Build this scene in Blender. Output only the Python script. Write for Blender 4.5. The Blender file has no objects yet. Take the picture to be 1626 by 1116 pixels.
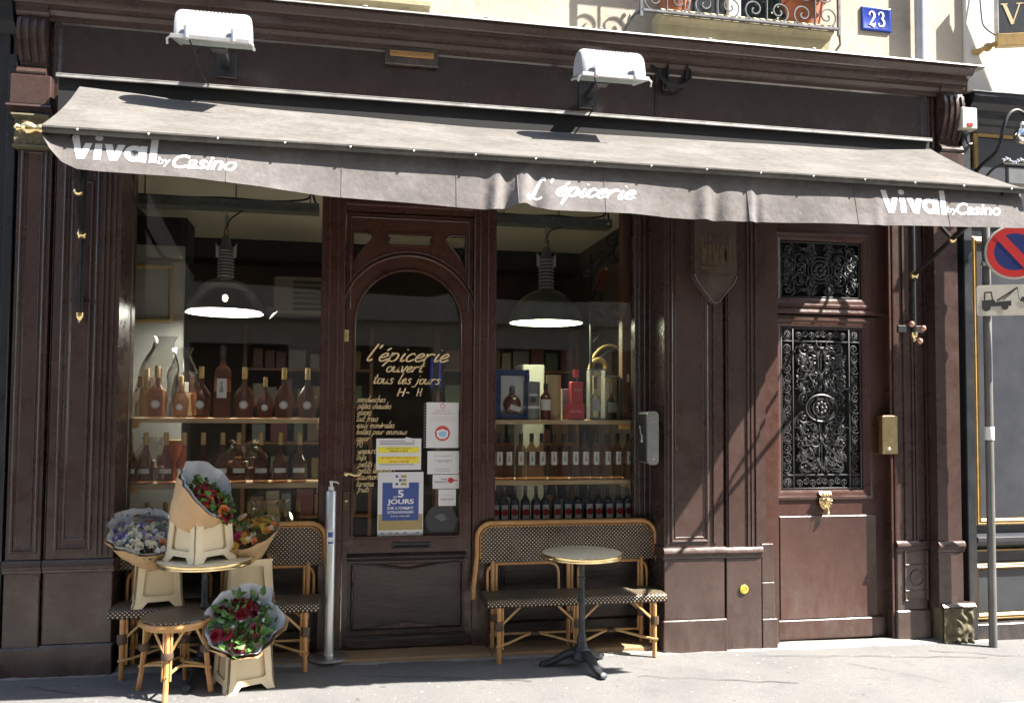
import bpy, math, random
from mathutils import Vector, Matrix, noise
from mathutils.geometry import tessellate_polygon
random.seed(7)
PI = math.pi
SC = bpy.context.scene
COL = SC.collection

# ------------------------------------------------------------------ camera
YAW, PITCH, ROLL, FPX, PCX, PCY = math.radians(10.89), math.radians(2.5185), math.radians(0.3806), 1350.0, 813.0, 590.0
CAM = Vector((0.0, -5.95, 1.72))
FW = Vector((math.sin(YAW)*math.cos(PITCH), math.cos(YAW)*math.cos(PITCH), math.sin(PITCH)))
RT = Vector((math.cos(YAW), -math.sin(YAW), 0.0))
UP = RT.cross(FW)
RT, UP = (math.cos(ROLL)*RT + math.sin(ROLL)*UP), (-math.sin(ROLL)*RT + math.cos(ROLL)*UP)
cd = bpy.data.cameras.new("camera")
cam = bpy.data.objects.new("camera", cd)
COL.objects.link(cam)
m = Matrix((RT, UP, -FW)).transposed().to_4x4()
m.translation = CAM
cam.matrix_world = m
cd.sensor_width = 36.0
cd.lens = FPX/1626.0*36.0
cd.shift_y = (PCY-558.0)/1626.0
cd.clip_end = 500
SC.camera = cam

# ------------------------------------------------------------------ light
SUN = Vector((0.74, -0.38, 1.0)).normalized()
w = bpy.data.worlds.new("World")
SC.world = w
w.use_nodes = True
nt = w.node_tree
bg = nt.nodes["Background"]
sky = nt.nodes.new("ShaderNodeTexSky")
sky.sky_type = 'NISHITA'
sky.sun_disc = False
sky.sun_elevation = math.asin(SUN.z)
sky.sun_rotation = math.atan2(SUN.x, SUN.y)
nt.links.new(sky.outputs[0], bg.inputs[0])
bg.inputs[1].default_value = 0.11
sl = bpy.data.lights.new("sun", 'SUN')
sl.energy = 5.0
sl.angle = math.radians(0.5)
sl.color = (1.0, 0.94, 0.86)
so = bpy.data.objects.new("sun", sl)
COL.objects.link(so)
so.rotation_euler = (-SUN).to_track_quat('-Z', 'Y').to_euler()
SC.view_settings.view_transform = 'Standard'
SC.view_settings.look = 'None'
SC.view_settings.gamma = 1.0
SC.view_settings.exposure = 2.15
SC.cycles.max_bounces = 10
SC.cycles.transparent_max_bounces = 24
SC.cycles.caustics_reflective = False
SC.cycles.caustics_refractive = False
SC.cycles.sample_clamp_indirect = 4.0
SC.cycles.use_denoising = True

# ------------------------------------------------------------------ pixel -> place
def ray(x, y):
    return FW + (x-PCX)/FPX*RT - (y-PCY)/FPX*UP
def P(x, y, Y=0.0):
    d = ray(x, y)
    return CAM + d*((Y-CAM.y)/d.y)
def zg(X):
    return -0.011*(X+1.8)
def PG(x, y):
    z = 0.0
    for _ in range(8):
        d = ray(x, y)
        q = CAM + d*((z-CAM.z)/d.z)
        z = zg(q.x)
    return q
def PX(x, y=600, Y=0.0): return P(x, y, Y).x
def PZ(x, y, Y=0.0): return P(x, y, Y).z

# ------------------------------------------------------------------ materials
def new_mat(name):
    mt = bpy.data.materials.new(name)
    mt.use_nodes = True
    return mt, mt.node_tree, mt.node_tree.nodes["Principled BSDF"]
def ramp(nt, fac, stops):
    r = nt.nodes.new("ShaderNodeValToRGB")
    el = r.color_ramp.elements
    el[0].position, el[0].color = stops[0][0], (*stops[0][1], 1)
    el[1].position, el[1].color = stops[-1][0], (*stops[-1][1], 1)
    for p, c in stops[1:-1]:
        e = el.new(p); e.color = (*c, 1)
    nt.links.new(fac, r.inputs[0])
    return r.outputs[0]
def noise_tex(nt, scale, detail=5, rough=0.6, vec=None, mapscale=None):
    n = nt.nodes.new("ShaderNodeTexNoise")
    n.inputs["Scale"].default_value = scale
    n.inputs["Detail"].default_value = detail
    n.inputs["Roughness"].default_value = rough
    tc = nt.nodes.new("ShaderNodeTexCoord")
    v = tc.outputs["Object"]
    if mapscale:
        mp = nt.nodes.new("ShaderNodeMapping")
        mp.inputs["Scale"].default_value = mapscale
        nt.links.new(v, mp.inputs[0]); v = mp.outputs[0]
    nt.links.new(v, n.inputs["Vector"])
    return n.outputs["Fac"]
def mixc(nt, fac, a, b, mode='MIX'):
    x = nt.nodes.new("ShaderNodeMix")
    x.data_type = 'RGBA'; x.blend_type = mode
    for s, v in ((0, fac), (6, a), (7, b)):
        if hasattr(v, "is_output"): nt.links.new(v, x.inputs[s])
        else: x.inputs[s].default_value = v if s == 0 else (*v, 1)
    return x.outputs[2]
def bump(nt, bsdf, fac, strength, dist=0.01, prev=None):
    b = nt.nodes.new("ShaderNodeBump")
    b.inputs["Strength"].default_value = strength
    b.inputs["Distance"].default_value = dist
    nt.links.new(fac, b.inputs["Height"])
    if prev: nt.links.new(prev, b.inputs["Normal"])
    nt.links.new(b.outputs[0], bsdf.inputs["Normal"])
    return b.outputs[0]
def mat(name, c1, c2=None, rough=0.5, metal=0.0, scale=8, bs=0.0, bscale=40, bdist=0.004, spec=0.5, stretch=None, emit=None, lo=0.35, hi=0.65, coat=0.0):
    mt, nt, b = new_mat(name)
    b.inputs["Roughness"].default_value = rough
    b.inputs["Metallic"].default_value = metal
    b.inputs["Specular IOR Level"].default_value = spec
    b.inputs["Coat Weight"].default_value = coat
    if c2:
        nt.links.new(ramp(nt, noise_tex(nt, scale, mapscale=stretch), [(lo, c1), (hi, c2)]), b.inputs["Base Color"])
    else:
        b.inputs["Base Color"].default_value = (*c1, 1)
    if bs:
        bump(nt, b, noise_tex(nt, bscale, mapscale=stretch), bs, bdist)
    if emit:
        b.inputs["Emission Color"].default_value = (*emit[0], 1)
        b.inputs["Emission Strength"].default_value = emit[1]
    return mt
M = {}
def paint(name, c1, c2, dust, rough=0.33):
    mt, nt, b = new_mat(name)
    base = ramp(nt, noise_tex(nt, 2.3, 6), [(0.3, c1), (0.7, c2)])
    fine = ramp(nt, noise_tex(nt, 14, 8, 0.75), [(0.52, (0, 0, 0)), (0.8, (1, 1, 1))])
    col = mixc(nt, 0.0, base, dust)
    mx = col.node
    mul = nt.nodes.new("ShaderNodeMath"); mul.operation = 'MULTIPLY'; mul.inputs[1].default_value = 0.35
    nt.links.new(fine, mul.inputs[0]); nt.links.new(mul.outputs[0], mx.inputs[0])
    tc = nt.nodes.new("ShaderNodeTexCoord"); sp_ = nt.nodes.new("ShaderNodeSeparateXYZ"); nt.links.new(tc.outputs["Object"], sp_.inputs[0])
    mr = nt.nodes.new("ShaderNodeMapRange"); mr.inputs[1].default_value = .75; mr.inputs[2].default_value = .0; mr.inputs[3].default_value = 0; mr.inputs[4].default_value = 1; nt.links.new(sp_.outputs[2], mr.inputs[0])
    spl = ramp(nt, noise_tex(nt, 6, 8, .75, mapscale=(1, 1, .35)), [(0.35, (0, 0, 0)), (0.7, (.75, .75, .75))])
    m2 = nt.nodes.new("ShaderNodeMath"); m2.operation = 'MULTIPLY'; nt.links.new(mr.outputs[0], m2.inputs[0]); nt.links.new(spl, m2.inputs[1])
    col = mixc(nt, m2.outputs[0], col, (0.125, 0.098, 0.085))
    # chips of pale undercoat
    ch = ramp(nt, noise_tex(nt, 33, 3, 0.5), [(0.715, (0, 0, 0)), (0.73, (1, 1, 1))])
    msk = ramp(nt, noise_tex(nt, 1.7, 3, .5), [(0.56, (0, 0, 0)), (0.66, (1, 1, 1))])
    m3 = nt.nodes.new('ShaderNodeMath'); m3.operation = 'MULTIPLY'; m4 = nt.nodes.new('ShaderNodeMath'); m4.operation = 'MAXIMUM'; nt.links.new(m2.outputs[0], m4.inputs[0]); nt.links.new(msk, m4.inputs[1]); nt.links.new(ch, m3.inputs[0]); nt.links.new(m4.outputs[0], m3.inputs[1])
    col2 = mixc(nt, m3.outputs[0], col, (0.24, 0.19, 0.16))
    nt.links.new(col2, b.inputs["Base Color"])
    rr = ramp(nt, noise_tex(nt, 5, 6, 0.7), [(0.3, (rough-.08,)*3), (0.75, (rough+.25,)*3)])
    nt.links.new(rr, b.inputs["Roughness"])
    n1 = bump(nt, b, noise_tex(nt, 7, 3, 0.5), 0.35, 0.012)
    bump(nt, b, noise_tex(nt, 60, 6, 0.7), 0.25, 0.002, n1)
    return mt
M['paint'] = paint('brown_gloss_paint', (0.047, 0.0285, 0.0240), (0.064, 0.0380, 0.0320), (0.115, 0.088, 0.076), .23)
M['paint_red'] = paint('red_brown_gloss_paint', (0.048, 0.0175, 0.0115), (0.064, 0.0230, 0.0150), (0.08, 0.045, 0.035), 0.24)
M['paint_door'] = paint('entrance_door_paint', (0.052, 0.0235, 0.0180), (0.070, 0.0310, 0.0235), (0.120, 0.082, 0.067), 0.27)
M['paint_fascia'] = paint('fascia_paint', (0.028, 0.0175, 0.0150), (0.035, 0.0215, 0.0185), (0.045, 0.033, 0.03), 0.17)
M['paint_black'] = paint('blue_black_paint', (0.012, 0.014, 0.017), (0.017, 0.019, 0.023), (0.05, 0.05, 0.05), 0.3)
M['paint_slate'] = mat('slate_grey_panel', (0.035, 0.038, 0.045), (0.05, 0.053, 0.06), 0.35, scale=4, bs=0.2, bscale=9, bdist=0.01)
M['carved'] = mat('worn_dark_carved_paint', (0.035, 0.026, 0.023), (0.06, 0.045, 0.04), 0.32, scale=6, bs=0.7, bscale=12, bdist=0.015, stretch=(0.6, 1, 2.5))
M['gold_paint'] = mat('gold_moulding_paint', (0.42, 0.27, 0.085), (0.30, 0.19, 0.06), 0.4, scale=12)
M['gold_leaf'] = mat('gold_lettering', (0.90, 0.70, 0.40), (0.76, 0.56, 0.29), 0.45, scale=30)
M['dull_gold'] = mat('dull_gold_lettering', (0.095, 0.065, 0.03), (0.065, 0.042, 0.02), 0.5, scale=25)
M['brass'] = mat('polished_brass', (0.82, 0.66, 0.36), (0.68, 0.52, 0.26), 0.25, 1.0, scale=20)
M['steel'] = mat('brushed_steel', (0.70, 0.70, 0.69), (0.60, 0.60, 0.59), 0.42, 1.0, scale=30, stretch=(1, 1, .1))
M['chrome'] = mat('chrome', (0.8, 0.8, 0.8), None, 0.08, 1.0)
M['iron'] = mat('cast_iron', (0.028, 0.030, 0.034), (0.05, 0.053, 0.058), 0.45, 0.35, scale=25, bs=0.3, bscale=50)
M['black_iron'] = mat('black_wrought_iron', (0.010, 0.010, 0.011), (0.02, 0.02, 0.02), 0.4, 0.2, scale=25)
M['galv'] = mat('galvanised_rail', (0.20, 0.22, 0.22), (0.14, 0.155, 0.155), 0.5, 0.5, scale=12)
M['alu'] = mat('grey_aluminium_fins', (0.60, 0.60, 0.60), (0.48, 0.48, 0.48), 0.35, 0.6, scale=12)
M['lamp_white'] = mat('white_enamel', (0.42, 0.43, 0.45), (0.34, 0.35, 0.37), 0.35, scale=5)
M['white_plastic'] = mat('white_plastic', (0.7, 0.7, 0.68), (0.6, 0.6, 0.57), 0.45, scale=9)
M['dark_plastic'] = mat('dark_plastic', (0.02, 0.02, 0.022), None, 0.4)
M['black'] = mat('matt_black', (0.006, 0.006, 0.006), None, 0.8)
M['grey_metal'] = mat('grey_painted_metal', (0.16, 0.165, 0.165), (0.12, 0.125, 0.125), 0.4, 0.3, scale=10)
M['zinc'] = mat('zinc_flashing', (0.44, 0.43, 0.41), (0.27, 0.265, 0.25), 0.5, 0.3, scale=9)
M['terracotta'] = mat('terracotta', (0.42, 0.14, 0.065), (0.33, 0.11, 0.05), 0.8, scale=10)
M['wood_shelf'] = mat('pale_pine_board', (0.66, 0.48, 0.28), (0.56, 0.39, 0.21), 0.55, scale=9, stretch=(.3, 3, 8))
M['raw_wood'] = mat('raw_wood_strip', (0.48, 0.27, 0.10), (0.33, 0.17, 0.06), 0.7, scale=10, stretch=(.5, 3, 6))
M['brown_wood'] = mat('brown_wood_post', (0.11, 0.05, 0.025), (0.15, 0.07, 0.035), 0.5, scale=5, stretch=(4, 4, .4))
M['rattan'] = mat('varnished_rattan', (0.46, 0.22, 0.075), (0.56, 0.31, 0.12), 0.35, scale=14, stretch=(1, 1, 1), bs=.3, bscale=30)
M['rattan_pale'] = mat('pale_rattan', (0.55, 0.36, 0.15), (0.44, 0.25, 0.09), 0.4, scale=14)
M['binding'] = mat('dark_cane_binding', (0.06, 0.035, 0.022), (0.10, 0.06, 0.035), 0.5, scale=40)
M['marble'] = mat('pale_table_marble', (0.86, 0.78, 0.58), (0.76, 0.67, 0.49), 0.3, scale=9)
M['kraft'] = mat('kraft_paper', (0.60, 0.40, 0.22), (0.52, 0.34, 0.18), 0.8, scale=6, bs=0.5, bscale=14, bdist=0.012)
M['tissue'] = mat('pale_tissue_paper', (0.60, 0.62, 0.66), (0.50, 0.52, 0.57), 0.6, scale=6, bs=0.5, bscale=14, bdist=0.012)
M['leaf'] = mat('leaf_green', (0.055, 0.13, 0.025), (0.10, 0.20, 0.05), 0.5, scale=30)
M['leaf2'] = mat('leaf_grey_green', (0.05, 0.10, 0.05), (0.09, 0.15, 0.08), 0.5, scale=30)
for n, c in (('red', (0.30, 0.012, 0.03)), ('orange', (0.75, 0.20, 0.04)), ('yellow', (0.75, 0.45, 0.07)), ('cream', (0.74, 0.66, 0.46)), ('violet', (0.20, 0.13, 0.42)), ('pink', (0.62, 0.05, 0.18)), ('white', (0.75, 0.74, 0.70)), ('dark_red', (0.16, 0.006, 0.018))):
    M['petal_'+n] = mat('petal_'+n, c, tuple(v*0.75 for v in c), 0.6, scale=40)
M['paper'] = mat('white_paper', (0.74, 0.74, 0.74), (0.70, 0.70, 0.71), 0.6, scale=4)
M['ink'] = mat('black_ink', (0.03, 0.03, 0.03), None, 0.6)
M['ink_grey'] = mat('grey_ink', (0.30, 0.30, 0.31), None, 0.6)
M['ink_red'] = mat('red_ink', (0.62, 0.06, 0.06), None, 0.6)
M['ink_pink'] = mat('faded_red_ink', (0.65, 0.30, 0.30), None, 0.6)
M['ink_yellow'] = mat('yellow_ink', (0.85, 0.74, 0.06), None, 0.6)
M['ink_blue'] = mat('blue_ink', (0.045, 0.085, 0.30), None, 0.5)
M['ink_sky'] = mat('pale_blue_ink', (0.30, 0.55, 0.80), None, 0.5)
M['ink_tan'] = mat('tan_ink', (0.40, 0.30, 0.12), None, 0.5)
M['white_print'] = mat('white_print', (0.80, 0.80, 0.78), None, 0.6)
M['enamel_blue'] = mat('blue_enamel', (0.02, 0.045, 0.26), (0.03, 0.055, 0.30), 0.2, scale=5)
M['sign_red'] = mat('sign_red', (0.55, 0.03, 0.03), None, 0.35)
M['sign_blue'] = mat('sign_dark_blue', (0.015, 0.03, 0.14), None, 0.35)
M['sign_white'] = mat('sign_cream', (0.62, 0.59, 0.50), (0.52, 0.49, 0.41), 0.4, scale=6)
M['label_yellow'] = mat('yellow_marker', (0.62, 0.50, 0.05), (0.5, 0.38, 0.04), 0.4, scale=30)
M['bulb'] = mat('lamp_diffuser', (0.9, 0.9, 0.85), None, 0.6, emit=((1, 0.95, 0.82), 12.0))
M['bulb_yellow'] = mat('lamp_diffuser_warm', (0.9, 0.9, 0.7), None, 0.6, emit=((0.95, 1.0, 0.66), 9.5))
M['filament'] = mat('glowing_bulb', (1, 1, 1), None, 0.5, emit=((1, 0.85, 0.55), 4.0))
M['blue_glow'] = mat('blue_neon', (0.01, 0.01, 0.2), None, 0.5, emit=((0.02, 0.03, 1.0), 0.02))
M['lampglass'] = mat('flood_lens', (0.65, 0.75, 0.72), None, 0.15)

# plastic bucket: cream, a little translucent, grimy
mt, nt, b = new_mat('cream_bucket_plastic'); M['bucket'] = mt
c = ramp(nt, noise_tex(nt, 6, 6), [(0.3, (0.78, 0.645, 0.41)), (0.7, (0.83, 0.715, 0.49))])
d = ramp(nt, noise_tex(nt, 25, 6, .7), [(0.55, (0, 0, 0)), (0.85, (.5, .5, .5))])
nt.links.new(mixc(nt, d, c, (0.42, 0.32, 0.18)), b.inputs["Base Color"])
b.inputs["Roughness"].default_value = 0.45
b.inputs["Subsurface Weight"].default_value = 0.12
b.inputs["Subsurface Radius"].default_value = (0.02, 0.012, 0.006)

# awning cloth with dust
def cloth(name, c1, c2, dust, amt):
    mt, nt, b = new_mat(name)
    c = ramp(nt, noise_tex(nt, 1.6, 6, .65), [(0.3, c1), (0.7, c2)])
    d = ramp(nt, noise_tex(nt, 26, 8, .8), [(0.45, (0, 0, 0)), (0.75, (amt,)*3)])
    c = mixc(nt, d, c, dust)
    st_ = ramp(nt, noise_tex(nt, 2.2, 7, .7), [(0.42, (0.78, 0.77, 0.75)), (0.62, (1.08, 1.07, 1.06))])
    c = mixc(nt, 1.0, c, st_, 'MULTIPLY')
    d2 = ramp(nt, noise_tex(nt, 9, 3, .5, mapscale=(1, 6, .4)), [(0.5, (0, 0, 0)), (0.8, (amt*.6,)*3)])
    c = mixc(nt, d2, c, dust)
    nt.links.new(c, b.inputs["Base Color"])
    b.inputs["Roughness"].default_value = 0.9
    b.inputs["Specular IOR Level"].default_value = 0.2
    n1 = bump(nt, b, noise_tex(nt, 5, 4, .6), 0.4, 0.03)
    bump(nt, b, noise_tex(nt, 420, 2, .5), 0.25, 0.002, n1)
    return mt
M['cloth_top'] = cloth('awning_cloth_dusty', (0.100, 0.094, 0.088), (0.122, 0.115, 0.108), (0.205, 0.197, 0.184), .6)
M['cloth'] = cloth('awning_cloth', (0.138, 0.128, 0.127), (0.164, 0.153, 0.152), (0.25, 0.236, 0.232), .4)

# stone and plaster walls
def stone(name, c1, c2, stain, s=1.5):
    mt, nt, b = new_mat(name)
    c = ramp(nt, noise_tex(nt, s, 8, .65), [(0.3, c1), (0.7, c2)])
    d = ramp(nt, noise_tex(nt, s*2.2, 8, .75), [(0.55, (0, 0, 0)), (0.75, (.7, .7, .7))])
    c = mixc(nt, d, c, stain)
    nt.links.new(c, b.inputs["Base Color"])
    b.inputs["Roughness"].default_value = 0.9
    n1 = bump(nt, b, noise_tex(nt, 9, 8, .7), 0.35, 0.02)
    bump(nt, b, noise_tex(nt, 70, 5, .7), 0.35, 0.004, n1)
    return mt
M['stone'] = stone('weathered_limestone', (0.40, 0.345, 0.265), (0.50, 0.44, 0.35), (0.27, 0.20, 0.11))
M['plaster'] = stone('pale_plaster', (0.60, 0.57, 0.50), (0.66, 0.63, 0.56), (0.46, 0.41, 0.33), .8)
M['mossy'] = stone('mossy_sill_stone', (0.48, 0.42, 0.28), (0.34, 0.30, 0.17), (0.12, 0.11, 0.06), 4)
M['step'] = stone('worn_step_stone', (0.34, 0.22, 0.12), (0.26, 0.17, 0.09), (0.13, 0.10, 0.075), 3)
M['kerb'] = stone('granite_kerb', (0.36, 0.35, 0.33), (0.42, 0.41, 0.39), (0.25, 0.24, 0.23), 3)
M['raw_stone'] = stone('chipped_ochre_stone', (0.15, 0.13, 0.075), (0.09, 0.08, 0.048), (0.035, 0.028, 0.02), 11)
M['opp'] = stone('far_side_stone', (0.52, 0.48, 0.41), (0.60, 0.56, 0.49), (0.36, 0.32, 0.26))

# asphalt pavement
mt, nt, b = new_mat('grey_asphalt_pavement'); M['pavement'] = mt
c = ramp(nt, noise_tex(nt, 1.6, 10, .7), [(0.3, (0.110, 0.111, 0.114)), (0.5, (.148, .147, .146)), (0.7, (0.190, 0.187, 0.182))])
g = ramp(nt, noise_tex(nt, 160, 4, .8), [(0.35, (0.55, 0.55, 0.55)), (0.65, (1.3, 1.28, 1.25))])
c = mixc(nt, 1.0, c, g, 'MULTIPLY')
d = ramp(nt, noise_tex(nt, 3.2, 9, .8), [(0.50, (0, 0, 0)), (0.70, (.85, .85, .85))])
c = mixc(nt, d, c, (0.10, 0.097, 0.092))
gum = ramp(nt, noise_tex(nt, 17, 2, .4), [(0.735, (0, 0, 0)), (0.75, (.8, .8, .8))])
c = mixc(nt, gum, c, (0.06, 0.058, 0.055))
sp = ramp(nt, noise_tex(nt, 30, 2, .5), [(0.72, (0, 0, 0)), (0.75, (.8, .8, .8))])
c = mixc(nt, sp, c, (0.45, 0.44, 0.41))
nt.links.new(c, b.inputs["Base Color"]); b.inputs["Roughness"].default_value = 0.9
n1 = bump(nt, b, noise_tex(nt, 6, 4, .6), 0.3, 0.02)
bump(nt, b, noise_tex(nt, 220, 4, .7), 0.6, 0.004, n1)
M['asphalt'] = mat('road_paled_for_bounce', (0.20, 0.195, 0.185), (0.27, 0.26, 0.245), 0.9, scale=20, bs=.5, bscale=150)  # road colour raised to bounce sunlight onto the shopfront

# thin window glass
def glass(name, tint=(1, 1, 1), rough=0.0, ior=1.5, boost=1.0):
    mt, nt, b = new_mat(name)
    nt.nodes.remove(b)
    out = nt.nodes["Material Output"]
    tr = nt.nodes.new("ShaderNodeBsdfTransparent"); tr.inputs[0].default_value = (*tint, 1)
    gl = nt.nodes.new("ShaderNodeBsdfGlossy"); gl.inputs["Roughness"].default_value = rough
    fr = nt.nodes.new("ShaderNodeFresnel"); fr.inputs[0].default_value = ior
    mx = nt.nodes.new("ShaderNodeMixShader")
    ml = nt.nodes.new("ShaderNodeMath"); ml.operation = 'MULTIPLY'; ml.use_clamp = True; ml.inputs[1].default_value = boost
    nt.links.new(fr.outputs[0], ml.inputs[0])
    nt.links.new(ml.outputs[0], mx.inputs[0]); nt.links.new(tr.outputs[0], mx.inputs[1]); nt.links.new(gl.outputs[0], mx.inputs[2])
    nt.links.new(mx.outputs[0], out.inputs[0])
    return mt
M['glass'] = glass('window_glass', (0.955, 0.965, 0.96), 0.0, 1.5, 0.75)
M['cello'] = glass('cellophane', (0.80, 0.80, 0.78), 0.08, 1.45, 2.5)
M['smoke'] = glass('smoked_dome_glass', (0.52, 0.48, 0.44), 0.35, 1.3, .10)
M['clear'] = glass('clear_bottle_glass', (0.80, 0.83, 0.82), 0.02, 1.5, 2.5)
M['film'] = glass('dark_round_film', (0.35, 0.36, 0.38), 0.3, 1.5, 1.0)
def wine(name, col, tint, fac):
    mt, nt, b = new_mat(name)
    out = nt.nodes["Material Output"]
    b.inputs["Base Color"].default_value = (*col, 1)
    b.inputs["Roughness"].default_value = 0.06
    b.inputs["Specular IOR Level"].default_value = 0.9
    tr = nt.nodes.new("ShaderNodeBsdfTransparent"); tr.inputs[0].default_value = (*tint, 1)
    mx = nt.nodes.new("ShaderNodeMixShader"); mx.inputs[0].default_value = fac
    nt.links.new(tr.outputs[0], mx.inputs[1]); nt.links.new(b.outputs[0], mx.inputs[2])
    nt.links.new(mx.outputs[0], out.inputs[0])
    return mt
M['rose'] = wine('rose_wine_in_glass', (0.185, 0.100, 0.078), (0.82, 0.64, 0.55), 0.34)
M['rose2'] = wine('amber_rose_in_glass', (0.195, 0.105, 0.072), (0.82, 0.64, 0.53), 0.36)
M['red_wine'] = wine('dark_bottle_glass', (0.012, 0.014, 0.016), (0.1, 0.1, 0.1), 0.9)
M['cognac'] = wine('cognac_in_glass', (0.20, 0.05, 0.025), (0.5, 0.2, 0.1), 0.8)
M['capsule'] = mat('gold_capsule', (0.66, 0.46, 0.20), (0.56, 0.38, 0.15), 0.4, 0.15, scale=30)
M['label'] = mat('paper_label', (0.80, 0.79, 0.76), None, 0.6)

# woven bistro seating: dark strands with pale diamonds
def weave(name, ax, sx=0.0185):
    mt, nt, b = new_mat(name)
    tc = nt.nodes.new("ShaderNodeTexCoord")
    sep = nt.nodes.new("ShaderNodeSeparateXYZ"); nt.links.new(tc.outputs["Object"], sep.inputs[0])
    def mth(op, a, bb=None):
        n = nt.nodes.new("ShaderNodeMath"); n.operation = op
        for i, v in enumerate((a, bb)):
            if v is None: continue
            if hasattr(v, "is_output"): nt.links.new(v, n.inputs[i])
            else: n.inputs[i].default_value = v
        return n.outputs[0]
    u = sep.outputs[0]
    v = sep.outputs[2] if ax == 'z' else mth('ADD', sep.outputs[1], sep.outputs[2])
    k = 2*PI/(sx*1.5)
    f = mth('MULTIPLY', mth('SINE', mth('MULTIPLY', u, k)), mth('SINE', mth('MULTIPLY', v, k)))
    f = mth('ADD', f, mth('MULTIPLY', mth('SUBTRACT', noise_tex(nt, 70, 2, .5), .5), .55))
    col = ramp(nt, f, [(0.38, (0.022, 0.014, 0.010)), (0.54, (0.56, 0.46, 0.32))])
    nz = ramp(nt, noise_tex(nt, 9, 4), [(0.3, (.75, .75, .75)), (0.7, (1.1, 1.1, 1.1))])
    nt.links.new(mixc(nt, 1.0, col, nz, 'MULTIPLY'), b.inputs["Base Color"])
    b.inputs["Roughness"].default_value = 0.45
    bump(nt, b, f, 0.5, 0.003)
    return mt
M['weave_z'] = weave('woven_cane_upright', 'z')
M['weave_y'] = weave('woven_cane_seat', 'y')

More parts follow.
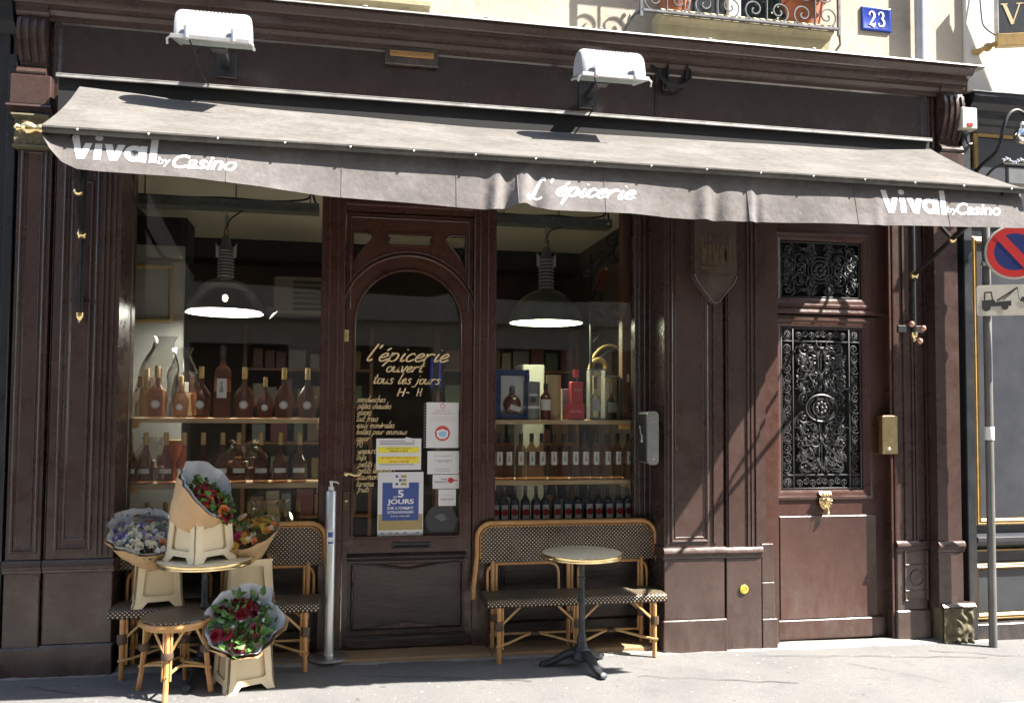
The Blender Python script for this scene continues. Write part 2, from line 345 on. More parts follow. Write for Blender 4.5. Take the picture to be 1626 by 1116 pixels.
# ------------------------------------------------------------------ mesh building
class MB:
    def __init__(s): s.v, s.f, s.mi, s.cur = [], [], [], 0
    def add(s, vs, fs):
        o = len(s.v)
        s.v += [tuple(q) for q in vs]
        for f in fs:
            s.f.append(tuple(i+o for i in f)); s.mi.append(s.cur)
        return s
    def box(s, x0, x1, y0, y1, z0, z1, b=0.0, mtx=None):
        if x1 < x0: x0, x1 = x1, x0
        if y1 < y0: y0, y1 = y1, y0
        if z1 < z0: z0, z1 = z1, z0
        b = min(b, (x1-x0)*.45, (y1-y0)*.45, (z1-z0)*.45)
        X, Yy, Z = (x0, x1), (y0, y1), (z0, z1)
        if b <= 0:
            vs = [(X[i], Yy[j], Z[k]) for i in (0, 1) for j in (0, 1) for k in (0, 1)]
            fs = [(0, 1, 3, 2), (4, 6, 7, 5), (0, 4, 5, 1), (2, 3, 7, 6), (0, 2, 6, 4), (1, 5, 7, 3)]
        else:
            vs = []; idx = {}
            for i in (0, 1):
                for j in (0, 1):
                    for k in (0, 1):
                        for a in (0, 1, 2):
                            q = [X[i], Yy[j], Z[k]]
                            sg = [(1 if t == 0 else -1)*b for t in (i, j, k)]
                            for c in range(3):
                                if c != a: q[c] += sg[c]
                            idx[i, j, k, a] = len(vs); vs.append(tuple(q))
            fs = []
            I = idx
            for i in (0, 1):
                r = [I[i, 0, 0, 0], I[i, 1, 0, 0], I[i, 1, 1, 0], I[i, 0, 1, 0]]; fs.append(tuple(r if i else r[::-1]))
                r = [I[0, i, 0, 1], I[0, i, 1, 1], I[1, i, 1, 1], I[1, i, 0, 1]]; fs.append(tuple(r if i else r[::-1]))
                r = [I[0, 0, i, 2], I[1, 0, i, 2], I[1, 1, i, 2], I[0, 1, i, 2]]; fs.append(tuple(r if i else r[::-1]))
            for i in (0, 1):
                for j in (0, 1):
                    fs.append((I[i, j, 0, 0], I[i, j, 0, 1], I[i, j, 1, 1], I[i, j, 1, 0]))
                    fs.append((I[i, 0, j, 0], I[i, 0, j, 2], I[i, 1, j, 2], I[i, 1, j, 0]))
                    fs.append((I[0, i, j, 1], I[0, i, j, 2], I[1, i, j, 2], I[1, i, j, 1]))
                    for k in (0, 1): fs.append((I[i, j, k, 0], I[i, j, k, 1], I[i, j, k, 2]))
        if mtx is not None: vs = [mtx @ Vector(q) for q in vs]
        return s.add(vs, fs)
    def tube(s, path, r, n=8, closed=False, flat=1.0):
        pts = [Vector(p) for p in path]
        N = len(pts)
        rs = r if isinstance(r, (list, tuple)) else [r]*N
        vs = []; up = None
        for i, p in enumerate(pts):
            a = pts[(i-1) % N] if (closed or i > 0) else p
            c = pts[(i+1) % N] if (closed or i < N-1) else p
            t = (c-a)
            if t.length < 1e-9: t = Vector((0, 0, 1))
            t.normalize()
            if up is None:
                up = Vector((0, 0, 1)) if abs(t.z) < .9 else Vector((0, 1, 0))
            u = (up - t*up.dot(t))
            if u.length < 1e-6: u = t.orthogonal()
            u.normalize(); up = u
            ww = t.cross(u)
            for k in range(n):
                an = 2*PI*k/n
                vs.append(p + (u*math.cos(an)*flat + ww*math.sin(an))*rs[i])
        fs = []
        for i in range(N if closed else N-1):
            j = (i+1) % N
            for k in range(n):
                fs.append((i*n+k, i*n+(k+1) % n, j*n+(k+1) % n, j*n+k))
        if not closed:
            fs.append(tuple(range(n))[::-1]); fs.append(tuple((N-1)*n+k for k in range(n)))
        return s.add(vs, fs)
    def lathe(s, prof, c=(0, 0, 0), n=20, sx=1.0, sy=1.0, mtx=None, cap=True):
        vs = []
        for r, z in prof:
            for k in range(n):
                a = 2*PI*k/n
                q = Vector((r*math.cos(a)*sx, r*math.sin(a)*sy, z))
                if mtx is not None: q = mtx @ q
                vs.append(q+Vector(c))
        fs = []
        for i in range(len(prof)-1):
            for k in range(n):
                fs.append((i*n+k, i*n+(k+1) % n, (i+1)*n+(k+1) % n, (i+1)*n+k))
        if cap:
            if prof[0][0] > 1e-5: fs.append(tuple(range(n))[::-1])
            if prof[-1][0] > 1e-5: fs.append(tuple((len(prof)-1)*n+k for k in range(n)))
        return s.add(vs, fs)
    def ball(s, c, r, n=12, sx=1, sy=1, sz=1):
        pr = [(math.sin(PI*i/8)*r, -math.cos(PI*i/8)*r*sz) for i in range(9)]
        return s.lathe(pr, c, n, sx, sy, cap=False)
    def plate(s, loops, y0, y1, f=None):
        """polygon with holes in XZ, front at y0, back at y1 (y0<y1)"""
        tris = tessellate_polygon([[Vector((x, z, 0)) for x, z in L] for L in loops])
        flat = [q for L in loops for q in L]
        n = len(flat)
        vs = [(x, y0, z) for x, z in flat]+[(x, y1, z) for x, z in flat]
        fs = [tuple(t) for t in tris]+[tuple(i+n for i in t[::-1]) for t in tris]
        o = 0
        for L in loops:
            k = len(L)
            for i in range(k):
                j = (i+1) % k
                fs.append((o+i, o+j, n+o+j, n+o+i))
            o += k
        if f: vs = [f(Vector(q)) for q in vs]
        return s.add(vs, fs)
    def rects(s, x0, x1, z0, z1, prof, fill=True, back=None):
        """nested rectangles: prof = [(inset, y)] from outside in"""
        vs, fs = [], []
        for ins, y in prof:
            vs += [(x0+ins, y, z0+ins), (x1-ins, y, z0+ins), (x1-ins, y, z1-ins), (x0+ins, y, z1-ins)]
        for i in range(len(prof)-1):
            for k in range(4):
                fs.append((i*4+k, i*4+(k+1) % 4, (i+1)*4+(k+1) % 4, (i+1)*4+k))
        if fill: o = (len(prof)-1)*4; fs.append((o, o+1, o+2, o+3))
        return s.add(vs, fs)
    def run(s, prof, x0, x1):
        """moulding of (y,z) profile along X, closed ends"""
        n = len(prof)
        vs = [(x0, y, z) for y, z in prof]+[(x1, y, z) for y, z in prof]
        fs = [(i, (i+1) % n, n+(i+1) % n, n+i) for i in range(n)]
        tr = tessellate_polygon([[Vector((y, z, 0)) for y, z in prof]])
        fs += [tuple(t) for t in tr]+[tuple(i+n for i in t[::-1]) for t in tr]
        return s.add(vs, fs)
    def build(s, name, mats, parent=None, smooth=True, ang=35):
        me = bpy.data.meshes.new(name)
        me.from_pydata(s.v, [], s.f)
        if not isinstance(mats, (list, tuple)): mats = [mats]
        for q in mats: me.materials.append(M[q] if isinstance(q, str) else q)
        if len(mats) > 1: me.polygons.foreach_set("material_index", s.mi)
        import bmesh
        bm = bmesh.new(); bm.from_mesh(me)
        bmesh.ops.recalc_face_normals(bm, faces=bm.faces)
        bm.to_mesh(me); bm.free()
        if smooth:
            me.polygons.foreach_set("use_smooth", [True]*len(me.polygons))
            me.set_sharp_from_angle(angle=math.radians(ang))
        me.update()
        o = bpy.data.objects.new(name, me)
        COL.objects.link(o)
        if parent: o.parent = parent
        return o
def tag(o, label, cat, group=None, kind=None):
    if kind: o['kind'] = kind
    if label: o['label'] = label
    if cat: o['category'] = cat
    if group: o['group'] = group
    return o
def thing(name, label, cat, loc=(0, 0, 0), rz=0.0, group=None):
    o = bpy.data.objects.new(name, None)
    o.empty_display_size = .1
    COL.objects.link(o)
    o.location = loc; o.rotation_euler = (0, 0, rz)
    return tag(o, label, cat, group)
def dup(o, loc, rz=0.0, label=None, group=None, parent=None, scale=None):
    c = o.copy(); COL.objects.link(c)
    if parent: c.parent = parent
    else:
        c.location = loc; c.rotation_euler = (0, 0, rz)
        if scale: c.scale = scale
        if label: c['label'] = label
        if group: c['group'] = group
    for ch in list(o.children): dup(ch, None, parent=c)
    return c
ORD = ['first', 'second', 'third', 'fourth', 'fifth', 'sixth', 'seventh', 'eighth', 'ninth', 'tenth', 'eleventh', 'twelfth', 'thirteenth', 'fourteenth']

# ------------------------------------------------------------------ lettering
def catmull(pts, n=6, closed=False):
    if len(pts) < 3: return list(pts)
    out = []
    N = len(pts)
    for i in range(N if closed else N-1):
        p0 = pts[(i-1) % N] if (closed or i > 0) else pts[i]
        p1, p2 = pts[i], pts[(i+1) % N]
        p3 = pts[(i+2) % N] if (closed or i < N-2) else p2
        for k in range(n):
            t = k/n
            out.append(tuple(.5*((2*b)+(-a+c)*t+(2*a-5*b+4*c-d)*t*t+(-a+3*b-3*c+d)*t**3) for a, b, c, d in zip(p0, p1, p2, p3)))
    if not closed: out.append(tuple(pts[-1]))
    return out
def ribbon(pts, wd):
    """flat stroke; returns 2-D verts and faces"""
    n = len(pts); ws = wd if isinstance(wd, list) else [wd]*n
    vs, fs = [], []
    for i in range(n):
        a = Vector(pts[max(i-1, 0)]); c = Vector(pts[min(i+1, n-1)])
        t = c-a
        if t.length < 1e-9: t = Vector((1, 0))
        t.normalize(); nn = Vector((-t.y, t.x))*ws[i]*.5
        p = Vector(pts[i])
        vs += [tuple(p+nn), tuple(p-nn)]
    for i in range(n-1): fs.append((2*i, 2*i+1, 2*i+3, 2*i+2))
    return vs, fs
# handwriting strokes: x-height 1, ascender 2.1, descender -1
G = {
 'a': (1.05, [[(.85, .75), (.6, 1), (.2, .75), (.05, .35), (.25, 0), (.6, .25), (.85, .95)], [(.88, 1), (.8, .4), (.85, .05), (1.1, .2)]]),
 'b': (.95, [[(.25, 2.1), (.1, .9), (.05, .2), (.3, 0), (.7, .25), (.75, .75), (.5, 1), (.15, .6)]]),
 'c': (.8, [[(.75, .8), (.5, 1), (.15, .7), (.1, .25), (.35, 0), (.8, .3)]]),
 'd': (1.05, [[(.8, .75), (.55, 1), (.15, .7), (.05, .3), (.25, 0), (.6, .25), (.85, .95)], [(1.05, 2.1), (.85, .9), (.82, .1), (1.1, .2)]]),
 'e': (.85, [[(.1, .4), (.5, .55), (.7, .8), (.5, 1), (.15, .7), (.08, .25), (.35, 0), (.85, .3)]]),
 'f': (.7, [[(.85, 1.9), (.65, 2.1), (.45, 1.6), (.2, .2), (.0, -.8), (-.15, -.9)], [(.05, 1), (.7, 1.05)]]),
 'g': (1.0, [[(.8, .75), (.55, 1), (.15, .7), (.05, .3), (.25, 0), (.6, .3), (.88, 1)], [(.88, 1), (.75, .1), (.6, -.8), (.2, -.95), (.05, -.6)]]),
 'h': (1.0, [[(.35, 2.1), (.15, .9), (.05, 0)], [(.1, .45), (.45, .95), (.75, .85), (.7, .2), (.85, 0), (1.05, .2)]]),
 'i': (.5, [[(.3, 1), (.15, .3), (.25, 0), (.5, .2)], [(.38, 1.42), (.40, 1.52)]]),
 'j': (.5, [[(.35, 1), (.2, 0), (.05, -.7), (-.25, -.9), (-.4, -.6)], [(.42, 1.42), (.44, 1.52)]]),
 'l': (.55, [[(.5, 2.1), (.3, 1.2), (.12, .3), (.25, 0), (.55, .25)]]),
 'm': (1.5, [[(.1, 1), (.0, 0)], [(.05, .45), (.35, .95), (.6, .85), (.5, 0)], [(.55, .45), (.85, .95), (1.15, .85), (1.1, .15), (1.25, 0), (1.5, .25)]]),
 'n': (1.0, [[(.1, 1), (.0, 0)], [(.05, .45), (.4, .95), (.7, .85), (.62, .15), (.8, 0), (1.0, .25)]]),
 'o': (.9, [[(.5, 1), (.15, .75), (.1, .25), (.4, 0), (.75, .3), (.75, .75), (.5, 1), (.6, .85), (.95, .9)]]),
 'p': (.95, [[(.15, 1.1), (.0, 0), (-.15, -1)], [(.05, .5), (.4, 1), (.75, .8), (.7, .25), (.4, 0), (.05, .15)]]),
 'r': (.8, [[(.1, 1), (.0, 0)], [(.05, .45), (.35, .9), (.7, .95), (.75, .8)]]),
 's': (.75, [[(.7, .85), (.4, 1), (.2, .75), (.55, .4), (.5, .1), (.2, 0), (.0, .15)]]),
 't': (.6, [[(.45, 1.75), (.2, .5), (.25, .05), (.6, .2)], [(.0, 1.1), (.65, 1.15)]]),
 'u': (1.0, [[(.1, 1), (.05, .3), (.25, 0), (.6, .3), (.8, 1)], [(.8, 1), (.72, .2), (.85, 0), (1.05, .2)]]),
 'v': (.85, [[(.05, .95), (.2, .9), (.3, 0), (.65, .6), (.75, 1), (.95, .95)]]),
 'w': (1.2, [[(.05, 1), (.15, .1), (.3, 0), (.6, .8), (.65, .1), (.8, 0), (1.1, .7), (1.1, 1), (1.25, .95)]]),
 'x': (.85, [[(.05, .95), (.3, .8), (.5, .15), (.8, .05)], [(.8, 1), (.45, .5), (.05, 0)]]),
 'y': (.95, [[(.1, 1), (.08, .35), (.3, .1), (.6, .4), (.85, 1)], [(.85, 1), (.7, 0), (.45, -.8), (.1, -.95), (-.05, -.65)]]),
 'H': (1.2, [[(.2, 1.7), (.05, 0)], [(1.05, 1.7), (.9, 0)], [(.1, .85), (1.0, .9)]]),
 'P': (1.0, [[(.2, 1.7), (.05, 0)], [(.15, 1.65), (.7, 1.7), (.85, 1.3), (.6, .9), (.1, .85)]]),
 'Q': (1.3, [[(.7, 1.7), (.2, 1.3), (.1, .5), (.5, 0), (1.0, .4), (1.1, 1.2), (.7, 1.7)], [(.7, .4), (1.2, -.15)]]),
 'L': (1.45, [[(1.0, 1.75), (.95, 2.05), (.7, 1.9), (.5, 1.1), (.3, .3), (.0, .05), (-.25, .12), (-.1, .3), (.3, .15), (.8, -.05), (1.2, .15)]]),
 "'": (.45, [[(.3, 2.0), (.18, 1.55)]]),
 '-': (.8, [[(.1, .75), (.6, .78)]]),
 ' ': (.7, []),
}
ACC = {'é': ('e', [(.45, 1.3), (.72, 1.65)]), 'â': ('a', [(.3, 1.3), (.5, 1.55), (.7, 1.3)]), 'î': ('i', [(.15, 1.3), (.35, 1.55), (.55, 1.3)])}
def hand(text, wd=0.16, shear=0.28, fat=None):
    """2-D mesh of a handwritten line, x-height 1"""
    V, F = [], []
    x = 0.0
    def put(st, dx):
        p = catmull(st, 6)
        n = len(p)
        ws = wd if not fat else [wd*(1+fat*(-math.cos(2*PI*i/(n-1)) if n > 1 else 0)*.5+.0) for i in range(n)]
        v, f = ribbon([(q[0]+dx+q[1]*shear, q[1]) for q in p], ws)
        o = len(V); V.extend(v); F.extend(tuple(i+o for i in t) for t in f)
    for ch in text:
        ac = None
        if ch in ACC: ch, ac = ACC[ch]
        wdt, sts = G[ch]
        if ac and ch == 'i': sts = sts[:1]
        for st in sts: put(st, x)
        if ac: put(ac, x)
        x += wdt+.06
    return V, F
_tc = {}
def block(text, bold=0.0, shear=0.0, space=1.0):
    """2-D mesh of printed text in the built-in font"""
    k = (text, bold, shear, space)
    if k not in _tc:
        cu = bpy.data.curves.new("lettering", 'FONT')
        cu.body = text; cu.size = 1.0; cu.offset = bold; cu.shear = shear; cu.space_character = space; cu.resolution_u = 4
        ob = bpy.data.objects.new("lettering", cu); COL.objects.link(ob)
        dg = bpy.context.evaluated_depsgraph_get(); dg.update()
        me = bpy.data.meshes.new_from_object(ob.evaluated_get(dg))
        _tc[k] = ([(q.co.x, q.co.y) for q in me.vertices], [tuple(p.vertices) for p in me.polygons])
        bpy.data.objects.remove(ob); bpy.data.curves.remove(cu); bpy.data.meshes.remove(me)
    return _tc[k]
def fit2(vf, x0, x1, z0=None, z1=None, keep=False):
    """scale 2-D mesh to a box"""
    V, F = vf
    xs = [q[0] for q in V]; ys = [q[1] for q in V]
    a, b, c, d = min(xs), max(xs), min(ys), max(ys)
    sx = (x1-x0)/max(b-a, 1e-6)
    sy = sx if z1 is None else (z1-z0)/max(d-c, 1e-6)
    return [((q[0]-a)*sx+x0, (q[1]-c)*sy+z0) for q in V], F
def flat(mb, vf, f):
    mb.add([f(*q) for q in vf[0]], vf[1])

def vival2():
    V_, F_ = [], []
    def st(pts, wd_):
        v, f = ribbon(pts, wd_); o = len(V_); V_.extend(v); F_.extend(tuple(k+o for k in t) for t in f)
    x = 0.0; W_ = .36
    def poly(pts):
        tr = tessellate_polygon([[Vector((u, v, 0)) for u, v in pts]]); o = len(V_)
        V_.extend(pts); F_.extend(tuple(k+o for k in t) for t in tr)
    def vee(x, top): poly([(x-.12*(top-1), top), (x+.38-.12*(top-1), top), (x+.50, .50), (x+.66, 1.0), (x+1.02, 1.0), (x+.66, 0), (x+.30, 0)])
    vee(0, 1.45)
    poly([(1.10, 0), (1.46, 0), (1.50, 1.0), (1.14, 1.0)]); o = len(V_); V_.extend((1.32+.20*math.cos(k*PI/8), 1.34+.17*math.sin(k*PI/8)) for k in range(16)); F_.append(tuple(o+k for k in range(16)))
    vee(1.60, 1.0)
    st([(3.08+.36*math.cos(k*PI/12), .5+.36*math.sin(k*PI/12)) for k in range(25)], .30)
    poly([(3.32, 0), (3.66, 0), (3.70, 1.0), (3.36, 1.0)])
    poly([(3.80, 0), (4.16, 0), (4.23, 1.55), (3.87, 1.55)])
    return V_, F_

# ================================================================== SETTING
def sheet(name, m, x0, x1, y0, y1, dz, nx=60, ny=6, wob=0.0):
    mb = MB(); vs = []; fs = []
    for j in range(ny+1):
        for i in range(nx+1):
            X = x0+(x1-x0)*i/nx; Y = y0+(y1-y0)*j/ny
            vs.append((X, Y, zg(X)+dz+wob*noise.noise(Vector((X*1.3, Y*2.1, 3)))))
    for j in range(ny):
        for i in range(nx):
            a = j*(nx+1)+i
            fs.append((a, a+1, a+nx+2, a+nx+1))
    mb.add(vs, fs)
    return tag(mb.build(name, m), None, None, kind='structure')
KERB = -1.30
sheet('ground', 'asphalt', -60, 60, -60, 60, -0.30, 20, 20)
sheet('road', 'asphalt', -40, 40, -8.2, KERB-.22, -0.14)
sheet('pavement', 'pavement', -40, 40, KERB, 0.9, 0.0, 240, 12, 0.004)
sheet('far_pavement', 'pavement', -40, 40, -10.9, -8.2, 0.0)
mb = MB()
for i in range(-18, 24):
    x = i*1.1+.3
    mb.box(x+.004, x+1.096, KERB-.22, KERB-.006, zg(x)-.25, zg(x)+.002, .012)
tag(mb.build('kerb', 'kerb'), None, None, kind='structure')

mb = MB(); vs = []; fs = []; NXE = 260
for i in range(NXE+1):
    X = -2.2+7.2*i/NXE
    n1 = noise.noise(Vector((X*3, 1, 0))); n2 = noise.noise(Vector((X*11, 5, 2)))
    yb_ = .10 if -1.4 < X < 2.2 else .06
    for (yy, zz) in ((yb_-.075-.035*n1-.02*n2-.03, -.004), (yb_-.07-.03*n1, .008+.008*n2), (yb_-.03, .014+.010*n1+.006*n2), (yb_+.06, .016+.008*n1)): vs.append((X, yy, zg(X)+zz))
for i in range(NXE):
    for k in range(3): fs.append((i*4+k, i*4+k+1, i*4+k+5, i*4+k+4))
mb.add(vs, fs); tag(mb.build('pavement_edge', stone('crumbled_cement', (.20, .19, .175), (.30, .28, .25), (.07, .065, .06), 7)), None, None, kind='structure')
mb = MB()
for (x0, y0, x1, y1, n) in ((2.9, -.15, 4.6, -.42, 16), (3.5, -.42, 3.9, -.9, 9), (.1, -.25, 1.2, -.5, 12), (-1.9, -.2, -1.3, -.5, 9), (1.9, -.5, 2.9, -.8, 12), (4.3, -.2, 5.1, -.55, 9)):
    pts = [(x0+(x1-x0)*i/n+random.uniform(-.012, .012), y0+(y1-y0)*i/n+random.uniform(-.02, .02)) for i in range(n+1)]
    v_ = []; f_ = []
    for i, (x, y) in enumerate(pts):
        wd_ = random.uniform(.0015, .005)
        v_ += [(x, y-wd_, zg(x)+.007), (x, y+wd_, zg(x)+.007)]
    for i in range(n): f_.append((2*i, 2*i+2, 2*i+3, 2*i+1))
    mb.add(v_, f_)
tag(mb.build('pavement_cracks', mat('dark_crack_fill', (.035, .034, .033), None, .95)), None, None, kind='structure')

# shop interior shell
GX0, GX1 = PX(205, 600, .34), PX(1005.5, 600, .34)       # outer glass edges
WY, GY = 0.30, 0.34
CEIL = 3.62
mb = MB(); mb.box(-2.0, 2.75, .42, 5.2, -.12, -.02); tag(mb.build('interior_floor', mat('floor_paled_for_bounce', (.42, .38, .32), (.50, .46, .39), .4, scale=5)), None, None, kind='structure')  # unseen floor made pale to bounce lamp light up to the ceiling
mb = MB(); mb.box(-2.0, 2.75, .40, 5.2, CEIL, CEIL+.1); tag(mb.build('interior_ceiling', mat('drab_ceiling', (.82, .79, .71), (.74, .71, .63), .9, scale=1)), None, None, kind='structure')
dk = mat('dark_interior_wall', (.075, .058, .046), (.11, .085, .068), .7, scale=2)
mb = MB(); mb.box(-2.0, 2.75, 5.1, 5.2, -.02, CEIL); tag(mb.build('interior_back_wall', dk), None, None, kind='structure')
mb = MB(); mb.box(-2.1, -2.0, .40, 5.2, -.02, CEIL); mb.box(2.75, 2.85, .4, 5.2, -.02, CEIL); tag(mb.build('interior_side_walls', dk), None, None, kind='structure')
mb = MB(); mb.box(-1.99, 2.74, 4.0, 4.25, 3.36, CEIL-.003, .005); mb.box(-1.99, PX(296, 400, 2.2), 2.2, 2.6, 3.09, 3.45, .005)
tag(mb.build('interior_beam', 'black'), None, None, kind='structure')

# ================================================================== FAR SIDE OF THE STREET (behind the camera, seen in the glass)
r = thing('far_side_building', 'shaded stone apartment block across the street behind the camera', 'building', (0, 0, 0))
wins = []
wl = MB()
wl.box(-22, 26, -11.4, -11, -.6, .1)
for fl in range(5):
    z0, z1 = ((.1, 3.0) if fl == 0 else (4.2+fl*2.9-2.9, 6.1+fl*2.9-2.9))
    nxt = 4.2+fl*2.9
    wl.box(-22, 26, -11.4, -11, z1, nxt if fl < 4 else z1+.8)
    xs = [-22]
    for i in range(16):
        x = -20.5+i*2.9
        ww = 1.9 if fl == 0 else 1.25
        wins.append((x, x+ww, z0, z1)); xs += [x, x+ww]
    xs.append(26)
    for i in range(0, len(xs), 2): wl.box(xs[i], xs[i+1], -11.4, -11, z0+.001, z1-.001)
wl.build('wall', 'opp', r, smooth=False)
for a, bb, c, d in wins: MB().box(a+.001, bb-.001, -11.36, -11.33, c+.001, d-.001).build('window', M['paint_slate'], r, smooth=False)
g = MB()
for fl in range(4): g.box(-22, 26, -11.0, -10.85, 3.5+fl*2.9, 3.65+fl*2.9, .02)
g.build('cornice', 'opp', r)
MB().box(-22, 26, -15, -11.4, 14.5, 15.2, .1).build('roof', 'paint_slate', r)

# ================================================================== STONE BUILDING ABOVE THE SHOP
XL, XR = -2.135, 4.80
b1 = thing('stone_building', 'pale stained limestone building rising above the brown shopfront', 'building', (0, 0, 0))
WF = 0.06                                                  # wall face
wx0, wx1 = PX(1068, 40, WF), PX(1292, 40, WF)
sillz = P(1190, 32, -.10).z
lx0, lx1 = PX(420, 10, WF)-.1, PX(662, 10, WF)
lz = P(640, 2, -.08).z
MB().plate([[(XL, 4.30), (XR+.09, 4.30), (XR+.09, 13), (XL, 13)],
            [(wx0, sillz-.03), (wx0, sillz+2.0), (wx1, sillz+2.0), (wx1, sillz-.03)],
            [(lx0, lz-.03), (lx0, lz+2.0), (lx1, lz+2.0), (lx1, lz-.03)]], WF, WF+.32).build('wall', 'stone', b1, smooth=False)
MB().box(XL, XR, WF+.33, 5.2, CEIL+.12, 13.0).build('building_core', 'stone', b1, smooth=False)
def sill(x0, x1, z, h, yf):
    return MB().run([(WF-.002, z), (yf, z), (yf-.012, z-.015), (yf-.012, z-h*.28), (yf+.025, z-h*.36), (yf+.04, z-h*.45), (yf+.055, z-h), (WF-.002, z-h*1.05)], x0, x1)
sl1 = sill(PX(1046, 40, -.10), PX(1318, 60, -.10), sillz, .215, -.14)
for i, q in enumerate(sl1.v):
    sl1.v[i] = (q[0]+.004*math.sin(i*7), q[1], q[2])
sl1.build('window_sill', 'mossy', b1, ang=25)
sill(lx0-.12, PX(682, 10, -.08), lz, .17, -.13).build('window_sill', 'mossy', b1, ang=25)
for (a, bb, z) in ((wx0, wx1, sillz), (lx0, lx1, lz)):
    fr = MB()
    fr.plate([[(a, z-.02), (bb, z-.02), (bb, z+2), (a, z+2)],
              [(a+.07, z+.06), (a+.07, z+1.9), ((a+bb)/2-.05, z+1.9), ((a+bb)/2-.05, z+.06)],
              [((a+bb)/2+.05, z+.06), ((a+bb)/2+.05, z+1.9), (bb-.07, z+1.9), (bb-.07, z+.06)]], WF+.16, WF+.21)
    fo = fr.build('window_frame', 'white_plastic', b1, smooth=False)
    MB().box(a+.01, bb-.01, WF+.222, WF+.226, z, z+1.98).build('pane', M['clear'], fo, smooth=False)
    MB().box(a+.01, bb-.01, WF+.30, WF+.31, z, z+1.98).build('curtain', mat('pale_curtain', (.30, .34, .38), (.2, .23, .26), .9, scale=3, stretch=(12, 1, .3)), fo, smooth=False)

def spiral(c, r, turns, a0, d=1, n=22, inner=.12):
    return [(c[0]+r*(1-(1-inner)*t)*math.cos(a0+d*2*PI*turns*t), c[1]+r*(1-(1-inner)*t)*math.sin(a0+d*2*PI*turns*t)) for t in [i/n for i in range(n+1)]]
# wrought iron balcony rail on the sill
rl = MB(); RY = -.17
ra, rb_ = P(1018, 18, RY), P(1332, 46, RY)
rz = (ra.z+rb_.z)/2
x0, x1 = ra.x, rb_.x
rl.box(x0, x1, RY-.012, RY+.012, rz-.010, rz+.010, .003)
rl.box(x0, x1, RY-.015, RY+.015, rz+.75, rz+.79, .003)
for xx in (x0, x1): rl.box(xx-.012, xx+.012, RY-.012, RY+.012, rz-.05, rz+.79, .003)
rl.tube([(x0, RY, rz), (x0-.06, RY+.03, rz-.05), (x0-.08, WF+.01, rz-.10)], .011)
rl.tube([(x1, RY, rz-.02), (x1+.03, RY+.03, rz-.10), (x1, WF+.01, rz-.22)], .010)
for i in range(4):
    cx = x0+(x1-x0)*(i+.5)/4
    for s_ in (-1, 1):
        rl.tube([(q[0], RY, q[1]) for q in spiral((cx+s_*.10, rz+.09), .085, 1.4, -PI/2, s_)], .007, 6)
        rl.tube([(q[0], RY, q[1]) for q in spiral((cx+s_*.07, rz+.27), .10, 1.4, PI/2, -s_)], .007, 6)
        rl.tube([(q[0], RY, q[1]) for q in spiral((cx+s_*.10, rz+.55), .12, 1.4, -PI/2, s_)], .007, 6)
    rl.tube([(cx, RY, rz), (cx, RY, rz+.78)], .007, 6)
rl.build('balcony_railing', mat('pale_worn_iron', (.16, .16, .17), (.08, .08, .085), .4, .3, scale=20), b1)

# pots on the sill
def pot(px, py, rad, h, label, plant):
    q = P(px, py, -.015)
    z0 = sillz+.002
    r = thing('flower_pot', label, 'flower pot', (q.x, -.015, z0), 0, 'terracotta pots on the window sill')
    MB().lathe([(rad*.72, 0), (rad*.95, h*.78), (rad*1.08, h*.78), (rad*1.1, h), (rad*.98, h), (rad*.93, h*.9)], n=28).build('pot', 'terracotta', r)
    MB().lathe([(0, h*.9), (rad*.93, h*.9)], n=20, cap=False).build('soil', 'black', r)
    if plant:
        lf = MB()
        for i in range(160):
            a = random.uniform(0, 2*PI); t = random.uniform(.1, 1)
            c = Vector((math.cos(a)*t*.2, math.sin(a)*t*.08, h*.9+random.uniform(-.02, .32)*(1.1-t*.5)))
            leafquad(lf, c, random.uniform(.02, .045))
        lf.build('foliage', 'leaf', r, smooth=False)
    return r
def leafquad(mb, c, s, d=None, wide=.45):
    d = Vector(d) if d is not None else Vector((random.gauss(0, 1), random.gauss(0, 1), random.gauss(.3, 1)))
    d.normalize()
    sd = d.cross(Vector((random.gauss(0, 1), random.gauss(0, 1), random.gauss(0, 1))))
    if sd.length < 1e-4: sd = d.orthogonal()
    sd.normalize(); up = d.cross(sd)*.18*s
    c = Vector(c)
    vs = [c, c+d*s*.35+sd*s*wide*.8+up, c+d*s*.75+sd*s*wide*.65+up*.7, c+d*s*1.1-up, c+d*s*.75-sd*s*wide*.65+up*.7, c+d*s*.35-sd*s*wide*.8+up, c+d*s*.5-up*.6]
    mb.add(vs, [(0, 1, 6), (1, 2, 6), (2, 3, 6), (3, 4, 6), (4, 5, 6), (5, 0, 6)])
pot(1072, 15, .135, .25, 'terracotta pot at the end of the sill above the second floodlight', True)
pot(1277, 32, .155, .27, 'terracotta pot at the end of the sill nearest the blue number plate', True)

# number plate
q0, q1 = P(1368, 10, .045), P(1415, 52, .045)
r = thing('house_number_plate', 'small blue enamel house number plate with white numerals', 'sign', ((q0.x+q1.x)/2, .058, (q0.z+q1.z)/2))
pw, ph = (q1.x-q0.x)/2, abs(q0.z-q1.z)/2
MB().rects(-pw, pw, -ph, ph, [(0, .0), (0, -.012), (.008, -.016), (.016, -.016), (.02, -.014)]).build('plate', 'enamel_blue', r)
def rb(mb, pts, wds, f, n=6):
    w_ = catmull([(a, bb, c) for (a, bb), c in zip(pts, wds)], n)
    flat(mb, ribbon([(q[0], q[1]) for q in w_], [q[2] for q in w_]), f)
nm = MB(); sN = ph*1.25
f = lambda dx: (lambda u, v: ((u+dx)*sN*.66, -.0185, v*sN-sN*.5))
rb(nm, [(.12, .72), (.2, .9), (.42, .98), (.66, .86), (.68, .64), (.45, .38), (.12, .08)], [.16, .08, .09, .20, .22, .14, .07], f(-.95))
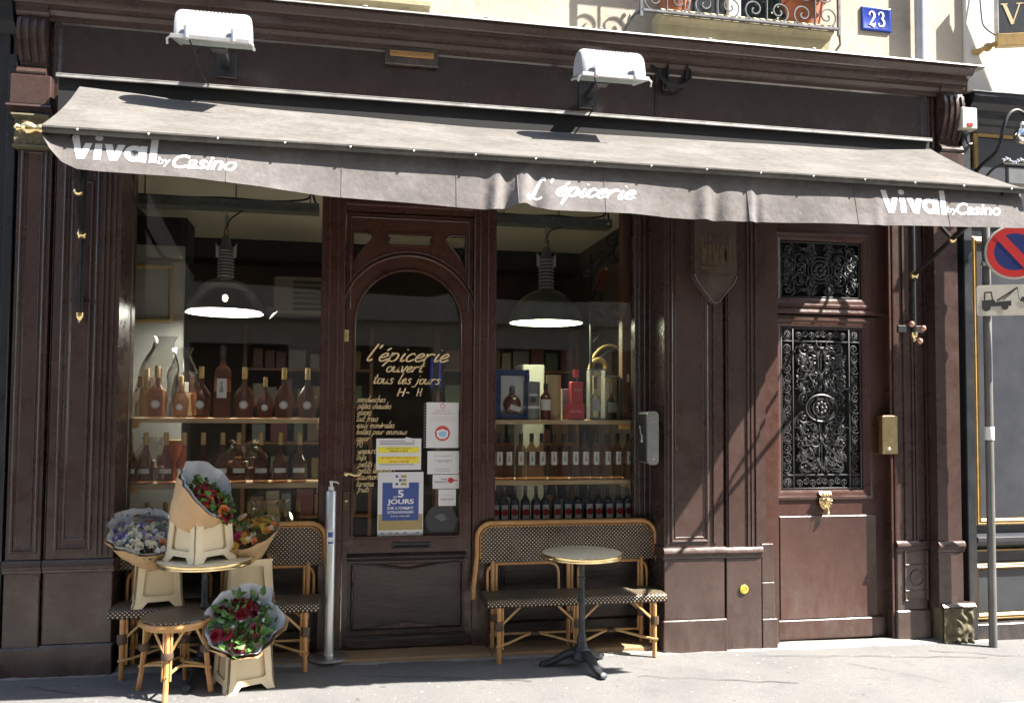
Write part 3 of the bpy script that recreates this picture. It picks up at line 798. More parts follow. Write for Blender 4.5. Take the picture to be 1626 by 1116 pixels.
rb(nm, [(.1, .06), (.3, .13), (.55, .05), (.74, .10), (.78, .28)], [.05, .15, .2, .12, .04], f(-.95))
rb(nm, [(.12, .78), (.2, .93), (.4, .98), (.62, .88), (.62, .66), (.42, .53), (.3, .52)], [.14, .07, .08, .18, .18, .08, .05], f(.1))
rb(nm, [(.3, .52), (.5, .5), (.72, .36), (.7, .14), (.45, .02), (.2, .06), (.12, .22)], [.05, .08, .2, .2, .08, .08, .15], f(.1))
nm.build('numerals', 'white_print', r, smooth=False)

# rain pipe
q = P(1462, 60, -.01)
r = thing('drainpipe', 'pale grey rainwater pipe running down the stone wall', 'pipe', (q.x, -.01, 4.44))
MB().lathe([(.045, 0), (.045, 8)], n=16).build('pipe', 'lamp_white', r)
for z in (.9, 3.2, 5.5):
    bk = MB(); bk.lathe([(.05, z), (.055, z+.01), (.055, z+.04), (.05, z+.05)], n=16, cap=False); bk.box(-.01, .01, .03, .07, z, z+.05)
    bk.build('pipe_bracket', 'zinc', r)

# ================================================================== SHOPFRONT
shop = thing('shopfront', 'dark brown painted timber shopfront with panelled pilasters and deep cornice', 'shopfront', (0, 0, 0))
# fascia board
fz0, fz1 = 3.45, 4.275
FX0, FX1 = PX(93, 60, .02), PX(1466, 180, .02)
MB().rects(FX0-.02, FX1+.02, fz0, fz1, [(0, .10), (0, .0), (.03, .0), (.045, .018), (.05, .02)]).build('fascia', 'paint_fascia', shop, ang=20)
MB().box(PX(1040, 150, .02)-.003, PX(1040, 150, .02)+.003, .012, .019, fz0+.05, fz1-.05).build('fascia_joint', 'black', shop, smooth=False)
# cornice
CX0, CX1 = -2.15, 4.80
MB().run([(.059, 4.24), (-.005, 4.24), (-.01, 4.262), (-.03, 4.268), (-.05, 4.292), (-.05, 4.306), (-.085, 4.318), (-.105, 4.345), (-.11, 4.358),
          (-.15, 4.366), (-.165, 4.376), (-.185, 4.402), (-.19, 4.406), (-.205, 4.408), (-.205, 4.428), (.059, 4.44)], CX0, CX1).build('cornice', 'paint', shop, ang=20)
fl = MB()
fl.run([(.058, 4.46), (-.20, 4.431), (-.222, 4.429), (-.224, 4.418), (-.218, 4.417), (-.215, 4.4255), (-.20, 4.4285), (.058, 4.4415)], CX0-.02, CX1+.09)
for i in range(8):
    x = -1.6+i*.83
    fl.box(x, x+.03, -.225, -.19, 4.430, 4.442, .003)
fl.build('zinc_flashing', 'zinc', shop, ang=20)

def pilaster(x0, x1, y, zb, zt, panel, dado, plinth, mt='paint', pbot=.78, yback=.36, inset=.045):
    """upright with moulded sunken panel, dado moulding and base block"""
    mb = MB()
    pz = plinth
    xa, xb = x0, x1
    mb.box(xa, xb, y+.004, yback, dado+.035, zt)                       # shaft
    if panel:
        pa, pb = panel
        mb.rects(pa, pb, pbot, zt-.06, [(0, y+.004), (0, y-.006), (.008, y-.010), (.016, y-.006), (.022, y+.003), (.03, y+.003), (.034, y-.002), (.040, y+.0035)])
    mb.run([(yback, dado+.035), (y+.003, dado+.035), (y-.012, dado+.03), (y-.022, dado+.015), (y-.028, dado+.002), (y-.030, dado-.006), (y-.018, dado-.010),
            (y-.018, dado-.028), (y-.008, dado-.033), (y-.006, dado-.05), (yback, dado-.05)], xa-.012, xb+.012)
    mb.box(xa-.004, xb+.004, y-.004, yback, pz, dado-.05, .004)
    if plinth > zb+.02: mb.box(xa-.02, xb+.02, y-.022, yback, zb, pz-.001, .008)
    return mb
DADO = .705
def zb_(x): return zg(x)-.05
MB_A = pilaster(PX(17), PX(72), 0.0, zb_(-2), 3.46, (PX(23), PX(66)), DADO, .0, pbot=.78)
MB_A.build('pilaster', 'paint', shop, ang=25)
MB_B = pilaster(PX(80), PX(186), 0.004, zb_(-1.7), 3.46, (PX(93), PX(151)), DADO, .20, pbot=.79)
MB_B.rects(PX(106), PX(141), .86, 3.2, [(0, .007), (.0, .001), (.008, -.002), (.016, .006)])
for i, x in enumerate((157, 165, 174)): MB_B.run([(.0075, .76), (-.004-.004*(i % 2), .76), (-.004-.004*(i % 2), 3.3), (.0075, 3.3)], PX(x), PX(x+4))
MB_B.build('pilaster', 'paint', shop, ang=25)
MB().box(PX(72)+.012, PX(80)-.012, .03, .36, zb_(-1.9), 3.46).build('recess_strip', 'paint', shop, smooth=False)
MB().box(PX(17)-.02, PX(186)+.02, -.02, .3, zb_(-1.8)-.01, .19, .01).build('plinth', 'paint', shop)
for (a, bb, c, d) in ((1055, 1148, 1068, 1120),):
    pl = pilaster(PX(a), PX(bb), 0.0, zb_(2.5), 3.46, (PX(c-3), PX(d+4)), DADO-.025, .19, pbot=.75)
    pl.run([(.0045, .74), (-.008, .74), (-.008, 3.3), (.0045, 3.3)], PX(1132), PX(1137))
    pl.run([(.0045, .74), (-.006, .74), (-.006, 3.3), (.0045, 3.3)], PX(1059), PX(1062))
    pl.build('pilaster', 'paint', shop, ang=25)
pl = pilaster(PX(1153), PX(1206), 0.0, zb_(2.9), 3.46, None, DADO-.03, zb_(2.9), pbot=.75)
for a in (1156, 1186, 1192, 1199): pl.run([(.0045, .70), (-.007, .70), (-.007, 3.3), (.0045, 3.3)], PX(a), PX(a+3.5))
pl.build('pilaster', 'paint', shop, ang=25)
MB().box(PX(1148)+.014, PX(1153)-.014, .02, .36, zb_(2.8), 3.46).build('recess_strip', 'paint', shop, smooth=False)
jb = MB(); jb.box(PX(1206)+.013, PX(1218), .03, .36, DADO+.02, 3.46); jb.box(PX(1206)+.013, PX(1228), .01, .36, .44, DADO+.018, .006); jb.box(PX(1206)+.013, PX(1229), .006, .36, .17, .438, .006); jb.box(PX(1206)+.013, PX(1233), -.0, .36, zb_(3.1), .168, .006)
jb.build('door_jamb', 'paint', shop)
# lit cracked foot of the pilaster
# right hand uprights
pl = pilaster(PX(1432), PX(1478), 0.085, zb_(4.4), 3.46, None, DADO-.03, .17, pbot=.76)
for a in (1434, 1447, 1452, 1468, 1474): pl.run([(.0895, .70), (.077, .70), (.077, 3.3), (.0895, 3.3)], PX(a, 600, .085), PX(a+3, 600, .085))
pl.build('pilaster', 'paint', shop, ang=25)
tb = MB(); x0, x1 = PX(1437, 930, .075), PX(1474, 930, .075)
tb.rects(x0, x1, .24, .63, [(0, .082), (.0, .069), (.006, .069), (.01, .073)])
cxm = (x0+x1)/2
tb.tube([(cxm+.058*math.cos(a*PI/12), .072, .42+.062*math.sin(a*PI/12)) for a in range(24)], .0045, 6, True)
tb.box(x0, x1, .065, .083, .515, .525, .002); tb.box(x0, x1, .065, .083, .315, .325, .002)
tb.build('meter_hatch', 'paint', shop)
pl = pilaster(PX(1484), PX(1521), -.02, .2, 3.6, None, DADO-.025, .2, pbot=.76)
pl.build('pilaster', 'paint', shop, ang=25)
# crumbled stone base under the last pilaster
cs = MB(); x0, x1 = PX(1487), PX(1533)
N = 26; vs = []; fs = []
for j in range(N+1):
    for i in range(N+1):
        u, v = i/N, j/N
        rr = math.hypot((u-.5)*1.1, v-.45)
        y = -.045+.02*noise.noise(Vector((u*6, v*6, 1)))+.014*math.sin(rr*30)*math.exp(-rr*3)+(.05 if v < .12 else 0)*noise.noise(Vector((u*9, 3, 2)))
        vs.append((x0+(x1-x0)*u, y, zg(4.6)-.02+(.20-zg(4.6)+.018)*v))
for j in range(N):
    for i in range(N):
        a = j*(N+1)+i; fs.append((a, a+1, a+N+2, a+N+1))
cs.add(vs, fs); cs.box(x0+.002, x1-.002, -.02, .3, zg(4.6)-.05, .198)
cs.build('chipped_stone_base', 'raw_stone', shop, ang=60)
cp = MB(); cp.run([(.25, .2), (-.05, .2), (-.062, .212), (-.045, .232), (-.024, .238), (.25, .238)], x0-.01, x1+.012); cp.build('base_cap', 'paint', shop, ang=25)

# consoles at both ends of the fascia
def console(x0, x1, zt, zb, y0, nfl=3):
    mb = MB()
    mb.run([(.06, zt), (y0-.06, zt), (y0-.065, zt-.05), (y0-.045, zt-.07), (y0-.04, zt-.11), (y0-.02, zt-.13), (.06, zt-.13)], x0-.015, x1+.015)
    H = zt-.13-zb
    prof = []
    for t in [i/12 for i in range(13)]:
        prof.append((y0-.02-.06*math.sin(t*PI)*(1-t*.5)+.05*t, zt-.131-H*t))
    mb.run([(.06, zt-.131)]+prof+[(.06, zb)], x0, x1)
    wdt = (x1-x0)/(nfl*2+1)
    for k in range(nfl+1):
        a = x0+wdt*(2*k)+.0008; bb = a+wdt-.0016
        mb.run([(.05, zt-.15)]+[(y-.014, z) for y, z in prof[1:-1]]+[(.05, zb+.02)], a, bb)
    mb.run([(.06, zb-.001), (y0+.015, zb-.001), (y0-.01, zb-.02), (y0-.03, zb-.05), (y0-.015, zb-.07), (.06, zb-.07)], x0-.005, x1+.005)
    return mb
c = console(PX(33, 60), PX(77, 60), 4.38, 3.93, -.02)
c.box(PX(21, 140), PX(86, 140), -.06, .06, 3.66, 3.855, .006)
c.run([(.06, 3.655), (-.08, 3.655), (-.085, 3.64), (-.05, 3.63), (-.04, 3.60), (.06, 3.60)], PX(17, 160), PX(88, 160))
c.build('console_bracket', 'paint', shop, ang=25)
MB().box(PX(17, 100), PX(92, 100), .045, .10, 3.36, 4.235).build('console_backing', 'paint', shop, smooth=False)
orn = MB(); ox0, ox1 = PX(26, 205), PX(80, 205)
vs = []; fs = []
for j in range(21):
    for i in range(17):
        u, v = i/16, j/20
        vs.append((ox0+(ox1-ox0)*u, -.03+.05*v*0-.022*abs(noise.noise(Vector((u*5, v*6, 9))))-.03*math.sin(PI*u)*v, 3.39+.205*v))
for j in range(20):
    for i in range(16):
        a = j*17+i; fs.append((a, a+1, a+18, a+17))
orn.add(vs, fs); orn.box(ox0+.003, ox1-.003, -.02, .05, 3.392, 3.594)
orn.run([(.05, 3.597), (-.07, 3.597), (-.075, 3.585), (-.05, 3.575), (.05, 3.575)], ox0-.01, ox1+.01)
orn.run([(.05, 3.40), (-.05, 3.40), (-.05, 3.385), (.05, 3.38)], ox0-.005, ox1+.005)
orn.build('carved_capital', 'raw_stone', shop, ang=60)
c = console(PX(1490, 195), PX(1522, 195), 4.40, 3.86, -.02)
c.box(PX(1486, 250), PX(1526, 250), -.04, .06, 3.60, 3.785, .006)
c.build('console_bracket', 'paint', shop, ang=25)
MB().box(PX(1466, 195)+.003, PX(1488, 195), .03, .09, 3.36, 4.235).build('console_backing', 'paint', shop, smooth=False)
em = MB()
for i, x in enumerate((1469, 1475, 1481)): em.box(PX(x, 180), PX(x+3.5, 180), .012+.006*(i % 2), .032, 3.4, 4.23, .002)
em.build('fascia_end_moulding', 'paint', shop)

# recess: head, sill step, stall risers, window frames
RX0, RX1 = PX(186)+.004, PX(1055)-.004
MB().box(RX0-.35, RX1+.35, .101, .44, 3.551, 3.60).build('lintel', 'paint', shop, smooth=False)
st = MB()
stx = [RX0+.02, -.62, -.18, 1.02, 1.62, RX1-.02]
for i in range(5): st.box(stx[i]+.003, stx[i+1]-.003, .03+(.0 if i == 2 else .015), .5, -.12, .004-(.006 if i != 2 else 0), .010)
st.build('threshold_step', 'step', shop)
dlx0, dlx1 = PX(509, 600, WY), PX(546, 600, WY)            # left door post
drx0, drx1 = PX(750.5, 600, WY), PX(785, 600, WY)          # right door post
SILL = .86
for (a, bb) in ((RX0+.002, dlx0-.002), (drx1+.002, RX1-.002)):
    rs = MB()
    rs.box(a, bb, WY+.03, .46, -.01, SILL-.04)
    rs.box(a, bb, WY-.03, .46, SILL-.04, SILL, .006)
    nP = 2
    wP = (bb-a)/nP
    for k in range(nP):
        rs.rects(a+wP*k+.03, a+wP*(k+1)-.03, .12, SILL-.07, [(0, WY+.029), (0, WY+.008), (.02, WY+.004), (.03, WY+.02), (.035, WY+.026)])
        xa, xb, za, zb2 = a+wP*k+.09, a+wP*(k+1)-.09, .18, SILL-.13
        top = [(xa+(xb-xa)*t, zb2-.02*abs(math.sin(t*PI*2.5))-.015) for t in [i/24 for i in range(25)]]
        bot = [(xb-(xb-xa)*t, za+.02*abs(math.sin(t*PI*2.5))+.015) for t in [i/24 for i in range(25)]]
        rs.plate([top+bot], WY+.012, WY+.03)
    rs.build('stall_riser', 'carved', shop, ang=25)
# glazing: left and right display windows
wtop = 3.55
for (a, bb, lab) in ((GX0, PX(508, 600, GY), 'l'), (PX(786, 600, GY), GX1, 'r')):
    fr = MB()
    oa, ob = (RX0+.002, dlx0-.002) if lab == 'l' else (drx1+.002, RX1-.002)
    for (xa, xb, za, zb2) in ((oa, a, SILL+.001, wtop-.001), (bb, ob, SILL+.001, wtop-.001), (a+.0005, bb-.0005, SILL+.001, SILL+.03), (a+.0005, bb-.0005, wtop-.03, wtop-.001)):
        fr.box(xa, xb, WY+.005, .40, za, zb2, .004)
    fo = fr.build('window_frame', 'paint', shop, smooth=False)
    MB().box(a-.01, bb+.01, GY+.02, GY+.024, SILL+.02, wtop-.02).build('pane', 'glass', fo, smooth=False)
    if lab == 'r':
        mbv = MB()
        for k, yy in enumerate((1014, 1022, 1031, 1040)): mbv.box(PX(yy, 600, WY), PX(yy+4, 600, WY), WY-.008-.006*(k % 2), WY+.004, SILL+.01, wtop-.01, .003)
        mbv.build('frame_moulding', 'paint', fo)

# ================================================================== SHOP DOORWAY
dw = thing('shop_doorway', 'arched glazed brown shop door in a moulded frame with painted gold opening notice', 'doorway', (0, 0, 0))
fm = MB()
for (a, bb) in ((dlx0, dlx1), (drx0, drx1)):
    fm.box(a, bb, WY-.05, .40, -.01, 3.549, .006)
    for k in (.25, .62):
        xm = a+(bb-a)*k
        fm.box(xm, xm+.018, WY-.062, WY-.049, .25, 3.5, .004)
dz1 = PZ(650, 343, WY)                                      # head of the door leaf
tz0, tz1 = dz1+.0, 3.549
fm.box(dlx1+.001, drx0-.001, WY-.03, .40, dz1+.012, tz1)
fm.box(dlx1+.001, drx0-.001, WY-.052, WY-.028, PZ(650, 330, WY)-.01, PZ(650, 330, WY)+.025, .006)
fm.build('door_frame', 'paint_red', dw, ang=25)
DX0, DX1 = dlx1+.006, drx0-.006
dz0 = .014
leaf = MB()
ax0, ax1 = PX(561, 640, GY-.02), PX(732, 640, GY-.02)
acx = (ax0+ax1)/2; ar = (ax1-ax0)/2
azb = PZ(646, 851, GY-.02); azt = PZ(646, 430, GY-.02)
zc = azt-ar
arch = [(ax0+.02, azb), (ax0, azb+.02)]+[(acx-ar*math.cos(t*PI/24), zc+ar*math.sin(t*PI/24)) for t in range(25)]+[(ax1, azb+.02), (ax1-.02, azb)]
# small lights over the arch
uz1, uz0 = PZ(650, 373, GY-.02), PZ(570, 420, GY-.02)
R2 = ar+.105
def arcz(x): return zc+math.sqrt(max(R2*R2-(x-acx)**2, 0))
lx_0, lx_1 = PX(560, 390, GY-.02), PX(739, 390, GY-.02)
g1 = [(lx_0, uz1), (lx_0, PZ(560, 421, GY-.02))]+[(lx_0+(.135)*t, PZ(560, 421, GY-.02)+(uz1-.06-PZ(560, 421, GY-.02))*t**.8) for t in (.3, .6, .85)]+[(lx_0+.150, uz1-.035), (lx_0+.13, uz1-.008), (lx_0+.10, uz1)]
g1 = g1[::-1]
g3 = [(2*acx-x, z) for x, z in g1][::-1]
xm0, xm1 = acx-.17, acx+.17
g2 = [(xm0-.01, uz1)]+[(xm0+.02, uz1-.04), (xm0, uz1-.08)]+[(xm0+(xm1-xm0)*t, max(arcz(xm0+(xm1-xm0)*t)+.0, uz1-.09)) for t in (.1, .3, .5, .7, .9)]+[(xm1, uz1-.08), (xm1-.02, uz1-.04), (xm1+.01, uz1)]
g2 = [(x, min(z, uz1-.012) if 0 < i < len(g2)-1 else z) for i, (x, z) in enumerate(g2)]
leaf.plate([[(DX0, dz0), (DX1, dz0), (DX1, dz1), (DX0, dz1)], arch, g1, g2, g3], WY-.02, WY+.05)
lo_ = leaf.build('door_leaf', 'paint_red', dw, smooth=False)
mo = MB()
def outline(pts, y, r, n=6): mo.tube([(x, y, z) for x, z in pts], r, n, True)
outline(arch, WY-.022, .011)
for gq in (g1, g2, g3): outline(gq, WY-.022, .007)
mo.tube([(acx-R2*1.0*math.cos(t), WY-.022, zc+R2*math.sin(t)) for t in [PI*.02+PI*.96*i/40 for i in range(41)]], .012, 8)
mo.tube([(acx-(R2+.03)*math.cos(t), WY-.021, zc+(R2+.03)*math.sin(t)) for t in [PI*.05+PI*.9*i/40 for i in range(41)]], .006, 8)
a, bb = DX0+.03, DX1-.03
mo.tube([(a, WY-.021, zc+.1), (a, WY-.021, dz1-.03), (bb, WY-.021, dz1-.03), (bb, WY-.021, zc+.1)], .008, 6)
mo.build('door_moulding', 'paint_red', lo_)
MB().box(ax0-.02, ax1+.02, WY+.02, WY+.024, azb-.02, dz1-.02).build('glass_pane', 'glass', lo_, smooth=False)
# lower carved panel
lp = MB()
pz1, pz0 = PZ(650, 882, WY), PZ(650, 1000, WY)
pa, pb = PX(552, 950, WY), PX(736, 950, WY)
lp.run([(WY-.021, pz1-.02), (WY-.05, pz1-.018), (WY-.062, pz1-.002), (WY-.06, pz1+.008), (WY-.045, pz1+.018), (WY-.03, pz1+.022), (WY-.021, pz1+.03)], pa-.01, pb+.01)
lp.rects(pa, pb, pz0, pz1-.025, [(0, WY-.021), (0, WY-.034), (.018, WY-.036), (.024, WY-.026), (.028, WY-.0215)], fill=False)
wa, wb, wz0, wz1 = pa+.035, pb-.035, pz0+.05, pz1-.06
def wav(t): return .018*math.cos(t*2*PI)*(1 if abs(t-.5) > .08 else .2)-(.022 if abs(t-.5) < .08 else 0)
top = [(wa+(wb-wa)*t, wz1+wav(t)) for t in [i/36 for i in range(37)]]
rt_ = [(wb-.012*abs(math.sin(t*PI*3)), wz1+(wz0-wz1)*t) for t in [i/18 for i in range(1, 18)]]
bot = [(wb-(wb-wa)*t, wz0-wav(t)) for t in [i/36 for i in range(37)]]
lf_ = [(wa+.012*abs(math.sin(t*PI*3)), wz0+(wz1-wz0)*t) for t in [i/18 for i in range(1, 18)]]
lp.plate([top+rt_+bot+lf_], WY-.036, WY-.0215)
lp.tube([(x, WY-.036, z) for x, z in top+rt_+bot+lf_], .007, 6, True)
lp.run([(WY-.021, dz0+.004), (WY-.045, dz0+.004), (WY-.05, dz0+.06), (WY-.03, dz0+.085), (WY-.021, dz0+.09)], pa-.01, pb+.01)
lp.build('carved_panel', 'carved', lo_, ang=30)
hd = MB(); hz = PZ(655, 864, WY)
x0, x1 = PX(622, 864, WY), PX(684, 864, WY)
hd.box(x0, x1, WY-.028, WY-.02, hz-.02, hz+.022, .003); hd.box(x0+.02, x1-.02, WY-.034, WY-.03, hz-.012, hz+.012)
hd.tube([(x0+.02, WY-.03, hz-.008), (x0+.02, WY-.055, hz-.012), (x1-.02, WY-.055, hz-.012), (x1-.02, WY-.03, hz-.008)], .006)
hd.build('letter_flap', 'dark_plastic', lo_)
# door furniture
lk = MB(); q = P(549, 533, WY-.02)
lk.box(q.x-.012, q.x+.022, WY-.030, WY-.0205, q.z-.045, q.z+.045, .003); lk.lathe([(.011, 0), (.011, .008), (.008, .012)], (q.x+.005, WY-.030, q.z), 14, mtx=Matrix.Rotation(PI/2, 4, 'X'))
lk.build('latch_plate', 'brass', lo_)
lk = MB(); q = P(549, 795, WY-.02)
lk.box(q.x-.02, q.x+.02, WY-.030, WY-.0205, q.z-.07, q.z+.07, .003)
lk.build('lock_plate', mat('tarnished_bronze', (.12, .085, .045), (.07, .05, .03), .45, .7, scale=20), lo_)
MB().lathe([(.013, 0), (.013, .012), (.009, .016)], (q.x+.002, WY-.030, q.z), 14, mtx=Matrix.Rotation(PI/2, 4, 'X')).build('lock_cylinder', 'brass', lo_)
hn = MB(); q = P(549, 752, WY-.02)
hn.lathe([(.018, 0), (.018, .01), (.010, .014), (.010, .05)], (q.x, WY-.020, q.z), 14, mtx=Matrix.Rotation(PI/2, 4, 'X'))
hn.tube(catmull([(q.x-.008, WY-.068, q.z+.004), (q.x+.025, WY-.072, q.z+.004), (q.x+.06, WY-.070, q.z-.008), (q.x+.09, WY-.066, q.z-.004), (q.x+.105, WY-.062, q.z+.004)]), .0085, 8)
hn.build('door_handle', 'brass', lo_)
# painted lettering on the glass
LY = WY+.0185
lt = MB()
def wr(text, x0, x1, y0, y1, wd=.16, sh=.28, fat=None, mb=None, Y=LY, tilt=0.0, asc=2.1, des=0.0):
    """write so that x-height row sits on pixel baseline y1 with ascenders near y0"""
    v, fcs = hand(text, wd, sh, fat)
    xs = [q[0] for q in v]
    a, bq = P(x0, y1, Y), P(x1, y1, Y)
    sx = (bq.x-a.x)/(max(xs)-min(xs)); mn = min(xs)
    zt = P(x0, y0, Y).z
    sz = (zt-a.z)/asc
    (mb or lt).add([(a.x+(q[0]-mn)*sx, Y, a.z+(q[1] if q[1] > 0 else q[1]*.62)*sz+tilt*(q[0]-mn)*sx) for q in v], fcs)
wr("l'épicerie", 582, 714, 545, 573, .17, .34, asc=2.15)
wr("ouvert", 613, 675, 574.5, 590.5, .19, asc=1.75)
wr("tous les jours", 593, 700, 591, 609, .19)
wr("H-", 630, 650, 616, 629, .22, .2, asc=1.7)
wr("H", 661, 671, 616, 629, .22, .2, asc=1.7)
lst = [("sandwiches", 613, 638), ("pâtes chaudes", 622, 648.5), ("glaces", 590, 658.5), ("lait frais", 601, 669), ("eaux minérales", 627, 679), ("boîtes pour animaux", 647, 689.5),
       ("caviar", 588, 700), ("PQ", 576, 709.5), ("yogourts", 601, 720), ("chips", 582, 730), ("petits gâteaux", 628, 741), ("petits déjeuners", 628, 751), ("saumon", 601, 761), ("tarama", 594, 772), ("fruits", 586, 781)]
for s_, xe, yb in lst: wr(s_, 566, xe, yb-10.5, yb, .19, .30, asc=2.0)
lt.build('painted_lettering', 'gold_leaf', lo_, smooth=False)
tr = MB(); q = P(565, 319, WY)
flat(tr, fit2(block('FR', .02), PX(575, 320, WY), PX(605, 320, WY), PZ(590, 322.5, WY), PZ(590, 316, WY)), lambda u, v: (u, WY-.0325, v))
# ================================================================== APARTMENT ENTRANCE
ed = thing('entrance_door', 'red-brown apartment entrance door with two black cast-iron grilles and brass knocker', 'door', (0, 0, 0))
EY = .19
ex0, ex1 = PX(1228, 700, EY)-.012, PX(1411, 700, EY)
etr = PZ(1300, 500, EY)                                     # transom line
eb = zg(3.6)+.01
et = 3.29
ef = MB()
ef.box(PX(1411, 700, EY)+.001, PX(1432)-.002, .10, .36, zg(4.2)-.04, et, .004)
for k, a in enumerate((1413, 1419, 1425)): ef.box(PX(a, 700, .10), PX(a+3.5, 700, .10), .09, .103, zg(4.2)-.04, et-.05, .003)
ef.box(PX(1218)+.002, ex0-.002, .085, .36, zg(3.2)-.04, et, .003)
ef.box(PX(1218)+.003, PX(1432, 700, .05)-.003, .06, .36, et+.002, 3.46)
ef.build('door_frame', 'paint_door', ed, ang=25)
GXa, GXb = PX(1240, 640, EY), PX(1369, 640, EY)
ga_t, ga_b = PZ(1305, 520, EY), PZ(1305, 777, EY)
gb_t, gb_b = PZ(1305, 384, EY), PZ(1305, 474, EY)
lf = MB()
lf.plate([[(ex0, eb), (ex1, eb), (ex1, etr-.008), (ex0, etr-.008)], [(GXa, ga_b), (GXa, ga_t), (GXb, ga_t), (GXb, ga_b)]], EY, EY+.05)
fr = [(-.075, EY-.001), (-.075, EY-.014), (-.055, EY-.018), (-.04, EY-.012), (-.03, EY-.011), (-.015, EY-.006), (-.004, EY-.002), (0, EY+.01)]
lf.rects(GXa, GXb, ga_b, ga_t, fr, fill=False)
zl = PZ(1305, 818, EY); kz = PZ(1305, 981, EY)
lxa, lxb = PX(1237, 900, EY), PX(1391, 900, EY)
lf.rects(lxa, lxb, kz+.004, zl, [(0, EY-.001), (0, EY-.012), (.006, EY-.016), (.012, EY-.014)])
lf.build('door_leaf', 'paint_door', ed, ang=20)
kp = MB(); kp.box(PX(1234, 995, EY), PX(1402, 995, EY), EY-.030, EY-.001, eb+.004, kz, .006); kp.build('kick_board', 'paint_door', ed)
tp = MB()
tp.plate([[(ex0, etr+.03), (ex1, etr+.03), (ex1, et), (ex0, et)], [(GXa, gb_b), (GXa, gb_t), (GXb, gb_t), (GXb, gb_b)]], EY-.005, EY+.05)
tp.rects(GXa, GXb, gb_b, gb_t, [(a, y-.005) for a, y in fr], fill=False)
tp.run([(EY-.006, etr+.002), (EY-.016, etr+.004), (EY-.020, etr+.02), (EY-.015, etr+.035), (EY-.012, etr+.045), (EY-.006, etr+.05)], ex0, ex1-.01)
tp.build('transom_panel', 'paint_door', ed, ang=20)
MB().box(ex0+.05, ex1-.05, EY+.055, EY+.06, eb, et-.05).build('grille_backing', 'black', ed, smooth=False)
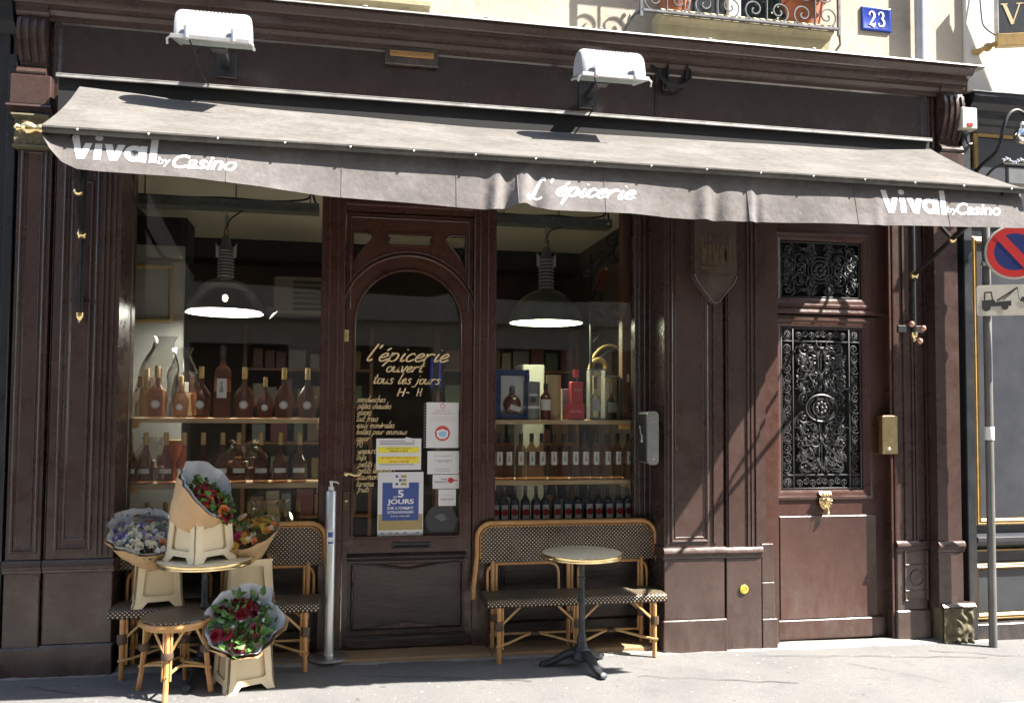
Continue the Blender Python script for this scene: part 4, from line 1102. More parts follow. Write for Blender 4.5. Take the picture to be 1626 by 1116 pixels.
def grille(name, x0, x1, z0, z1, kind):
    mb = MB()
    y = EY+.012
    cx, cz = (x0+x1)/2, (z0+z1)/2
    W, H = x1-x0, z1-z0
    def sp(u, v, r, turns, a0, d, th=.0065):
        for mx_ in (1, -1):
            for mz in ((1, -1) if kind == 'sym' else (1,)):
                pts = [((q[0]-cx)*mx_+cx, y+.004*math.sin(i*.7), (q[1]-cz)*mz+cz) for i, q in enumerate(spiral((cx+u, cz+v), r, turns, a0, d))]
                n = len(pts)
                mb.tube(pts, [th*(1.25-.7*i/n) for i in range(n)], 5)
                mb.ball(pts[-1], th*1.5, 6)
    def leaf(u, v, an, L):
        for mx_ in (1, -1):
            for mz in ((1, -1) if kind == 'sym' else (1,)):
                pts = []
                for i in range(6):
                    t = i/5
                    pts.append(((u+L*t*math.cos(an+t*.7))*mx_+cx, y-.003-.006*math.sin(t*PI), (v+L*t*math.sin(an+t*.7))*mz+cz))
                mb.tube(pts, [L*.05, L*.13, L*.16, L*.13, L*.08, L*.02], 6, flat=.5)
    def rosette(x, z, r):
        mb.tube([(x+r*math.cos(a*PI/8), y, z+r*math.sin(a*PI/8)) for a in range(16)], r*.12, 5, True)
        for k in range(8):
            a = k*PI/4
            mb.ball((x+r*.55*math.cos(a), y-.003, z+r*.55*math.sin(a)), r*.24, 6, 1, .6, 1)
        mb.ball((x, y-.006, z), r*.25, 8)
    for (a, bb, c, d) in ((x0, x1, z0, z0+.012), (x0, x1, z1-.012, z1), (x0, x0+.012, z0+.0121, z1-.0121), (x1-.012, x1, z0+.0121, z1-.0121)): mb.box(a, bb, y-.008, y+.012, c, d, .002)
    if kind == 'sym' and H < W:
        rosette(cx, cz, .075); mb.tube([(cx+.105*math.cos(a*PI/12), y, cz+.105*math.sin(a*PI/12)) for a in range(24)], .006, 5, True)
        sp(.17, .085, .07, 1.5, PI, 1); sp(.17, .02, .05, 1.3, -PI/2, -1); sp(.27, .13, .06, 1.5, 0, -1); sp(.29, .04, .06, 1.5, PI/2, 1); sp(.08, .16, .045, 1.4, PI, -1); sp(.24, .02, .035, 1.2, 0, 1)
        rg = random.Random(9)
        for k in range(22): sp(rg.uniform(.03, W/2-.04), rg.uniform(.02, H/2-.03), rg.uniform(.018, .035), rg.uniform(.9, 1.4), rg.uniform(0, 6.28), rg.choice((-1, 1)), .0055)
        for (u, v, an, L) in ((.03, .12, .4, .09), (.11, .05, .8, .09), (.2, .14, 2.4, .09), (.22, .06, .2, .09), (.31, .16, 3.5, .08), (.33, .09, 1.9, .08), (.13, .17, -.4, .08), (.3, .005, .6, .06), (.06, .03, 0, .06)): leaf(u, v, an, L)
    else:
        bw = .105
        for xx in (x0+bw, x1-bw): mb.box(xx-.006, xx+.006, y-.008, y+.010, z0+.0122, z1-.0122, .002)
        for zz in (z0+bw*1.05, z1-bw*1.05):
            for (a, bb) in ((x0+.0123, x0+bw-.0063), (x0+bw+.0063, x1-bw-.0063), (x1-bw+.0063, x1-.0123)): mb.box(a, bb, y-.008, y+.010, zz-.006, zz+.006, .002)
        for xx in (x0+bw/2+.003, x1-bw/2-.003):
            for zz in (z0+bw/2+.004, z1-bw/2-.004): rosette(xx, zz, .036)
        n = 13
        for side in (-1, 1):
            for i in range(n):
                zz = z0+bw*1.2+(H-2.4*bw)*(i+.5)/n
                x = cx+side*(W/2-bw/2-.003)
                d = 1 if i % 2 else -1
                pts = [(q[0], y, q[1]) for q in spiral((x+.004*d, zz), .036, 1.6, PI/2*d, d*side)]
                mb.tube(pts, [.0055*(1.2-.6*k/len(pts)) for k in range(len(pts))], 5)
                mb.tube([(x-.03*d*side, y-.003, zz-.03), (x-.012*d*side, y-.008, zz-.042), (x+.02*d*side, y-.003, zz-.04)], [.006, .011, .003], 5, flat=.5)
        for zz in (z0+bw/2+.004, z1-bw/2-.004):
            for i in range(4):
                for side in (-1, 1):
                    x = cx+side*(.028+i*.056)
                    if abs(x-cx) > W/2-bw-.02: continue
                    mb.tube([(q[0], y, q[1]) for q in spiral((x, zz+.006*(-1)**i), .030, 1.5, PI/2*(-1)**i, side*(-1)**i)], .0048, 5)
        cw = W/2-bw-.01
        # centre field
        rosette(cx, cz, .072)
        mb.tube([(cx+.135*math.cos(a*PI/14), y-.004, cz+.105*math.sin(a*PI/14)) for a in range(28)], .008, 6, True)
        mb.tube([(cx+.108*math.cos(a*PI/14), y, cz+.083*math.sin(a*PI/14)) for a in range(28)], .004, 5, True)
        hz = (H-2.1*bw)/2-.02
        for (u, v, r_, tu, a0, d) in ((.11, .17, .075, 1.6, PI, 1), (.15, .08, .05, 1.4, -PI/2, 1), (.06, .26, .06, 1.6, -PI/2, -1), (.15, .28, .055, 1.5, 0, 1), (.10, .37, .075, 1.6, PI, -1),
                                     (.17, .41, .045, 1.4, 0, -1), (.055, .45, .055, 1.6, PI/2, 1), (.14, hz-.045, .055, 1.5, PI/2, -1), (.05, hz-.03, .04, 1.3, PI, 1), (.17, .20, .04, 1.3, 0, 1), (.035, .16, .035, 1.3, PI, -1), (.16, .34, .035, 1.3, 0, 1)):
            if v+r_*.6 < hz+.03: sp(u, v, r_, tu, a0, d)
        for (u, v, an, L) in ((.02, .12, 1.0, .09), (.06, .2, .3, .09), (.14, .22, 1.3, .09), (.02, .3, .9, .10), (.1, .3, -.5, .09), (.17, .33, 1.6, .08), (.03, .38, 1.2, .09), (.13, .43, 2.2, .08), (.02, .47, .6, .08), (.1, .5, -.3, .07), (.18, .13, 1.2, .08), (.17, .03, 1.0, .07), (.01, .22, 1.4, .07), (.18, .47, 2.0, .06), (.075, .12, .1, .06)):
            if v < hz: leaf(u, v, an, L)
        rg = random.Random(5)
        for k in range(34):
            u, v = rg.uniform(.02, cw-.03), rg.uniform(.13, hz-.02)
            sp(u, v, rg.uniform(.018, .034), rg.uniform(.9, 1.4), rg.uniform(0, 6.28), rg.choice((-1, 1)), .0055)
        for k in range(26): leaf(rg.uniform(.02, cw-.04), rg.uniform(.10, hz-.04), rg.uniform(0, 6.28), rg.uniform(.05, .075))
        mb.tube([(cx, y, cz+.1), (cx, y, z1-bw)], .006, 5); mb.tube([(cx, y, cz-.1), (cx, y, z0+bw)], .006, 5)
    return mb.build(name, mat('black_cast_grille', (.026, .027, .029), (.042, .043, .045), .42, .15, scale=40), ed, ang=50)
grille('transom_grille', GXa+.003, GXb-.003, gb_b+.003, gb_t-.003, 'sym')
grille('door_grille', GXa+.003, GXb-.003, ga_b+.003, ga_t-.003, 'sym')
# knocker
q = P(1311, 801, EY-.03)
kn = MB(); KY = EY-.016
kn.lathe([(.001, 0), (.03, .0), (.048, .006), (.055, .014), (.05, .022), (.03, .032), (.012, .036), (0, .037)], (q.x, KY, q.z+.03), 22, 1, 1.25, mtx=Matrix.Rotation(PI/2, 4, 'X'))
for k in range(16):
    a = k*PI/8
    kn.tube([(q.x+.02*math.cos(a), KY-.033, q.z+.03+.025*math.sin(a)), (q.x+.05*math.cos(a), KY-.020, q.z+.03+.062*math.sin(a))], [.004, .008], 6)
kn.ball((q.x, KY-.034, q.z+.03), .026, 12); kn.tube([(q.x+.004, KY-.03, q.z-.02), (q.x+.006, KY-.036, q.z-.06)], [.010, .014], 8); kn.ball((q.x+.006, KY-.036, q.z-.065), .017, 12)
kn.build('knocker', 'brass', ed)
sb = MB(); sz = PZ(1310, 790, EY)
sb.run([(EY-.017, sz), (EY-.05, sz+.01), (EY-.05, sz+.018), (EY-.03, sz+.03), (EY-.017, sz+.055)], q.x-.05, q.x+.05); sb.build('knocker_shelf', 'paint_door', ed)
pp = MB(); a, c = P(1403, 720, EY-.02), P(1426, 660, .04)
a.x, c.x = PX(1402, 690, .075), PX(1426, 690, .075); pp.box(a.x, c.x, .075, EY-.001, a.z, c.z, .004); pp.box(a.x+.004, a.x+.018, .068, .0745, a.z+.004, c.z-.004, .003)
pp.build('pull_plate', 'brass', ed); 
kb = MB(); kb.lathe([(.012, 0), (.012, .01), (.006, .014)], (a.x+.05, .0745, a.z+.04), 12, mtx=Matrix.Rotation(PI/2, 4, 'X')); kb.build('keyhole', 'steel', ed)

# small things fixed to the shopfront
q = P(1181, 935, -.006)
r = thing('survey_marker', 'round yellow marker disc fixed low on the brown pilaster', 'marker', (q.x, -.0075, q.z))
MB().lathe([(.034, 0), (.034, .006), (.030, .009), (0, .009)], n=24, mtx=Matrix.Rotation(PI/2, 4, 'X')).build('disc', 'label_yellow', r)
rr_ = MB(); rr_.tube([(.020*math.cos(a*PI/10), -.0095, .020*math.sin(a*PI/10)) for a in range(20)], .0016, 5, True); rr_.box(-.012, .012, -.011, -.009, -.002, .002); rr_.build('raised_ring', 'ink_tan', r)
KBY = -.105
a, c = P(1028, 738, KBY), P(1046, 653, KBY)
kc = thing('key_return_box', 'grey rounded metal key box with dark side beside the right display window', 'key box', ((a.x+c.x)/2, .0, (a.z+c.z)/2))
hw, hh = (c.x-a.x)/2, (c.z-a.z)/2
def rrect(x0, x1, z0, z1, r, n=6):
    pts = []
    for cx, cz, a0 in ((x1-r, z1-r, 0), (x0+r, z1-r, PI/2), (x0+r, z0+r, PI), (x1-r, z0+r, 3*PI/2)):
        pts += [(cx+r*math.cos(a0+PI/2*i/n), cz+r*math.sin(a0+PI/2*i/n)) for i in range(n+1)]
    return pts
MB().plate([rrect(-hw+.004, hw-.004, -hh+.004, hh-.004, .03)], KBY+.03, .12).build('housing', 'grey_metal', kc)
MB().plate([rrect(-hw, hw, -hh, hh, .033)], KBY, KBY+.029).build('cover', mat('satin_grey_cover', (.30, .30, .29), (.25, .25, .24), .35, .6, scale=20), kc)
MB().box(-hw-.004, -hw+.003, KBY+.04, .10, -hh*.9, hh*.9, .002).build('dark_face', 'dark_plastic', kc)
for z in (hh*.62, -hh*.78): MB().lathe([(.006, 0), (.006, .004), (0, .005)], (hw*.1, KBY, z), 10, mtx=Matrix.Rotation(PI/2, 4, 'X')).build('screw', 'steel', kc)
ar_ = MB(); AF = lambda u, v: (-hw-.0055, .0+u, v)
flat(ar_, ribbon([(.05, .10), (.02, .03), (-.015, -.03)], .012), AF); flat(ar_, ribbon([(-.02, .02), (-.02, -.035), (.03, -.02)], .010), AF); ar_.build('arrow_mark', 'white_print', kc, smooth=False)
MB().box(-hw-.006, -hw-.0045, -.02, .08, hh*.45, hh*.75, .0005).build('slot', 'black', kc)

# brown shield shaped wall sign
a, c = P(1101, 480, -.05), P(1167, 350, -.05)
sx0, sx1, st_ = a.x, c.x, P(1134, 345, -.05).z+.12
sbm = P(1134, 482, -.05).z
smid = (sx0+sx1)/2
zs = P(1134, 440, -.05).z
sh = thing('shield_sign', 'dark brown shield-shaped sign with dull gold lettering, half under the awning', 'sign', (smid, -.03, zs))
hw = (sx1-sx0)/2
ol = [(-hw, st_-zs), (-hw, 0.01), (-hw*.85, -.045), (-hw*.15, sbm-zs+.015), (0, sbm-zs), (hw*.15, sbm-zs+.015), (hw*.85, -.045), (hw, 0.01), (hw, st_-zs)]
MB().plate([ol], -.045, .028).build('board', 'paint', sh, ang=20)
MB().tube([(x, -.046, z) for x, z in ol[1:-1]], .006, 6).build('rim', 'paint', sh)
lt = MB()
flat(lt, fit2(vival2(), -hw*.75, hw*.75, PZ(1134, 419, -.07)-zs, PZ(1134, 372, -.07)-zs), lambda u, v: (u, -.0475, v))
lt.box(-hw*.72, hw*.6, -.0478, -.0462, PZ(1134, 428, -.07)-zs, PZ(1134, 424, -.07)-zs)
flat(lt, fit2(block('Casino', .015, .3), -hw*.35, hw*.72, PZ(1134, 441, -.07)-zs, PZ(1134, 430, -.07)-zs), lambda u, v: (u, -.0475, v))
lt.build('lettering', 'dull_gold', sh, smooth=False)

# blank plate on the fascia with a strip of bare wood
a, c = P(611, 107, .0), P(696, 72, .0)
r = thing('fascia_plaque', 'small brown backing plate with a bare wood strip on the fascia', 'plaque', ((a.x+c.x)/2, .0, (PZ(650, 72)+PZ(650, 105))/2))
hw, hh = (c.x-a.x)/2, (PZ(650, 72)-PZ(650, 105))/2
MB().rects(-hw, hw, -hh, hh, [(0, .018), (0, -.012), (.004, -.016), (.008, -.016)]).build('plate', 'paint_fascia', r)
MB().box(-hw*.82, hw*.82, -.024, -.0165, -.02, .022, .003).build('wood_strip', 'raw_wood', r)
for x, y, z in ((-.12, -.024, .002), (-.02, -.024, .002), (.1, -.024, .002), (-.1, -.017, hh*.8), (.03, -.017, hh*.8), (.12, -.017, hh*.8)): MB().ball((x, y, z), .004, 6).build('nail', 'dark_plastic', r)
# old iron bracket and cables by the second flood lamp
q = P(1072, 115, .0)
r = thing('cable_bracket', 'black iron hook bracket with looped cables beside the second floodlight', 'bracket', (q.x, 0, q.z))
bm_ = MB()
bm_.box(-.085, -.06, -.03, .018, -.13, .12, .004); bm_.box(-.06, .07, -.05, -.035, .07, .09, .003); bm_.box(.055, .07, -.05, .018, -.06, .0685, .003)
[bm_.v.__setitem__(i_, (v_[0]*1.25, v_[1], v_[2]*1.2)) for i_, v_ in enumerate(bm_.v)]
bm_.build('bracket', 'black_iron', r)
cb = MB()
cb.tube(catmull([(-.32, .0, .14), (-.2, -.03, .02), (-.1, -.06, -.10), (.0, -.06, -.13), (.09, -.05, -.08), (.10, -.03, .0), (.09, -.01, .06)], 6), .015, 6)
cb.tube(catmull([(-.28, .0, .2), (-.16, -.05, .1), (-.05, -.06, .14), (.05, -.02, .2)], 6), .012, 6)
cb.tube(catmull([(-.3, .01, .09), (-.14, .0, .06), (-.08, -.04, .05), (-.07, -.05, -.1), (.02, -.06, -.12)], 6), .010, 6)
cb.build('cables', 'black', r)
q = P(1300, 60, 0)

# ------------------------------------------------------------------ flood lamps
def flood(x, z, label):
    r = thing('floodlight', label, 'floodlight', (x, -.30, z), 0, 'floodlights over the awning')
    W = .218
    prof = []
    for i in range(13):
        a = PI*.02+PI*.72*i/12
        prof.append((-.17-.165*math.cos(a)*-1*0-.0, 0))
    prof = [(-.06, .045), (-.07, .11), (-.11, .17), (-.17, .195), (-.235, .185), (-.285, .145), (-.315, .085), (-.33, .02), (-.335, -.03)]
    prof = catmull(prof, 4)
    inner = [(y*.985-.003, z_*.96) for y, z_ in prof][::-1]
    mb = MB()
    N_ = len(prof)
    xs = [-W, -W+.012, -W+.03, W-.03, W-.012, W]
    sc_ = [.90, .965, 1.0, 1.0, .965, .90]
    cy, cz = -.2, .02
    vs = []
    for xx, s_ in zip(xs, sc_):
        for y, z_ in prof: vs.append((xx, cy+(y-cy)*s_, cz+(z_-cz)*s_))
    fs = []
    for i in range(len(xs)-1):
        for k in range(N_-1): fs.append((i*N_+k, i*N_+k+1, (i+1)*N_+k+1, (i+1)*N_+k))
    fs.append(tuple(range(N_))); fs.append(tuple((len(xs)-1)*N_+k for k in range(N_))[::-1])
    mb.add(vs, fs)
    mb.build('housing', 'lamp_white', r, ang=40)
    gr = MB()
    for i in range(11):
        x_ = -.11+i*.022
        gr.box(x_, x_+.010, -.2665, -.225, .178, .180, 0, Matrix.Translation((0, 0, 0)))
    for q_ in range(len(gr.v)):
        X_, y_, z_ = gr.v[q_]
        gr.v[q_] = (X_, y_, .188-(abs(y_+.225))*.58+(.004 if z_ > .179 else 0))
    gr.build('vent_slots', 'dark_plastic', r, smooth=False)
    rim = MB()
    ang = math.atan2(-.03-.045, -.335+.06)
    y0_, z0_, y1_, z1_ = -.06, .04, -.342, -.036
    for (ya, za, yb, zb2, xa, xb) in ((y1_, z1_, y1_-.02, z1_+.002, -W-.012, W+.012),):
        rim.box(xa, xb, yb, ya, za-.012, za+.014, .003)
    for s_ in (-1, 1):
        rim.tube([(s_*(W+.004), y0_, z0_), (s_*(W+.004), y1_-.01, z1_)], .011, 6)
        rim.tube([(s_*(W+.01), y1_-.01, z1_), (s_*(W+.03), y1_-.005, z1_-.015), (s_*(W+.032), y1_+.015, z1_-.04)], .007, 6)
    rim.build('rim', 'steel', r)
    MB().add([(-W+.005, y0_, z0_-.002), (W-.005, y0_, z0_-.002), (W-.005, y1_, z1_-.004), (-W+.005, y1_, z1_-.004), (-W+.005, y0_, z0_+.01), (W-.005, y0_, z0_+.01), (W-.005, y1_, z1_+.008), (-W+.005, y1_, z1_+.008)],
             [(0, 1, 2, 3), (4, 7, 6, 5), (0, 4, 5, 1), (1, 5, 6, 2), (2, 6, 7, 3), (3, 7, 4, 0)]).build('lens', 'lampglass', r, smooth=False)
    for s_ in (-.62, .62):
        cl = MB(); x_ = W*s_
        cl.tube([(x_, -.335, .035), (x_, -.352, .03), (x_, -.365, -.005), (x_, -.366, -.04), (x_, -.35, -.05)], .012, 4, flat=.35)
        cl.box(x_-.022, x_+.022, -.350, -.338, .018, .042, .003)
        cl.build('clip', 'steel', r)
    ab = MB(); ab.box(-.05, .05, -.06, .02, .03, .12, .006); ab.box(-.028, .028, .0205, .30, .05, .10, .004); ab.box(-.07, .07, .3005, .318, -.02, .16, .004)
    ab.build('mounting_arm', 'dark_plastic', r)
    cb = MB(); cb.tube(catmull([(-.13, -.3, -.03), (-.10, -.25, -.10), (-.085, -.15, -.17), (-.07, .10, -.16), (-.06, .305, -.10)], 6), .005, 6); cb.build('cable', 'dark_plastic', r)
    return r
for (x0, x1, yb, lab) in ((277, 393, 62, 'white floodlight with chrome clips above the left part of the awning, nearest the corner console'), (917, 1033, 121, 'white floodlight above the awning centre, next to the looped cable bracket')):
    a = P(x0, yb, -.62); c = P(x1, yb+5, -.62)
    flood((a.x+c.x)/2, (a.z+c.z)/2+.03, lab)

# ------------------------------------------------------------------ AWNING
aw = thing('awning', 'faded brown cloth awning with white lettering stretched across the shopfront', 'awning', (0, 0, 0))
RYa = -.17
ra, rb_ = P(88, 117, RYa-.06), P(1481, 226, RYa-.06)
rzz = (ra.z+rb_.z)/2
rlm = MB(); rlm.box(ra.x, rb_.x, RYa-.06, RYa-.045, rzz-.006, rzz+.014, .003)
rlm.run([(RYa-.061, rzz+.0145), (RYa-.061, rzz+.019), (.018, rzz+.040), (.018, rzz+.0355)], ra.x+.002, rb_.x-.002)
rlm.build('cover_rail', 'zinc', aw)
MB().box(ra.x+.01, rb_.x-.01, RYa-.03, .017, rzz-.26, rzz+.006).build('roller_gap_shade', 'black', aw, smooth=False)  # matt black puts the shaded gap under the rail into the colour
FY = -1.50
RYa -= .035
CT0, CT1 = P(126, 134, RYa+.0), P(1479, 233, RYa+.0)
CB0, CB1 = P(62, 197, FY), P(1629, 303, FY)
ctz = (CT0.z+CT1.z)/2-.01; cbz = (CB0.z+CB1.z)/2
cxl, cxr = (CT0.x+CB0.x)/2, (CT1.x+CB1.x)/2
mb = MB(); NU, NV = 160, 16; vs = []; fs = []
for j in range(NV+1):
    v = j/NV
    for i in range(NU+1):
        u = i/NU
        X = (CT0.x*(1-u)+CT1.x*u)*(1-v)+(CB0.x*(1-u)+CB1.x*u)*v
        Y = RYa+.015+(FY-RYa-.015)*v
        Z = ctz+(cbz-ctz)*v
        Z += -.03*math.sin(PI*v)-.07*(1-v)*min(1, 3.5*math.sin(PI*min(1, max(0, u))))*(.6+.4*math.sin(PI*u))+.014*(1-v)*math.sin(u*9+1)*(.5+noise.noise(Vector((u*6, 1, 0))))+.012*noise.noise(Vector((X*1.6, v*2.5, 4)))*math.sin(PI*min(1, v*1.1))
        vs.append((X, Y, Z))
for j in range(NV):
    for i in range(NU):
        a = j*(NU+1)+i; fs.append((a, a+1, a+NU+2, a+NU+1))
n0 = len(vs)
vs += [(x, y+.002, z-.003) for x, y, z in vs]; fs += [tuple(k+n0 for k in f[::-1]) for f in fs]
mb.add(vs, fs)
mb.build('canopy', 'cloth_top', aw, ang=60)
# front bar
br = MB(); br.tube([(CB0.x+.02, FY-.002, cbz-.014), (CB1.x-.01, FY-.002, cbz-.014)], .017, 10)
br.box(CB0.x+.02, CB1.x-.01, FY-.024, FY-.004, cbz-.010, cbz+.002, .002)
br.build('front_bar', 'cloth_top', aw)
for i in range(17):
    x = CB0.x+.18+i*(CB1.x-CB0.x-.3)/16
    MB().ball((x, FY-.023, cbz-.012), .0065, 8).build('stud', 'steel', aw)
for (x, d_) in ((CB0.x+.02, -1), (CB1.x-.01, 1)):
    fn = MB(); fn.lathe([(.02, 0), (.024, .01), (.016, .03), (.03, .05), (.034, .07), (.024, .09), (.012, .10), (.02, .115), (.01, .13), (0, .135)], (x, FY-.002, cbz-.014), 14, mtx=Matrix.Rotation(d_*PI/2, 4, 'Y'))
    fn.build('finial', 'brass', aw)
# valence
def val_bot(px):
    pts = [(62, 205), (80, 236), (100, 258), (125, 270), (160, 274), (300, 284), (410, 297), (510, 312), (640, 322), (740, 331), (785, 334), (835, 324), (870, 335), (1000, 341), (1060, 347), (1160, 352), (1300, 355), (1400, 359), (1500, 361), (1610, 363), (1632, 362)]
    for (a, ya), (b_, yb) in zip(pts, pts[1:]):
        if a <= px <= b_: return ya+(yb-ya)*(px-a)/(b_-a)
    return pts[0][1] if px < pts[0][0] else pts[-1][1]
NVU, NVV = 420, 14
def px_of(X, Z, Y=FY):
    d = Vector((X, Y, Z))-CAM
    return PCX+FPX*d.dot(RT)/d.dot(FW)
BZ = []
for i in range(NVU+1):
    X = CB0.x+.012+(CB1.x-CB0.x-.02)*i/NVU
    px = px_of(X, 3.05)
    BZ.append((X, P(px, val_bot(px), FY).z))
def vwave(X, v):
    y = .012*v*math.sin(X*3.1+.6)+.010*v*noise.noise(Vector((X*2.3, v*.8, 7)))+.004*math.sin(X*11)*v*(1-v*.3)
    for (c_, wd_, am) in ((.78, .07, .05), (.93, .09, .055), (1.98, .09, .05), (2.25, .05, .03), (4.35, .12, .03), (3.05, .06, .015)):
        t = (X-c_)/wd_
        if abs(t) < 3: y += -am*math.exp(-t*t)*(.25+.75*v)*math.cos(t*3.0+v*1.5)*.55
    # loosened folds at the seams
    return y
def vsurf(X, v, off=0.0):
    i = (X-BZ[0][0])/(BZ[-1][0]-BZ[0][0])*NVU
    i = max(0, min(NVU-1e-6, i)); k = int(i); t = i-k
    zb2 = BZ[k][1]*(1-t)+BZ[k+1][1]*t
    zt = cbz-.018
    return Vector((X, FY+.034-.05*v+vwave(X, v)+off, zt+(zb2-zt)*v))
mb = MB(); vs = []; fs = []
for j in range(NVV+1):
    for i in range(NVU+1): vs.append(tuple(vsurf(BZ[i][0], j/NVV)))
for j in range(NVV):
    for i in range(NVU):
        a = j*(NVU+1)+i; fs.append((a, a+1, a+NVU+2, a+NVU+1))
n0 = len(vs); vs += [(x, y+.003, z) for x, y, z in vs]; fs += [tuple(k+n0 for k in f[::-1]) for f in fs]
mb.add(vs, fs)
va = mb.build('valance', 'cloth', aw, ang=70)
for X in (-.62, -.05, .55, .88, 1.37, 2.22, 2.9, 3.5, 4.2):
    sm = MB()
    sm.tube([tuple(vsurf(X, v, -.0015)) for v in [.02+.96*k/10 for k in range(11)]], .0028, 5, flat=.5)
    sm.build('seam', 'cloth', va)
def on_valance(vf):
    """2-D mesh in photograph pixels laid on the hanging cloth"""
    out = []
    for px, py in vf[0]:
        q_ = P(px, py, FY-.004)
        X = max(BZ[0][0]+.01, min(BZ[-1][0]-.01, q_.x))
        s0 = vsurf(X, 0); s1 = vsurf(X, 1)
        v = (q_.z-s0.z)/(s1.z-s0.z)
        out.append(vsurf(X, max(0.02, min(1, v)), -.002))
    return out, vf[1]
def slant(vf, x0, k): return [(x, y+(x-x0)*k) for x, y in vf[0]], vf[1]
def fitpx(vf, x0, x1, ytop, ybot, k):
    V_, F_ = fit2(vf, x0, x1, 0, 1)
    return [(x, ybot+(ytop-ybot)*y+(x-x0)*k) for x, y in V_], F_
lt = MB()
def refine(vf, n=2):
    V_, F_ = list(vf[0]), list(vf[1])
    for _ in range(n):
        nf = []; cache = {}
        def mid(a, b_):
            k = (min(a, b_), max(a, b_))
            if k not in cache:
                cache[k] = len(V_); V_.append(((V_[a][0]+V_[b_][0])/2, (V_[a][1]+V_[b_][1])/2))
            return cache[k]
        for f in F_:
            for t in range(1, len(f)-1):
                a, b_, c_ = f[0], f[t], f[t+1]
                x, y, z = mid(a, b_), mid(b_, c_), mid(c_, a)
                nf += [(a, x, z), (x, b_, y), (z, y, c_), (x, y, z)]
        F_ = nf
    return V_, F_
for vf in (fitpx(vival2(), 110, 250, 208, 252, .055), fitpx(block('by', .012, 0.1), 250, 271, 248, 265, .05), fitpx(block('Casino', .022, .32, .98), 273, 376, 244, 268, .045),
           fitpx(vival2(), 1402, 1505, 297, 338, .035), fitpx(block('by', .012, 0.1), 1504, 1521, 327, 341, .03), fitpx(block('Casino', .022, .32, .98), 1519, 1590, 321, 341, .03)):
    lt.add(*on_valance(refine(vf)))
    nl_ = globals().get('nl_', 0)+1
    if nl_ % 3 == 0: lt.build('trade_lettering', 'white_print', va, smooth=False); lt = MB()
lt = MB()
v_, f_ = hand("L'", .27, .30, .5); lt.add(*on_valance(refine(fitpx((v_, f_), 834, 881, 279, 318, .02), 1)))
v_, f_ = hand("épicerie", .27, .34, .5); lt.add(*on_valance(refine(fitpx((v_, f_), 882, 1011, 286, 326, .055), 1)))
lt.build('script_lettering', 'white_print', va, smooth=False)
# side arms
def arm(px_rod, ytop, yjoint, ybot, X_bar, side):
    q_ = P(px_rod, yjoint, -.06)
    X = q_.x
    zt, zb2 = P(px_rod, ytop, -.06).z, P(px_rod, ybot, -.06).z
    rod = MB(); rod.tube([(X, -.06, 3.5), (X, -.06, zb2)], .018, 10)
    rod.box(X-.012, X+.012, -.06, .03, zb2+.08, zb2+.10, .002); rod.box(X-.012, X+.012, -.06, .03, 3.30, 3.32, .002)
    rod.build('arm_rod', 'black_iron', aw)
    dg = MB(); J = Vector((X, -.07, q_.z)); E = Vector((X_bar, FY+.03, cbz-.03))
    dg.tube([J, E], .017, 10); dg.tube([J+(E-J)*.5+Vector((0, 0, -.0)), Vector((X, -.06, 3.42))], .013, 8)
    dg.build('support_arm', 'black_iron', aw)
    jt = MB(); jt.ball(J, .034, 12); jt.lathe([(.026, -.03), (.03, 0), (.026, .03)], J, 12); jt.build('brass_joint', 'brass', aw)
    MB().ball(J+(E-J)*.5, .028, 10).build('brass_joint', 'brass', aw)
    jt = MB(); jt.lathe([(.026, 0), (.026, -.03), (.012, -.05), (.016, -.06), (.0, -.075)], (X, -.06, zb2), 12)
    jt.build('rod_tip', 'brass', aw)
    return X, zb2
arm(131, 300, 372, 497, CB0.x+.15, -1)
X, zb2 = arm(1450, 380, 437, 528, CB1.x-.15, 1)
kn = MB()
kn.box(X-.13, X+.10, -.05, -.028, zb2+.0, zb2+.055, .004)
kn.build('bottom_bracket', 'dark_plastic', aw)
cpk = mat('copper_knob', (.55, .30, .22), (.45, .22, .16), .3, .6, scale=20)
for (dx, dz_) in ((-.05, .06), (.05, .03), (.02, -.07)): MB().ball((X+dx, -.10, zb2+dz_), .024, 12).build('knob', cpk, aw)

# ------------------------------------------------------------------ NEIGHBOURS
nb = thing('dark_blue_shop', 'near-black blue shopfront at the left edge of the photo', 'shopfront', (0, 0, 0))
m_ = MB(); m_.box(-16, XL-.003, .10, 5.2, -.3, 4.39); m_.box(-16, XL-.06, .0, .099, zg(-3)-.1, .85, .01); m_.box(-16, XL-.06, .02, .099, .86, 4.30, .005)
m_.build('timber_front', 'paint_black', nb)
m_ = MB(); m_.run([(.09, 4.1), (-.06, 4.2), (-.12, 4.35), (-.12, 4.42), (.09, 4.45)], -16, XL-.02); m_.build('cornice', 'paint_black', nb, ang=20)
m_ = MB(); m_.box(XL-.058, XL-.006, -.01, .098, zg(-3)-.1, 4.0, .004); m_.build('pilaster', 'paint_black', nb)
nu = thing('left_neighbour_house', 'stone house front above the dark blue shopfront', 'building', (0, 0, 0))
MB().box(-16, XL-.004, .09, 5.2, 4.46, 13).build('wall', 'stone', nu, smooth=False)
nr = thing('black_gold_shop', 'black shopfront with gold panel mouldings at the right edge of the photo', 'shopfront', (0, 0, 0))
NX = XR+.012
m_ = MB()
m_.box(NX, 18, .10, 5.2, -.5, 4.2)
m_.box(NX, PX(1546), -.01, .099, zg(4.8)-.05, 4.0, .005)
m_.box(PX(1531, 600, 0), 18, .0, .099, zg(4.9)-.08, PZ(1580, 990), .006)
m_.build('timber_front', 'paint_black', nr)
